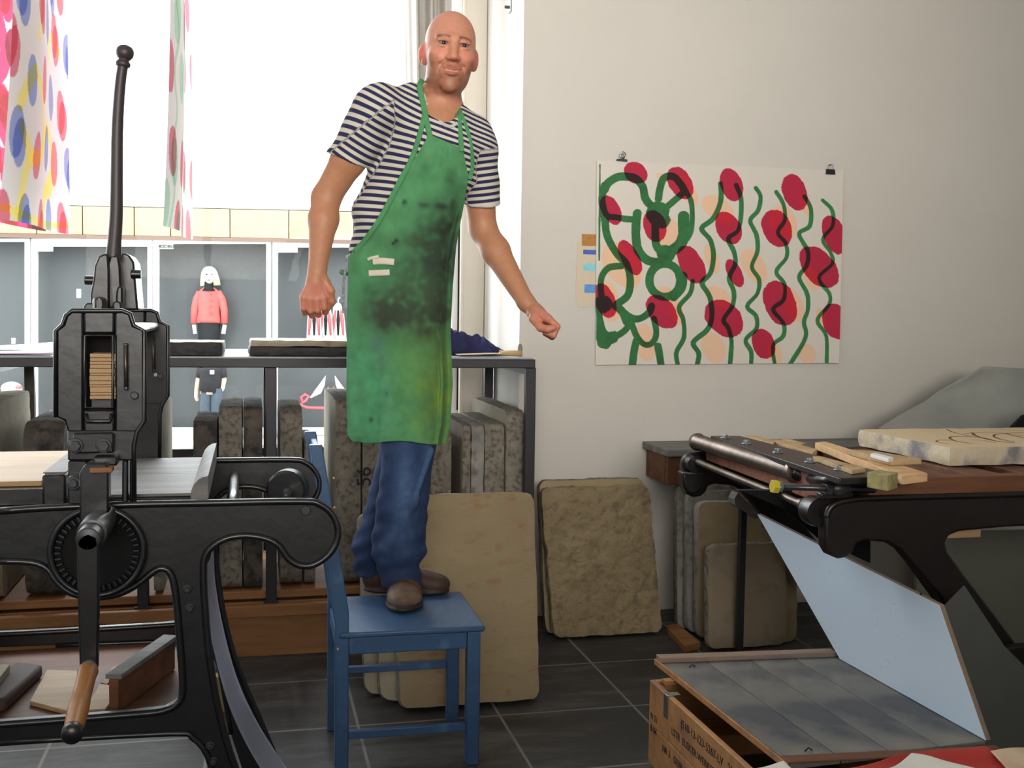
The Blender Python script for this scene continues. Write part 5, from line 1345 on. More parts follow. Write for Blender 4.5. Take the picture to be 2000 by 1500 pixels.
# dry-brush flecks inside the reds
G = np.zeros_like(X)
def st(pts, w):
    global G
    G = np.maximum(G, cv.stroke_mask(pts, w))
st([(262,330),(285,285),(340,250),(400,245),(460,258),(505,310),(520,380),(560,430),(620,440)], 52)
st([(262,320),(250,400),(275,490),(340,505),(400,515),(470,518)], 40)
st([(262,300),(245,400),(262,520)], 46)
for c, r in (((600,480), 78), ((625,520), 60), ((650,740), 62), ((265,1285), 56), ((310,1270), 44), ((255,1060), 60)):
    t = (r - np.hypot(X - c[0], Yc - c[1]) + cv.n * 4) / 3; G = np.maximum(G, t)
st([(605,385),(615,320),(640,255),(700,245),(745,290),(775,340)], 48)
st([(775,340),(715,390),(650,445)], 42)
st([(770,330),(812,400),(820,520),(800,620),(740,690)], 34)
st([(765,500),(765,560),(770,620)], 74); st([(772,600),(740,680),(650,740)], 74)
st([(470,480),(462,560),(462,640),(480,720),(540,780),(640,790)], 56)
st([(585,540),(585,640),(600,700),(650,740)], 52)
st([(268,500),(270,580),(290,650),(345,740),(400,800),(425,900),(410,1000),(340,1058)], 48)
st([(370,815),(290,825),(245,880),(238,960),(250,1040)], 42)
cv2 = [(645 + 98 * cos(t), 905 + 105 * sin(t)) for t in np.linspace(0, 2 * pi, 14)]
st(cv2, 52); st([(700,1010),(750,950),(760,880)], 60)
st([(640,790),(590,810),(560,850)], 50)
st([(225,1040),(232,1150),(262,1240),(330,1260),(390,1225),(425,1175)], 42); st([(330,1070),(375,1110),(400,1170)], 46); st([(228,1120),(225,1280)], 34)
st([(340,1058),(400,1125),(470,1152),(540,1115),(560,1070)], 46)
st([(432,1175),(468,1265),(520,1315),(568,1300),(590,1240),(575,1150)], 40)
st([(465,1290),(448,1360),(438,1445)], 48); st([(600,1325),(612,1390),(620,1450)], 48)
st([(822,910),(805,990),(735,1075),(762,1160),(765,1270),(718,1365),(728,1450)], 30)
for pts, w in [([(1000,290),(1002,400),(955,510),(880,575),(935,650),(955,750),(935,860),(882,922),(930,1010),(945,1130),(915,1220),(825,1300),(860,1370),(850,1445)], 33),
               ([(1100,300),(1130,380),(1130,500),(1110,590),(1050,640),(1085,720),(1095,800),(1055,890),(1085,980),(1075,1070),(1020,1155),(1050,1210),(1070,1300),(1060,1445)], 30),
               ([(1225,318),(1255,370),(1240,460),(1190,525),(1230,620),(1235,720),(1200,820),(1245,900),(1235,990),(1170,1070),(1225,1130),(1230,1210),(1160,1285),(1195,1360),(1195,1435)], 28),
               ([(1355,342),(1400,420),(1410,520),(1365,600),(1415,670),(1420,760),(1355,850),(1408,930),(1400,1030),(1335,1090),(1400,1180),(1398,1260),(1335,1320),(1345,1435)], 26),
               ([(1535,372),(1575,450),(1568,560),(1500,610),(1555,720),(1548,810),(1500,885),(1550,990),(1555,1090),(1530,1170),(1540,1270),(1445,1435)], 28),
               ([(1650,396),(1710,460),(1712,560),(1650,645),(1700,730),(1710,800),(1625,890),(1690,990),(1688,1060),(1615,1160),(1670,1260),(1672,1435)], 24)]:
    st(pts, w)
st([(233,170),(230,480),(228,775)], 11)
gv = green[None, None, :] * (1 + 0.35 * np.clip((X - 500) / 1200, 0, 1) + 0.12 * cv.n)[..., None]
m = np.clip(G, 0, 1)[..., None]
cv.c = cv.c * (1 - m) + cv.c * np.clip(gv / lin((232, 226, 218)), 0, 1) * m
fl_ = np.sin(X * 0.9 + Yc * 0.2) * np.sin(Yc * 0.35 + X * 0.13)
poster = grid_mesh('large_print', P, attr_mat('print_paper', 0.75), colors=cv.c)
# gentle buckle of the hanging sheet, away from the wall only
n_ = len(poster.data.vertices); co = np.empty(n_ * 3, dtype=np.float32); poster.data.vertices.foreach_get('co', co); co = co.reshape(nu, nv, 3)
co[..., 1] += -0.004 * (np.sin(U * 5) ** 2) * V - 0.010 * np.clip((U - 0.9) / 0.1, 0, 1) ** 2 * V - 0.003
poster.data.vertices.foreach_set('co', co.ravel())
s_ = poster.modifiers.new('thickness', 'SOLIDIFY'); s_.thickness = 0.0008; s_.offset = 0
tag(poster, 'large print of red blossoms on wavy green stems clipped to the white wall', 'print')

# strip with colour swatches partly behind the print
YS = YW - 0.003
qs = [PY(*cp(x, y), YS) for x, y in [(92,655),(260,650),(260,1035),(205,1035),(180,1045),(158,1078),(92,1075),(78,1000)]]
strip = MB().prism(qs, (0, 0.0012, 0)).build('swatch_strip', mat('cream_card', srgb(222, 208, 184), None, 0.8), None)
tag(strip, 'narrow cream card with brown and blue colour swatches left of the large print', 'card')
for (x0, y0, x1, y1, c) in [(120, 610, 212, 688, (166, 116, 52)), (128, 710, 212, 741, (62, 92, 180)), (128, 797, 212, 846, (130, 196, 208)), (136, 930, 212, 986, (88, 140, 204))]:
    a = PY(*cp(x0, y0), YS - .0006); b = PY(*cp(x1, y1), YS - .0006)
    MB().box(a.x, b.x, YS - 0.0009, YS - 0.0002, b.z, a.z).build('colour_swatch', mat('swatch_ink', srgb(*c), tuple(min(1, v * 1.5 + .05) for v in srgb(*c)[:3]) + (1,), 0.8, scale=40), strip)
# clips
def P5(x, y, d=0.02): return PY(x, y, YW - d)
c1 = empty('bulldog_clip', P5(1215, 317), 'small silver bulldog clip at the upper left of the large print', 'clip', None)
MB().prism([P5(1205, 314), P5(1226, 316), P5(1225, 311), P5(1206, 310)], (0, 0.014, 0)).build('jaw', M['bolt'], c1, bevel=0.001)
MB().tube([P5(1216, 311, .02), P5(1212, 300, .026), P5(1217, 296, .028), P5(1222, 300, .026), P5(1218, 311, .02)], 0.0028, 8).build('grip', M['bright_steel'], c1, smooth=True)
MB().torus(P5(1216, 304, .03), (0, 1, 0), 0.009, 0.0025, 20, 8).build('grip_ring', M['bright_steel'], c1, smooth=True)
c2 = empty('binder_clip', P5(1623, 340), 'small black binder clip at the upper right corner of the large print', 'clip')
MB().prism([P5(1614, 340), P5(1632, 341), P5(1631, 331), P5(1615, 330)], (0, 0.014, 0)).build('body', M['ink'], c2, bevel=0.001)
MB().tube([P5(1618, 331), P5(1620, 321), P5(1627, 321), P5(1628, 331)], 0.0016, 8).build('wire_lever', M['bright_steel'], c2, smooth=True)
MB().cyl(P5(1216, 300, .02), Vector((P5(1216, 300).x, YW, P5(1216, 300).z)), 0.003, seg=8).build('nail', M['bolt'], c1)
MB().cyl(P5(1623, 322, .02), Vector((P5(1623, 322).x, YW, P5(1623, 322).z)), 0.0025, seg=8).build('nail', M['bolt'], c2)

# ------------------------------------------------------------------ prints hanging in front of the window
def hanging(lab, near, far, zb, zt, Yn, design, transl=0.5, nu=150, nv=260, sag=None, curl=0.05):
    """near / far: lower picture corners of the sheet's two vertical edges; the sheet runs in depth"""
    a = PY(near[0], near[1], Yn); 
    yf = far[2]; b = PY(far[0], far[1], yf)
    U, V = np.meshgrid(np.linspace(0, 1, nu), np.linspace(0, 1, nv), indexing='ij')   # V 0 bottom
    P = np.zeros((nu, nv, 3))
    P[..., 0] = a.x + (b.x - a.x) * U + 0.02 * np.sin(U * 6) - curl * (1 - V) ** 2 * (1 - U)
    P[..., 1] = a.y + (b.y - a.y) * U
    P[..., 2] = (a.z + (b.z - a.z) * U) * (1 - V) + zt * V
    cvs = design(U, V)
    o = grid_mesh('hanging_print', P, attr_mat('thin_print_paper', 0.8, transl=transl), colors=cvs, solid=0.0)
    return tag(o, lab, 'print', None)
white = lin((236, 234, 230))
def d_blobs(cols, lines, seed, paper=white):
    def f(U, V):
        X = (U * 1000).astype(np.float32); Yc = ((1 - V) * 1100).astype(np.float32)
        c = Canvas(X, Yc, paper); r = np.random.default_rng(seed)
        for pts, w, col in lines: c.paint(c.stroke_mask(pts, w), col / white)
        k = 0
        for gy in range(5):
            for gx in range(5):
                x = gx * 225 + (gy % 2) * 100 + r.uniform(-25, 25); y = gy * 250 + r.uniform(-40, 40) + 60
                c.ellipse(x, y, 62, 92, r.uniform(-12, 12), cols[k % len(cols)] / white, rough=0.08); k += 1
                if r.uniform() < 0.55: c.ellipse(x + 32, y + 32, 58, 86, r.uniform(-12, 12), cols[(k + 1) % len(cols)] / white, rough=0.08)
        return c.c
    return f
redp = lin((224, 128, 142)); bluep = lin((150, 164, 212)); yel = lin((250, 236, 140)); greenp = lin((186, 220, 196)); mag = lin((206, 60, 116))
loops = [([(100,700),(250,560),(420,640),(430,820),(260,860),(130,780)], 60, yel), ([(430,820),(560,700),(720,760),(720,920),(560,960)], 60, yel), ([(150,1090),(200,900),(330,850)], 60, yel), ([(520,1080),(560,960),(700,880)], 60, yel),
         ([(60, 300),(200,200),(330,300),(300,420)], 45, yel), ([(600,420),(700,300),(860,330)], 45, yel), ([(20,1060),(500,1085),(980,1060)], 30, yel)]
vines = [([(x, 0),(x+60,140),(x,260),(x+70,400),(x,540),(x+60,680),(x,820),(x+60,960),(x,1100)], 26, greenp) for x in (80, 260, 440, 620, 800, 960)]
mloops = [([(100,60),(350,20),(600,120),(700,350),(500,500),(200,480),(60,300)], 90, mag), ([(500,500),(800,560),(900,800),(700,980),(400,960),(300,760),(500,560)], 90, mag), ([(650,640),(760,760),(700,880)], 120, mag), ([(0,800),(400,820),(980,800)], 120, mag), ([(0,1060),(980,1075)],60,mag)]
hp = hanging('hanging print of pink and blue ovals with yellow loops, upper left of the window', (37, 428), (140, 458, 5.0), None, 2.75, 3.75, d_blobs([redp, bluep, redp, bluep], loops, 5), transl=0.6, curl=0.06)
hp2 = hanging('hanging print of red ovals on pale green stems left of the middle of the window', (337, 442), (379, 468, 5.05), None, 2.75, 3.85, d_blobs([redp, redp, greenp], vines, 9), transl=0.65, curl=0.03)
redd = lin((150, 26, 66))
hp3 = hanging('darker magenta and crimson print at the far left edge of the picture', (-190, 395), (92, 452, 5.35), None, 2.75, 4.1, d_blobs([redd, mag], mloops, 13, paper=lin((214, 176, 190))), transl=0.25, curl=0.0)
# drying line that carries them
dl = empty('drying_line', (PY(380, 0, 4.4).x, 4.3, 2.75), 'wire above the picture carrying the hanging prints', 'wire')
for o, nm in ((hp, 1), (hp2, 2), (hp3, 3)):
    vs = [v.co + o.location for v in o.data.vertices]; t = [v for v in vs if v.z > 2.745]
    p0 = min(t, key=lambda v: v.y); p1 = max(t, key=lambda v: v.y); d = (p1 - p0).normalized() * .25
    w_ = MB().tube([p0 - d + UP * .008, p1 + d + UP * .008], 0.002, 6)
    for q in (p0 - d, p1 + d): w_.tube([q, Vector((q.x, q.y, HC - .002))], 0.0015, 6)
    w_.build('wire', M['bolt'], dl)
# ================================================================== the man on the chair
def LP(px, py, v):
    p = PV(px, py, v); return np.array([p.dot(RT), p.dot(FW), p.z])
class Field:
    def __init__(s, xs, ys, zs):
        s.xs, s.ys, s.zs = [np.asarray(a, dtype=np.float32) for a in (xs, ys, zs)]
        s.F = np.full((len(xs), len(ys), len(zs)), 0.2, dtype=np.float32)
    def region(s, lo, hi):
        sl = []
        for a, l, h in zip((s.xs, s.ys, s.zs), lo, hi):
            i0 = max(0, np.searchsorted(a, l) - 1); i1 = min(len(a), np.searchsorted(a, h) + 1); sl.append(slice(i0, max(i1, i0)))
        X = s.xs[sl[0]][:, None, None]; Y = s.ys[sl[1]][None, :, None]; Z = s.zs[sl[2]][None, None, :]
        return tuple(sl), X, Y, Z
    def comb(s, sl, d, k, mode):
        f = s.F[sl]
        if mode == 'u':
            h = np.clip(0.5 + 0.5 * (f - d) / k, 0, 1); s.F[sl] = f * (1 - h) + d * h - k * h * (1 - h)
        elif mode == 's':
            d = -d; h = np.clip(0.5 - 0.5 * (f - d) / k, 0, 1); s.F[sl] = f * (1 - h) + d * h + k * h * (1 - h)
    def cone(s, a, b, ra, rb, k=0.02, mode='u', squash=None, off=0.0):
        a, b = np.array(a, dtype=float), np.array(b, dtype=float); ra += off; rb += off
        m = max(ra, rb) * (1.0) + k + 0.02
        sl, X, Y, Z = s.region(np.minimum(a, b) - m, np.maximum(a, b) + m)
        e = b - a; L = float(e @ e) + 1e-9
        dx, dy, dz = X - a[0], Y - a[1], Z - a[2]
        t = np.clip((dx * e[0] + dy * e[1] + dz * e[2]) / L, 0, 1)
        qx, qy, qz = dx - t * e[0], dy - t * e[1], dz - t * e[2]
        if squash: qy = qy / squash
        d = np.sqrt(qx * qx + qy * qy + qz * qz) - (ra + (rb - ra) * t)
        s.comb(sl, d.astype(np.float32), k, mode)
    def ell(s, c, r, k=0.02, mode='u', R=None, off=0.0):
        c = np.array(c, dtype=float); r = np.array(r, dtype=float) + off
        m = (max(r) if R is not None else r) + k + 0.02
        sl, X, Y, Z = s.region(c - m, c + m)
        x, y, z = X - c[0], Y - c[1], Z - c[2]
        if R is not None:
            x, y, z = (x * R[0, 0] + y * R[0, 1] + z * R[0, 2], x * R[1, 0] + y * R[1, 1] + z * R[1, 2], x * R[2, 0] + y * R[2, 1] + z * R[2, 2])
        q = np.sqrt((x / r[0]) ** 2 + (y / r[1]) ** 2 + (z / r[2]) ** 2)
        q2 = np.sqrt((x / r[0] ** 2) ** 2 + (y / r[1] ** 2) ** 2 + (z / r[2] ** 2) ** 2) + 1e-6
        d = q * (q - 1) / q2
        s.comb(sl, d.astype(np.float32), k, mode)
    def chain(s, pts, rad, **kw):
        for i in range(len(pts) - 1): s.cone(pts[i], pts[i + 1], rad[i], rad[i + 1], **kw)
    def mesh(s):
        F = s.F; ins = F < 0
        c = ins[:-1, :-1, :-1].astype(np.int8)
        tot = np.zeros_like(c)
        for dx in (0, 1):
            for dy in (0, 1):
                for dz in (0, 1):
                    tot += ins[dx:F.shape[0] - 1 + dx, dy:F.shape[1] - 1 + dy, dz:F.shape[2] - 1 + dz]
        act = (tot > 0) & (tot < 8)
        I, J, K_ = np.nonzero(act)
        vid = np.full(act.shape, -1, dtype=np.int32); vid[I, J, K_] = np.arange(len(I))
        P = np.zeros((len(I), 3)); cnt = np.zeros(len(I))
        ax = (s.xs, s.ys, s.zs)
        for axis in range(3):
            o1, o2 = [(1, 2), (0, 2), (0, 1)][axis]
            for a in (0, 1):
                for b in (0, 1):
                    of = [0, 0, 0]; of[o1] = a; of[o2] = b
                    i0, j0, k0 = I + of[0], J + of[1], K_ + of[2]
                    of[axis] = 1; i1, j1, k1 = I + of[0], J + of[1], K_ + of[2]
                    f0 = F[i0, j0, k0]; f1 = F[i1, j1, k1]; m = (f0 < 0) != (f1 < 0)
                    t = np.where(m, f0 / np.where(m, f0 - f1, 1), 0)
                    p0 = np.stack([ax[0][i0], ax[1][j0], ax[2][k0]], -1); p1 = np.stack([ax[0][i1], ax[1][j1], ax[2][k1]], -1)
                    P += np.where(m[:, None], p0 + (p1 - p0) * t[:, None], 0); cnt += m
        P /= cnt[:, None]
        quads = []
        n0, n1, n2 = F.shape
        for axis in range(3):
            a = [slice(1, n0 - 1), slice(1, n1 - 1), slice(1, n2 - 1)]; b = list(a)
            a[axis] = slice(0, F.shape[axis] - 1); b[axis] = slice(1, F.shape[axis])
            A = ins[tuple(a)]; B = ins[tuple(b)]
            ii, jj, kk = np.nonzero(A != B); fl = A[ii, jj, kk]
            base = [1, 1, 1]; base[axis] = 0
            ii, jj, kk = ii + base[0], jj + base[1], kk + base[2]
            o1, o2 = [(1, 2), (2, 0), (0, 1)][axis]
            def cell(p, q):
                d = [0, 0, 0]; d[o1] = -p; d[o2] = -q
                return vid[ii + d[0], jj + d[1], kk + d[2]]
            q = np.stack([cell(1, 1), cell(0, 1), cell(0, 0), cell(1, 0)], -1)
            q[~fl] = q[~fl][:, ::-1]
            quads.append(q)
        Q = np.concatenate(quads); Q = Q[(Q >= 0).all(1)]
        return P, Q
def relax(P, Q, it=1, lam=0.5):
    for _ in range(it):
        S = np.zeros_like(P); n = np.zeros(len(P))
        for a, b in ((0, 1), (1, 2), (2, 3), (3, 0)):
            for x, y in ((a, b), (b, a)):
                for d in range(3): S[:, d] += np.bincount(Q[:, x], weights=P[Q[:, y], d], minlength=len(P))
                n += np.bincount(Q[:, x], minlength=len(P))
        P = P * (1 - lam) + lam * S / np.maximum(n, 1)[:, None]
    return P
def axis_pts(lo, hi, coarse, fines):
    out = [lo]; 
    while out[-1] < hi:
        st_ = coarse
        for a, b, f in fines:
            if a - 0.001 <= out[-1] <= b: st_ = min(st_, f)
        out.append(out[-1] + st_)
    return out
LROT = Matrix.Rotation(-YAW, 4, 'Z')
FOOT = LP(790, 1190, 3.66); FOOT[2] = 0.45
man = bpy.data.objects.new('person', None); C.objects.link(man)
man.location = RT * FOOT[0] + FW * FOOT[1] + UP * 0.45
tag(man, 'smiling man in striped t-shirt, green apron and jeans standing on the blue chair', 'person')
def L2W(P): return np.asarray(P)[..., 0:1] * np.array(RT) + np.asarray(P)[..., 1:2] * np.array(FW) + np.asarray(P)[..., 2:3] * np.array(UP)
def man_mesh(name, P, Q, m, parent=man, smooth=True):
    W = L2W(P); org = np.array([W[:, 0].mean(), W[:, 1].mean(), W[:, 2].min()])
    o = fast_mesh(name, W - org, Q, m, smooth)
    o.parent = parent; o.location = Vector(org) - wloc(parent)
    return o

# ---- joints (pixel x, pixel y, distance)
SHL, ELL, WRL = LP(738, 214, 3.60), LP(637, 386, 3.66), LP(620, 528, 3.58)
SHR, ELR, WRR = LP(926, 276, 3.74), LP(943, 448, 3.79), LP(1027, 590, 3.66)
NK = LP(858, 215, 3.70)
def torso(f, off, skin=False):
    f.ell(LP(838, 305, 3.69), (.158, .110, .185), k=.05, off=off)
    f.cone(LP(752, 212, 3.62), LP(915, 278, 3.74), .062, .060, k=.06, off=off)
    f.cone(LP(800, 205, 3.67), LP(890, 245, 3.72), .060, .056, k=.05, off=off)
    f.ell(LP(786, 420, 3.70), (.158, .112, .17), k=.06, off=off)
    f.ell(LP(774, 515, 3.71), (.158, .116, .14), k=.06, off=off)

# ---- head frame
yw, rl = radians(11), radians(4.5)
hf = np.array([sin(yw), -cos(yw), -0.03]); hf /= np.linalg.norm(hf)
hu = np.array([sin(rl), 0, cos(rl)]); hu -= hf * (hu @ hf); hu /= np.linalg.norm(hu)
hr = np.cross(hu, hf) * -1.0
if hr[0] < 0: hr = -hr
HC_ = LP(880, 96, 3.66)
HS = 1.0
def H(x, y, z): return HC_ + (hr * x + hf * y + hu * z) * HS
HRm = np.stack([hr, hf, hu])       # world -> head local
z_lo = LP(0 + 800, 672, 3.66)[2]; z_hi = LP(880, 16, 3.66)[2] + 0.01
u_lo = LP(572, 600, 3.55)[0]; u_hi = LP(1102, 640, 3.55)[0]
zh = [HC_[2] - 0.17, HC_[2] + 0.135]; uh = [HC_[0] - 0.112, HC_[0] + 0.112]
hz0, hz1 = LP(600, 668, 3.6)[2], LP(600, 535, 3.6)[2]
body = Field(axis_pts(u_lo, u_hi, .0042, [(uh[0], uh[1], .0022), (u_lo, LP(655, 600, 3.55)[0], .0028), (LP(1015, 600, 3.6)[0], u_hi, .0028)]),
             axis_pts(3.46, 3.90, .0045, [(3.50, 3.66, .0024)]),
             axis_pts(z_lo, z_hi, .0042, [(zh[0], zh[1], .0022), (hz0, hz1, .0028)]))
torso(body, -0.014)
# neck
body.cone(LP(866, 150, 3.69), LP(856, 222, 3.70), .056, .064, k=.03)
body.cone(LP(800, 212, 3.69), LP(856, 190, 3.71), .040, .045, k=.04); body.cone(LP(895, 245, 3.74), LP(868, 195, 3.71), .038, .045, k=.04)
# arms
def arm(f, S_, E_, W_, off=0, upper_only=False, k=.02):
    f.cone(S_, S_ + (E_ - S_) * .55, .060, .056, k=k, off=off); f.cone(S_ + (E_ - S_) * .5, E_, .056, .046, k=k, off=off)
    if not upper_only:
        m_ = E_ + (W_ - E_) * .30
        f.cone(E_, m_, .045, .047, k=.02); f.cone(m_, W_, .047, .029, k=.02)
arm(body, SHL, ELL, WRL); arm(body, SHR, ELR, WRR)
# left-of-picture hand: loose fist hanging, back of the hand to the viewer
def hp_(x, y, v): return LP(x, y, v)
body.cone(WRL, hp_(616, 548, 3.57), .027, .030, k=.015, squash=.8)
for i in range(4):
    body.cone(hp_(616, 545, 3.572), hp_(594 + i * 13, 580 + (i in (1, 2)) * 3, 3.562 + .004 * i), .020, .0145, k=.012)
    x = 592 + i * 13.5; ln = (0, 5, 4, -1)[i]
    body.chain([hp_(x, 582 + (i in (1, 2)) * 3, 3.560 + .003 * i), hp_(x + 1, 602 + ln, 3.566 + .003 * i), hp_(x + 3, 611 + ln, 3.590 + .003 * i), hp_(x + 4, 600 + ln, 3.612 + .002 * i)],
               [.0115, .0102, .0096, .0088], k=.004)
body.chain([hp_(632, 545, 3.575), hp_(646, 568, 3.572), hp_(648, 588, 3.588), hp_(641, 602, 3.604)], [.017, .0125, .0112, .0098], k=.008)
# right-of-picture hand: closed fist, thumb side to the viewer
body.cone(WRR, hp_(1048, 611, 3.64), .027, .028, k=.015, squash=.9)
for i in range(4):
    v = 3.585 + .0205 * i
    body.cone(hp_(1046, 611, 3.625 + .008 * i), hp_(1070 + i, 622 + 2 * i, v), .023, .0150, k=.012)
    body.chain([hp_(1071 + i, 622 + 2 * i, v), hp_(1088 - i, 638 + i, v), hp_(1081 - i, 655 + i, v), hp_(1064, 648 + i, v + .002)], [.0125, .0108, .0102, .0090], k=.004)
body.chain([hp_(1042, 622, 3.605), hp_(1056, 640, 3.580), hp_(1070, 643, 3.566), hp_(1081, 640, 3.566)], [.0165, .0130, .0115, .0100], k=.006)
# head
body.ell(H(0, -.022, .028), (.0825, .100, .0965), k=.03, R=HRm)
body.ell(H(0, .014, -.035), (.077, .074, .088), k=.03, R=HRm)
body.ell(H(0, .020, -.093), (.054, .060, .052), k=.03, R=HRm)
for s in (-1, 1):
    body.ell(H(s * .041, -.005, -.096), (.014, .028, .020), k=.03, R=HRm)
    body.ell(H(s * .044, .054, -.042), (.028, .026, .027), k=.024, R=HRm)
    body.cone(H(s * .012, .080, .019), H(s * .048, .066, .021), .012, .010, k=.014)
body.ell(H(0, .066, -.128), (.026, .020, .020), k=.02, R=HRm)
body.ell(H(0, .068, -.082), (.036, .024, .028), k=.02, R=HRm)
for s in (-1, 1): body.ell(H(s * .0335, .094, .001), (.020, .019, .0125), k=.012, mode='s', R=HRm)
body.cone(H(0, .081, .008), H(0, .102, -.042), .0098, .0130, k=.016)
body.ell(H(0, .106, -.045), (.0125, .012, .0105), k=.008, R=HRm)
for s in (-1, 1):
    body.ell(H(s * .0155, .091, -.048), (.0090, .012, .0085), k=.009, R=HRm)
    body.ell(H(s * .0080, .102, -.0575), (.0034, .005, .0026), k=.003, mode='s', R=HRm)
    # lids
    up = [H(s * .0335 + a, .0840 - abs(a) * .35, .0090 - (a * a) * 9) for a in (-.015, -.007, 0, .007, .015)]
    lo = [H(s * .0335 + a, .0815 - abs(a) * .35, -.0098 + (a * a) * 9) for a in (-.015, -.007, 0, .007, .015)]
    body.chain(up, [.0038, .0046, .0050, .0046, .0038], k=.005); body.chain(lo, [.0032, .0040, .0044, .0040, .0032], k=.006)
    # smile fold
    body.chain([H(s * .021, .092, -.052), H(s * .037, .077, -.068), H(s * .042, .070, -.088)], [.0018, .0024, .0018], k=.010, mode='s')
    # ears
    t = radians(28) * s; Re = np.array([[cos(t), sin(t) * 1.0, 0], [-sin(t), cos(t), 0], [0, 0, 1]]) @ HRm
    body.ell(H(s * .0865, -.022, -.022), (.0085, .026, .035), k=.010, R=Re)
    body.ell(H(s * .0955, -.012, -.018), (.0065, .014, .020), k=.005, mode='s', R=Re)
    body.ell(H(s * .081, -.006, -.050), (.008, .009, .012), k=.008, R=Re)
lipU = [H(a, .0975 - abs(a) * .42 - a * a * 4, -.0815 + a * a * 10) for a in np.linspace(-.024, .024, 7)]
lipL = [H(a, .0965 - abs(a) * .42 - a * a * 4, -.0950 + a * a * 15) for a in np.linspace(-.023, .023, 7)]
slit = [H(a, .1035 - abs(a) * .45 - a * a * 4, -.0878 + a * a * 12) for a in np.linspace(-.025, .025, 7)]
body.chain(lipU, [.003, .0045, .0050, .0046, .0050, .0045, .003], k=.004); body.chain(lipL, [.003, .005, .0060, .0062, .0060, .005, .003], k=.005)
body.chain(slit, [.0015, .0025, .0030, .0032, .0030, .0025, .0015], k=.0025, mode='s')
Pb, Qb = body.mesh()
Pb = relax(Pb, Qb, 1, .35)
hl = (Pb - HC_) @ HRm.T       # head-local coordinates for colouring
skin = np.tile(lin((186, 130, 97)), (len(Pb), 1))
def blend(mask, c, col=None):
    global skin
    m = np.clip(mask, 0, 1)[:, None]; skin = skin * (1 - m) + np.array(c) * m
def sst(a, b, x): t = np.clip((x - a) / (b - a), 0, 1); return t * t * (3 - 2 * t)
inhead = sst(-.21, -.17, hl[:, 2]) * (np.abs(hl[:, 0]) < .13)
blend(inhead, lin((200, 138, 112)))
n3 = np.array([noise.noise(Vector(p) * 60) for p in Pb[::1]]) if len(Pb) < 260000 else np.zeros(len(Pb))
x_, y_, z_ = hl.T
for s in (-1, 1):
    blend(np.exp(-(((x_ - s * .045) / .022) ** 2 + ((z_ + .035) / .022) ** 2)) * (y_ > .02) * .45 * inhead, lin((224, 128, 110)))
    blend(np.exp(-(((x_ - s * .0335) / .020) ** 2 + ((z_ - .002) / .012) ** 2)) * (y_ > .04) * .35, lin((176, 112, 96)))
    by = .0235 - ((x_ - s * .034) ** 2) * 7 - s * x_ * .02
    blend(sst(.0065, .002, np.abs(z_ - by)) * sst(.024, .018, np.abs(x_ - s * .034)) * (y_ > .04) * (.72 + .3 * n3), lin((98, 60, 40)))
    blend(sst(.076, .084, s * x_) * (np.abs(z_ + .02) < .05) * inhead * .8, lin((224, 112, 92)))
blend(np.exp(-((x_ / .016) ** 2 + ((z_ + .045) / .014) ** 2)) * (y_ > .08) * .4, lin((222, 120, 104)))
for s in (-1, 1):
    lz = .0048 - ((x_ - s * .0335) ** 2) * 9
    blend(sst(.0022, .0010, np.abs(z_ - lz)) * sst(.018, .013, np.abs(x_ - s * .0335)) * (y_ > .05) * .75, lin((84, 50, 40)))
# stubble beard and moustache, cropped hair at the sides
st_ = sst(-.048, -.075, z_ - np.abs(x_) * .35) * sst(-.175, -.150, z_) * inhead * sst(-.045, .0, y_)
st_ *= 1 - .75 * np.exp(-(((np.abs(x_) - .036) / .014) ** 2 + ((z_ + .072) / .018) ** 2))
blend(st_ * (.50 + .22 * n3), lin((124, 74, 46)))
blend(sst(-.046, -.055, z_) * sst(-.080, -.072, z_) * sst(.032, .022, np.abs(x_)) * (y_ > .06) * (.45 + .3 * n3), lin((148, 88, 58)))
hairm = inhead * np.maximum(sst(.01, -.03, y_) * sst(-.07, -.03, z_), 0) * sst(.125, .09, z_ + y_ * .5) * (np.abs(x_) < .083)
blend(hairm * (.30 + .2 * n3), lin((140, 104, 78)))
# lips, mouth, teeth
zc_l = -.0878 + x_ ** 2 * 12
lipm = sst(.0115, .0075, np.abs(z_ - zc_l)) * sst(.030, .026, np.abs(x_)) * (y_ > .055)
blend(lipm * .55, lin((192, 100, 88)))
gap = sst(.0030, .0018, np.abs(z_ - zc_l)) * sst(.024, .019, np.abs(x_)) * (y_ > .055)
blend(gap * .8, lin((196, 164, 148)))
blend(sst(.0022, .001, np.abs(z_ - zc_l)) * sst(.020, .024, np.abs(x_)) * sst(.034, .029, np.abs(x_)) * (y_ > .05), lin((110, 48, 44)))
# warmer knuckles and hands
for c_, r_ in ((hp_(616, 590, 3.57), .055), (hp_(1070, 640, 3.6), .055)):
    d_ = np.linalg.norm(Pb - c_, axis=1); blend(sst(r_ + .03, r_, d_) * .55, lin((216, 130, 112)))
M['skin'] = attr_mat('skin', 0.5, noise_amt=0.07, nscale=60, bump=0.12, bscale=260, sss=0.08)
bo = man_mesh('body', Pb, Qb, M['skin'])
set_colors(bo.data, skin)
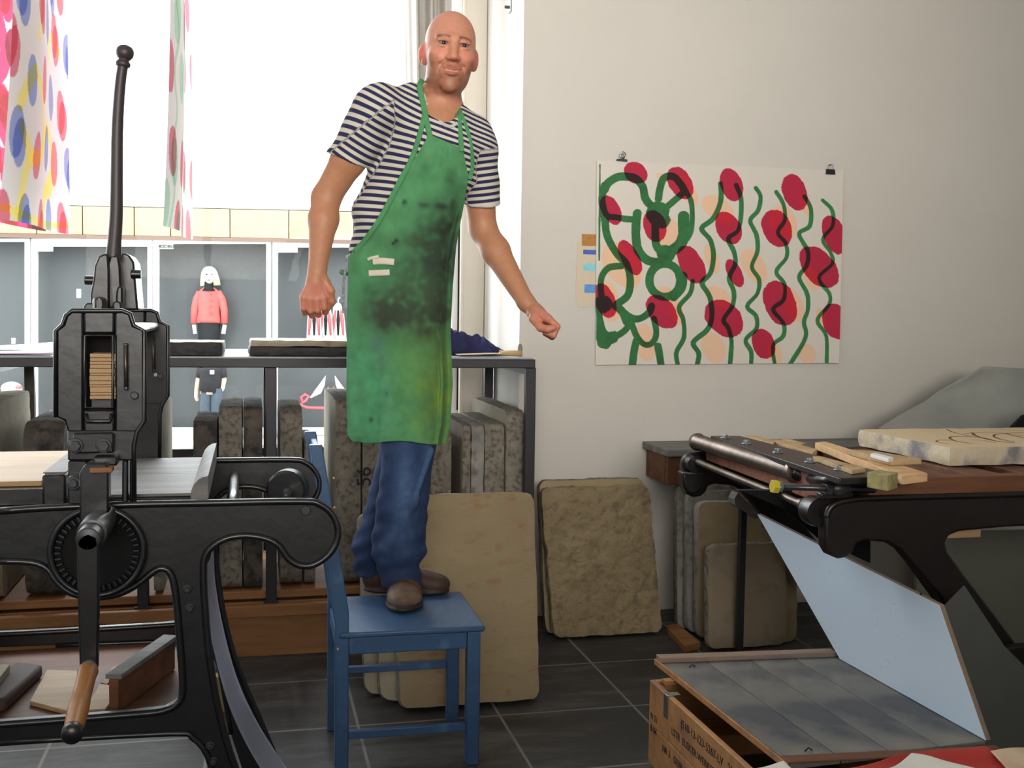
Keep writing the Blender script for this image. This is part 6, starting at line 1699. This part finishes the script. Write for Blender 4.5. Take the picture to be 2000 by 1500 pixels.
# eyes
M['eye'] = attr_mat('eye', 0.15)
for s in (-1, 1):
    nu_, nv_ = 24, 16; c_ = H(s * .0335, .0735, -.0003); r_ = .0138
    th = np.linspace(0, pi, nv_)[None, :]; ph = np.linspace(0, 2 * pi, nu_)[:, None]
    loc = np.stack([np.sin(th) * np.cos(ph), np.cos(th) * np.ones_like(ph), np.sin(th) * np.sin(ph)], -1) * r_
    w = c_ + loc[..., 0:1] * hr + loc[..., 1:2] * hf + loc[..., 2:3] * hu
    a = th * np.ones_like(ph)
    col = np.where((a < .17)[..., None], lin((12, 14, 18)), np.where((a < .52)[..., None], lin((24, 32, 42)), lin((140, 122, 114))))
    o = grid_mesh('eye', L2W(w), M['eye'], bo, colors=col)

# ---- t-shirt
M['shirt'] = bpy.data.materials.new('striped_jersey'); M['shirt'].use_nodes = True
nt = M['shirt'].node_tree; N = nt.nodes; L = nt.links; b = N['Principled BSDF']; b.inputs['Roughness'].default_value = .9
at = N.new('ShaderNodeAttribute'); at.attribute_name = 'Col'
sp_ = N.new('ShaderNodeSeparateColor'); L.new(at.outputs['Color'], sp_.inputs[0])
mth = N.new('ShaderNodeMath'); mth.operation = 'MULTIPLY'; mth.inputs[1].default_value = 1 / .0213; L.new(sp_.outputs[0], mth.inputs[0])
fr_ = N.new('ShaderNodeMath'); fr_.operation = 'FRACT'; L.new(mth.outputs[0], fr_.inputs[0])
rp_ = N.new('ShaderNodeValToRGB'); e = rp_.color_ramp.elements; e[0].position = 0.0; e[0].color = srgb(206, 200, 186)
e[1].position = 1.0; e[1].color = srgb(206, 200, 186)
for p_, c_ in ((.22, srgb(206, 200, 186)), (.29, srgb(36, 38, 76)), (.72, srgb(36, 38, 76)), (.79, srgb(206, 200, 186))):
    q_ = rp_.color_ramp.elements.new(p_); q_.color = c_
L.new(fr_.outputs[0], rp_.inputs[0])
mx_ = N.new('ShaderNodeMix'); mx_.data_type = 'RGBA'; L.new(sp_.outputs[1], mx_.inputs[0]); L.new(rp_.outputs[0], mx_.inputs[6]); mx_.inputs[7].default_value = srgb(206, 202, 194)
L.new(mx_.outputs[2], b.inputs['Base Color'])
zs_lo = LP(700, 545, 3.66)[2]; zs_hi = LP(800, 135, 3.7)[2]
def wr(F, f, amp, fr, dirs):
    for (kx, ky, kz, ph) in dirs:
        F.F += (amp * np.sin(F.xs[:, None, None] * kx * fr + F.ys[None, :, None] * ky * fr + F.zs[None, None, :] * kz * fr + ph)).astype(np.float32)
def cutplane(F, p, n, lim=None):
    """remove what lies on the side n of the plane through p (within lim metres)"""
    n = np.array(n) / np.linalg.norm(n)
    d = (F.xs[:, None, None] - p[0]) * n[0] + (F.ys[None, :, None] - p[1]) * n[1] + (F.zs[None, None, :] - p[2]) * n[2]
    if lim is not None:
        r = np.sqrt((F.xs[:, None, None] - p[0]) ** 2 + (F.ys[None, :, None] - p[1]) ** 2 + (F.zs[None, None, :] - p[2]) ** 2)
        d = np.minimum(d, lim - r)
    F.F = np.maximum(F.F, d.astype(np.float32))
shirt = Field(np.arange(LP(630, 300, 3.6)[0], LP(1000, 300, 3.75)[0], .0045), np.arange(3.46, 3.93, .0055), np.arange(zs_lo, zs_hi, .0045))
torso(shirt, 0.006)
tor = shirt.F.copy()
armf = Field(shirt.xs, shirt.ys, shirt.zs); armf.F += 1
nL = (ELL - SHL) / np.linalg.norm(ELL - SHL); nR = (ELR - SHR) / np.linalg.norm(ELR - SHR)
SE_L = SHL + (ELL - SHL) * .56; SE_R = SHR + (ELR - SHR) * .74
armf.cone(SHL + (0, 0, .008), SE_L + (ELL - SHL) * .1, .076, .069, k=.01); armf.cone(SHR + (0, 0, .005), SE_R + (ELR - SHR) * .1, .074, .070, k=.01)
cutplane(armf, SE_L, nL + np.array([.18, 0, 0])); cutplane(armf, SE_R, nR)
for S0, nn in ((SE_L, nL), (SE_R, nR)): armf.cone(S0 - nn * .010, S0 + nn * .05, .052, .054, k=.004, mode='s')
# join sleeves and torso
h = np.clip(0.5 + 0.5 * (shirt.F - armf.F) / .03, 0, 1); shirt.F = shirt.F * (1 - h) + armf.F * h - .03 * h * (1 - h)
# neck opening
shirt.cone(LP(866, 204, 3.625), LP(862, 150, 3.72), .058, .078, k=.006, mode='s')
shirt.cone(LP(871, 219, 3.60), LP(864, 180, 3.64), .034, .055, k=.01, mode='s')
wr(shirt, None, .0022, 1, [(38, 20, 26, .3), (22, -15, 47, 1.2), (-30, 12, 60, 2.2)])
cutplane(shirt, np.array([0, 0, LP(700, 520, 3.6)[2]]), (0.05, 0, -1))
Ps, Qs = shirt.mesh(); Ps = relax(Ps, Qs, 1, .4)
# stripe coordinate
def segd(P, a, b):
    e = b - a; t = np.clip(((P - a) @ e) / (e @ e), 0, 1); return np.linalg.norm(P - a - t[:, None] * e, axis=1)
dL = segd(Ps, SHL, ELL); dR = segd(Ps, SHR, ELR)
zc0_ = LP(800, 500, 3.7)[2]; zt0 = LP(800, 210, 3.7)[2]
tt = np.clip((Ps[:, 2] - zc0_) / (zt0 - zc0_), 0, 1.2)
u0 = LP(835, 250, 3.7)[0]
coord = Ps[:, 2] + (.03 + .40 * tt ** 1.6) * (Ps[:, 0] - u0) + .35 * (Ps[:, 1] - 3.6) * tt * 0.25
armL = ((Ps - SHL) @ nL); armR = ((Ps - SHR) @ nR)
mL = (dL < .092) & (armL > .012 - (Ps[:, 0] - SHL[0]) * 1.2) & (Ps[:, 0] < LP(775, 0, 3.6)[0] - np.clip(armL, 0, 1) * .28)
mR = (dR < .088) & (armR > .03) & (Ps[:, 0] > LP(918, 0, 3.74)[0] )
coord = np.where(mL, -(armL * .95), coord); coord = np.where(mR, -armR, coord)
trim = np.maximum((mL & (segd(Ps, SE_L, SE_L) < .2) & (((Ps - SE_L) @ (nL + np.array([.18, 0, 0])) / 1.02) > -.010)), (mR & (((Ps - SE_R) @ nR) > -.009))).astype(float)
so = man_mesh('t_shirt', Ps, Qs, M['shirt'])
set_colors(so.data, np.stack([coord + 5, trim, coord * 0], -1))

# ---- front depth of the clothed body, for draping straps and apron
leg = Field(np.arange(LP(655, 600, 3.7)[0], LP(925, 600, 3.7)[0], .0050), np.arange(3.44, 3.93, .0055), np.arange(.46, LP(700, 500, 3.66)[2], .0050))
leg.ell(LP(776, 560, 3.715), (.163, .122, .13), k=.05)
leg.cone(LP(800, 600, 3.69), LP(799, 860, 3.64), .108, .088, k=.03); leg.cone(LP(799, 860, 3.64), LP(786, 985, 3.645), .088, .080, k=.03)
leg.cone(LP(786, 985, 3.645), LP(778, 1066, 3.65), .080, .094, k=.02)
leg.cone(LP(782, 1078, 3.65), LP(782, 1112, 3.65), .078, .066, k=.012); leg.cone(LP(780, 1112, 3.65), LP(784, 1138, 3.645), .070, .068, k=.010)
leg.cone(LP(768, 600, 3.75), LP(786, 860, 3.79), .100, .072, k=.03); leg.cone(LP(786, 860, 3.79), LP(748, 1000, 3.80), .072, .060, k=.03); leg.cone(LP(748, 1000, 3.80), LP(730, 1055, 3.80), .060, .062, k=.02)
leg.cone(LP(728, 1060, 3.80), LP(728, 1095, 3.80), .070, .062, k=.012); leg.cone(LP(727, 1100, 3.80), LP(732, 1122, 3.80), .066, .060, k=.01)
zz_ = leg.zs[None, None, :]; low = np.clip((.95 - zz_) / .35, .15, 1)
XX, YY = leg.xs[:, None, None], leg.ys[None, :, None]
leg.F += (.0035 * low * np.sin(zz_ * 62 + XX * 28 + np.sin(XX * 20 + YY * 25) * 1.4) + .0028 * low * np.sin(zz_ * 105 - XX * 40 + YY * 30 + 1) + .0022 * np.sin(XX * 70 + zz_ * 9 + YY * 20)).astype(np.float32)
# a long diagonal fold down the front leg
for a, b in ((LP(842, 880, 3.56), LP(808, 980, 3.56)), (LP(808, 980, 3.56), LP(752, 1070, 3.57))): leg.cone(a, b, .010, .008, k=.03)
cutplane(leg, np.array([0, 0, LP(780, 1148, 3.62)[2]]), (0, 0, -1))
cutplane(leg, np.array([0, 0, LP(700, 508, 3.66)[2]]), (0, 0, 1))
Pl, Ql = leg.mesh(); Pl = relax(Pl, Ql, 1, .4)
M['jeans'] = attr_mat('blue_denim', 0.85, noise_amt=0.22, nscale=45, bump=0.25, bscale=420)
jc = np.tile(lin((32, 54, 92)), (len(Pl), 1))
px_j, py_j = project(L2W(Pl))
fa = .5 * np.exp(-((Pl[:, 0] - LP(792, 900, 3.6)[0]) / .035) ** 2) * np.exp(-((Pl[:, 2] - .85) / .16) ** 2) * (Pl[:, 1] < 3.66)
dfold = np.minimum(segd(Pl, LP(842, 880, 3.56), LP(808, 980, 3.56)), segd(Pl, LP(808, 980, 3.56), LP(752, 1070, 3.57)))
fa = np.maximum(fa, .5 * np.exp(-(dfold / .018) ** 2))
jc = jc * (1 - fa[:, None]) + lin((92, 124, 166)) * fa[:, None]  # paler streaks paint highlights down the thigh and along the fold
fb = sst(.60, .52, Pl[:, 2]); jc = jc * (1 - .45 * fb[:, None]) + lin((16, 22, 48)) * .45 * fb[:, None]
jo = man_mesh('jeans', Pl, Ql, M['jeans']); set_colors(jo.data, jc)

def front_map(F):
    """smallest v of the surface for every (u, z) of the field"""
    ins = F.F < 0; any_ = ins.any(1); idx = ins.argmax(1)
    v = F.ys[idx]; v = np.where(any_, v, np.nan); return v
fmS, fmL = front_map(shirt), front_map(leg)
def front_v(u, z):
    out = np.full(np.shape(u), np.nan)
    for F, fm in ((shirt, fmS), (leg, fmL)):
        i = np.clip(np.round((u - F.xs[0]) / (F.xs[1] - F.xs[0])).astype(int), 0, len(F.xs) - 1)
        k = np.round((z - F.zs[0]) / (F.zs[1] - F.zs[0])).astype(int); ok = (k >= 0) & (k < len(F.zs)); k = np.clip(k, 0, len(F.zs) - 1)
        vv = np.where(ok, fm[i, k], np.nan); out = np.fmin(out, vv)
    return out

# ---- apron
M['apron'] = attr_mat('green_apron_cloth', 0.92, noise_amt=0.14, nscale=24, bump=0.3, bscale=700)
AL = [(262,838),(270,834),(310,810),(380,769),(450,721),(490,690),(500,681),(560,679),(700,677),(780,677),(850,679),(864,690)]
AR = [(290,903),(300,906),(345,915),(400,906),(480,891),(560,884),(650,880),(750,884),(830,879),(868,870)]
na, nb = 130, 300
ys_a = np.linspace(0, 1, nb)
LY = np.interp(ys_a, np.linspace(0, 1, 200), np.interp(np.linspace(0, 1, 200), [0, 1], [262, 862])); RY = 290 + ys_a * (866 - 290)
GX = np.zeros((na, nb)); GY = np.zeros((na, nb))
for j in range(nb):
    lx = np.interp(LY[j], [a for a, _ in AL], [b for _, b in AL]); rx = np.interp(RY[j], [a for a, _ in AR], [b for _, b in AR])
    s = np.linspace(0, 1, na); GX[:, j] = lx + (rx - lx) * s; GY[:, j] = LY[j] + (RY[j] - LY[j]) * s
    if j > nb - 14:   # ragged hem
        GY[:, j] += 3 * np.sin(s * 9) * (j - nb + 14) / 14
vg = np.full((na, nb), 3.57)
for it in range(3):
    D_ = vg
    u = (GX - 1000) / FPX * D_; 
    P_ = np.array([[LP(GX[i, j], GY[i, j], vg[i, j]) for j in range(0, nb, 1)] for i in range(0, na, 1)])
    u, z = P_[..., 0], P_[..., 2]
    fv = front_v(u, z) - .016
    # hang: going down the cloth may not fall back behind the belly faster than gravity lets it
    for i in range(na):
        row = fv[i]; ok = ~np.isnan(row)
        fv[i] = np.interp(np.arange(nb), np.arange(nb)[ok], row[ok]) if ok.any() else 3.6
    out = fv.copy()
    for j in range(1, nb):
        dz = z[:, j - 1] - z[:, j]; lim = out[:, j - 1] + dz * np.where(ys_a[j] > .38, .10, .9)
        out[:, j] = np.minimum(out[:, j], lim)
    # edges that pass beyond the body bend back a little
    k_ = np.hanning(11); k_ /= k_.sum()
    for _ in range(3):
        pad = np.pad(out, ((5, 5), (0, 0)), mode='edge'); out = sum(k_[q] * pad[q:q + na] for q in range(11))
        pad = np.pad(out, ((0, 0), (5, 5)), mode='edge'); out = sum(k_[q] * pad[:, q:q + nb] for q in range(11))
    out = np.minimum(out, fv + .004)
    vg = out
S_, T_ = np.meshgrid(np.linspace(0, 1, na), ys_a, indexing='ij')
fold = .010 * np.clip(T_ - .35, 0, 1) * np.sin(S_ * 13 + 1.2 * np.sin(T_ * 4)) + .0035 * np.sin(S_ * 21 - T_ * 17) * np.exp(-((T_ - .35) / .2) ** 2) + .0028 * np.sin(T_ * 46 + S_ * 12 + 2 * np.sin(S_ * 6)) * np.exp(-((T_ - .38) / .16) ** 2) \
       + .003 * np.sin(T_ * 60 - S_ * 24) * np.exp(-((T_ - .3) / .10) ** 2) * S_
vg = vg - np.abs(fold) * .6 - fold * .4 - .002
Pa = np.array([[LP(GX[i, j], GY[i, j], vg[i, j]) for j in range(nb)] for i in range(na)])
ac = np.tile(lin((80, 142, 94)), (na, nb, 1))
nn1 = np.array([[noise.noise(Vector((GX[i, j] * .03, GY[i, j] * .03, 3))) for j in range(nb)] for i in range(na)])
nn2 = np.array([[noise.noise(Vector((GX[i, j] * .07, GY[i, j] * .07, 9))) for j in range(nb)] for i in range(na)])
def stain(x, y, rx, ry, c, a, nz=.8):
    global ac
    m = np.exp(-(((GX - x) / rx) ** 2 + ((GY - y) / ry) ** 2)) * a * (1 + nz * nn1 + .7 * nn2); m = np.clip(m, 0, .95)[..., None]; ac = ac * (1 - m) + lin(c) * m
stain(860, 760, 50, 120, (112, 140, 60), .75); stain(800, 690, 70, 90, (92, 140, 66), .4)
stain(720, 760, 50, 120, (78, 160, 118), .5); stain(730, 560, 60, 40, (80, 165, 110), .4)
for s in [(775, 608, 58, 48, (50, 56, 46), 1.1), (860, 510, 56, 50, (42, 52, 48), 1.05), (845, 600, 55, 62, (52, 62, 46), 1.0), (800, 560, 80, 50, (60, 84, 58), .6), (850, 460, 50, 50, (50, 74, 54), .7), (872, 440, 26, 34, (44, 60, 46), .8), (800, 470, 60, 16, (54, 74, 52), .5),
          (722, 568, 12, 12, (46, 80, 60), .7), (770, 520, 12, 8, (50, 80, 60), .5), (828, 398, 12, 8, (40, 62, 50), .9), (862, 402, 13, 8, (40, 58, 46), .95), (885, 400, 7, 14, (40, 60, 44), .9), (791, 396, 5, 6, (30, 50, 44), 1.2),
          (774, 470, 4, 4, (30, 50, 44), 1.1), (735, 672, 12, 14, (84, 92, 120), .5), (742, 705, 10, 10, (84, 92, 120), .4), (725, 820, 4, 5, (34, 80, 64), 1.), (755, 770, 4, 7, (60, 110, 90), .8), (768, 475, 3, 3, (30, 50, 40), 1),
          (880, 350, 14, 20, (46, 84, 54), .7), (830, 330, 10, 14, (46, 90, 60), .4), (730, 610, 22, 30, (60, 60, 52), .4)]:
    stain(*s)
ac *= (1 + .10 * nn2 + .08 * nn1)[..., None]
apr = grid_mesh('apron', L2W(Pa), M['apron'], man, colors=ac, solid=.0022)
# apron surface lookup for tapes and straps
def surf(px, py, off=.004):
    d = (GX - px) ** 2 + (GY - py) ** 2; i, j = np.unravel_index(d.argmin(), d.shape)
    vbest = vg[i, j] if d[i, j] < 16 else 9
    v = 3.60
    for _ in range(4):
        p = LP(px, py, v); w = front_v(np.array([p[0]]), np.array([p[2]]))[0]
        if np.isnan(w): break
        v = w
    else: pass
    v = min(v, vbest) if vbest < 9 else v
    return LP(px, py, v - off - .002)
def ribbon(name, pts, w, m, parent, off=.004, vs=None, n=8, solid=.0016):
    c = smooth_curve([Vector((a, b, 0)) for a, b in pts], n); out = []
    P_ = np.zeros((len(c), 5, 3)); vv = []
    for i, p in enumerate(c):
        d = (c[min(i + 1, len(c) - 1)] - c[max(i - 1, 0)]).normalized(); nrm_ = Vector((-d.y, d.x, 0))
        vv.append(surf(p.x, p.y, off)[1])
    vv = np.array(vv)
    if vs is not None: vv = np.interp(np.linspace(0, 1, len(c)), np.linspace(0, 1, len(vs)), vs)
    k = np.ones(7) / 7; vp = np.pad(vv, 3, mode='edge'); vs_ = np.convolve(vp, k, 'valid'); vv = np.minimum(vv + .001, vs_)
    for i, p in enumerate(c):
        d = (c[min(i + 1, len(c) - 1)] - c[max(i - 1, 0)]).normalized(); nrm_ = Vector((-d.y, d.x, 0))
        for j in range(5):
            q = p + nrm_ * (w * (j / 4 - .5)); P_[i, j] = LP(q.x, q.y, vv[i] - .001 * (1 - abs(j - 2) / 2))
    return grid_mesh(name, L2W(P_), m, parent, solid=solid)
M['apron_plain'] = mat('green_strap_cloth', srgb(72, 134, 84), srgb(84, 148, 98), 0.9, scale=30, bump=.15, bscale=500)
ribbon('neck_strap', [(841,272),(834,240),(828,210),(822,183),(820,166),(826,156)], 11, M['apron_plain'], apr, vs=[3.565, 3.575, 3.59, 3.60, 3.615, 3.68])
ribbon('neck_strap', [(902,296),(899,262),(896,230),(892,206)], 10, M['apron_plain'], apr)
ribbon('side_strap', [(830,222),(820,262),(804,310),(782,352),(760,395),(738,434),(712,470),(692,491)], 10, M['apron_plain'], apr)
ribbon('side_strap', [(893,207),(905,235),(916,268),(921,300),(922,328),(917,350)], 9, M['apron_plain'], apr)
M['tape'] = mat('masking_tape', srgb(206, 200, 180), srgb(216, 210, 192), 0.7, scale=30)
ribbon('tape_piece', [(728,511),(748,510),(770,512)], 13, M['tape'], apr, off=.003)
ribbon('tape_piece', [(720,534),(740,533),(761,532)], 12, M['tape'], apr, off=.003)
ribbon('tape_piece', [(718,507),(726,504),(740,501)], 6, M['tape'], apr, off=.004)
# collar band of the t-shirt
ck_ = [(827,184),(833,204),(846,224),(862,240),(880,247),(893,240)]
col_ = ribbon('collar', ck_, 6, mat('grey_collar_rib', srgb(196, 192, 182), None, .9), so, off=.001, solid=.004)
# pocket edge with marker pens at the hip
hipm = mat('hip_cloth', srgb(190, 192, 196), srgb(40, 40, 50), .9, scale=70)
ribbon('hip_cord', [(678,498),(676,520),(672,548),(670,590),(671,612)], 5, hipm, jo, vs=[3.62, 3.62, 3.62, 3.62, 3.62])
p_ = L2W(LP(664, 530, 3.66)); q_ = L2W(LP(676, 534, 3.66))
MB().lathe(Vector(p_), Vector(q_) - Vector(p_), [(0, .006), (.004, .009), (.016, .009), (.017, .006), (.03, .006)]).build('green_pen_cap', M['apron_plain'], jo, smooth=True)

# ---- shoes
M['shoe'] = attr_mat('brown_leather', 0.6, noise_amt=.25, nscale=40, bump=.3, bscale=200)
def shoe(name, label, us, vs_, axis):
    pass
sf = Field(np.arange(LP(735, 1190, 3.6)[0], LP(845, 1190, 3.6)[0], .0036), np.arange(3.46, 3.80, .004), np.arange(.446, .62, .0036))
u_ = LP(788, 1190, 3.6)[0]
sf.ell((u_ + .006, 3.575, .488), (.058, .070, .040), k=.02); sf.ell((u_, 3.64, .502), (.053, .085, .058), k=.03); sf.ell((u_ - .004, 3.715, .50), (.041, .055, .055), k=.03)
sf.cone((u_ - .002, 3.675, .50), (u_ - .002, 3.69, .58), .044, .047, k=.02)
sf.ell((u_ + .004, 3.595, .464), (.063, .098, .017), k=.003); sf.ell((u_ - .002, 3.70, .462), (.046, .066, .016), k=.006)
sf.F = np.maximum(sf.F, (.4515 - sf.zs)[None, None, :].astype(np.float32))
Pf, Qf = sf.mesh(); Pf = relax(Pf, Qf, 1, .4)
fc = np.tile(lin((84, 54, 38)), (len(Pf), 1)); m = sst(.478, .474, Pf[:, 2])[:, None]; fc = fc * (1 - m) + lin((40, 34, 30)) * m
m = (np.exp(-((Pf[:, 1] - 3.535) / .035) ** 2) * (Pf[:, 2] > .478) * .6)[:, None]; fc = fc * (1 - m) + lin((126, 112, 96)) * m  # paler toe patch paints a greyish highlight over worn leather
m = (np.exp(-((Pf[:, 1] - 3.575) / .0035) ** 2) * (Pf[:, 2] > .478) * .8)[:, None]; fc = fc * (1 - m) + lin((36, 26, 20)) * m
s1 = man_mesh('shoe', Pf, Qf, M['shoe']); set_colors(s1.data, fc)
for k in range(4):
    v = 3.605 + k * .018; z = .530 + k * .006
    w = [L2W(np.array([u_ + a, v + abs(a) * .2, z - (a / .03) ** 2 * .010])) for a in (-.028, -.012, .006, .028)]
    MB().tube([Vector(a) for a in w], .0028, 6).build('lace', M['black_cloth'], s1, smooth=True)
sg = Field(np.arange(LP(690, 1150, 3.78)[0], LP(890, 1150, 3.78)[0], .0036), np.arange(3.68, 3.88, .004), np.arange(.446, .62, .0036))
U_ = lambda x: LP(x, 1150, 3.78)[0]
sg.ell((U_(848), 3.775, .484), (.056, .044, .036), k=.02); sg.ell((U_(805), 3.775, .492), (.080, .042, .045), k=.03); sg.ell((U_(740), 3.785, .50), (.058, .040, .052), k=.03)
sg.cone((U_(738), 3.79, .52), (U_(732), 3.795, .60), .046, .046, k=.02)
sg.ell((U_(835), 3.775, .462), (.078, .048, .015), k=.006); sg.ell((U_(750), 3.785, .462), (.072, .042, .015), k=.006)
sg.F = np.maximum(sg.F, (.4515 - sg.zs)[None, None, :].astype(np.float32))
Pg, Qg = sg.mesh(); Pg = relax(Pg, Qg, 1, .4)
gc_ = np.tile(lin((66, 44, 34)), (len(Pg), 1)); m = sst(.47, .466, Pg[:, 2])[:, None]; gc_ = gc_ * (1 - m) + lin((44, 36, 32)) * m
s2 = man_mesh('shoe', Pg, Qg, M['shoe']); set_colors(s2.data, gc_)
for k in range(4):
    x = U_(812) + k * .014; z = .533 - k * .007
    w = [L2W(np.array([x + b, 3.775 + a, z + .002 - (a / .03) ** 2 * .012])) for a, b in ((-.030, .004), (-.012, 0), (.012, 0), (.030, .004))]
    MB().tube([Vector(a) for a in w], .0028, 6).build('lace', M['white_goods'], s2, smooth=True)
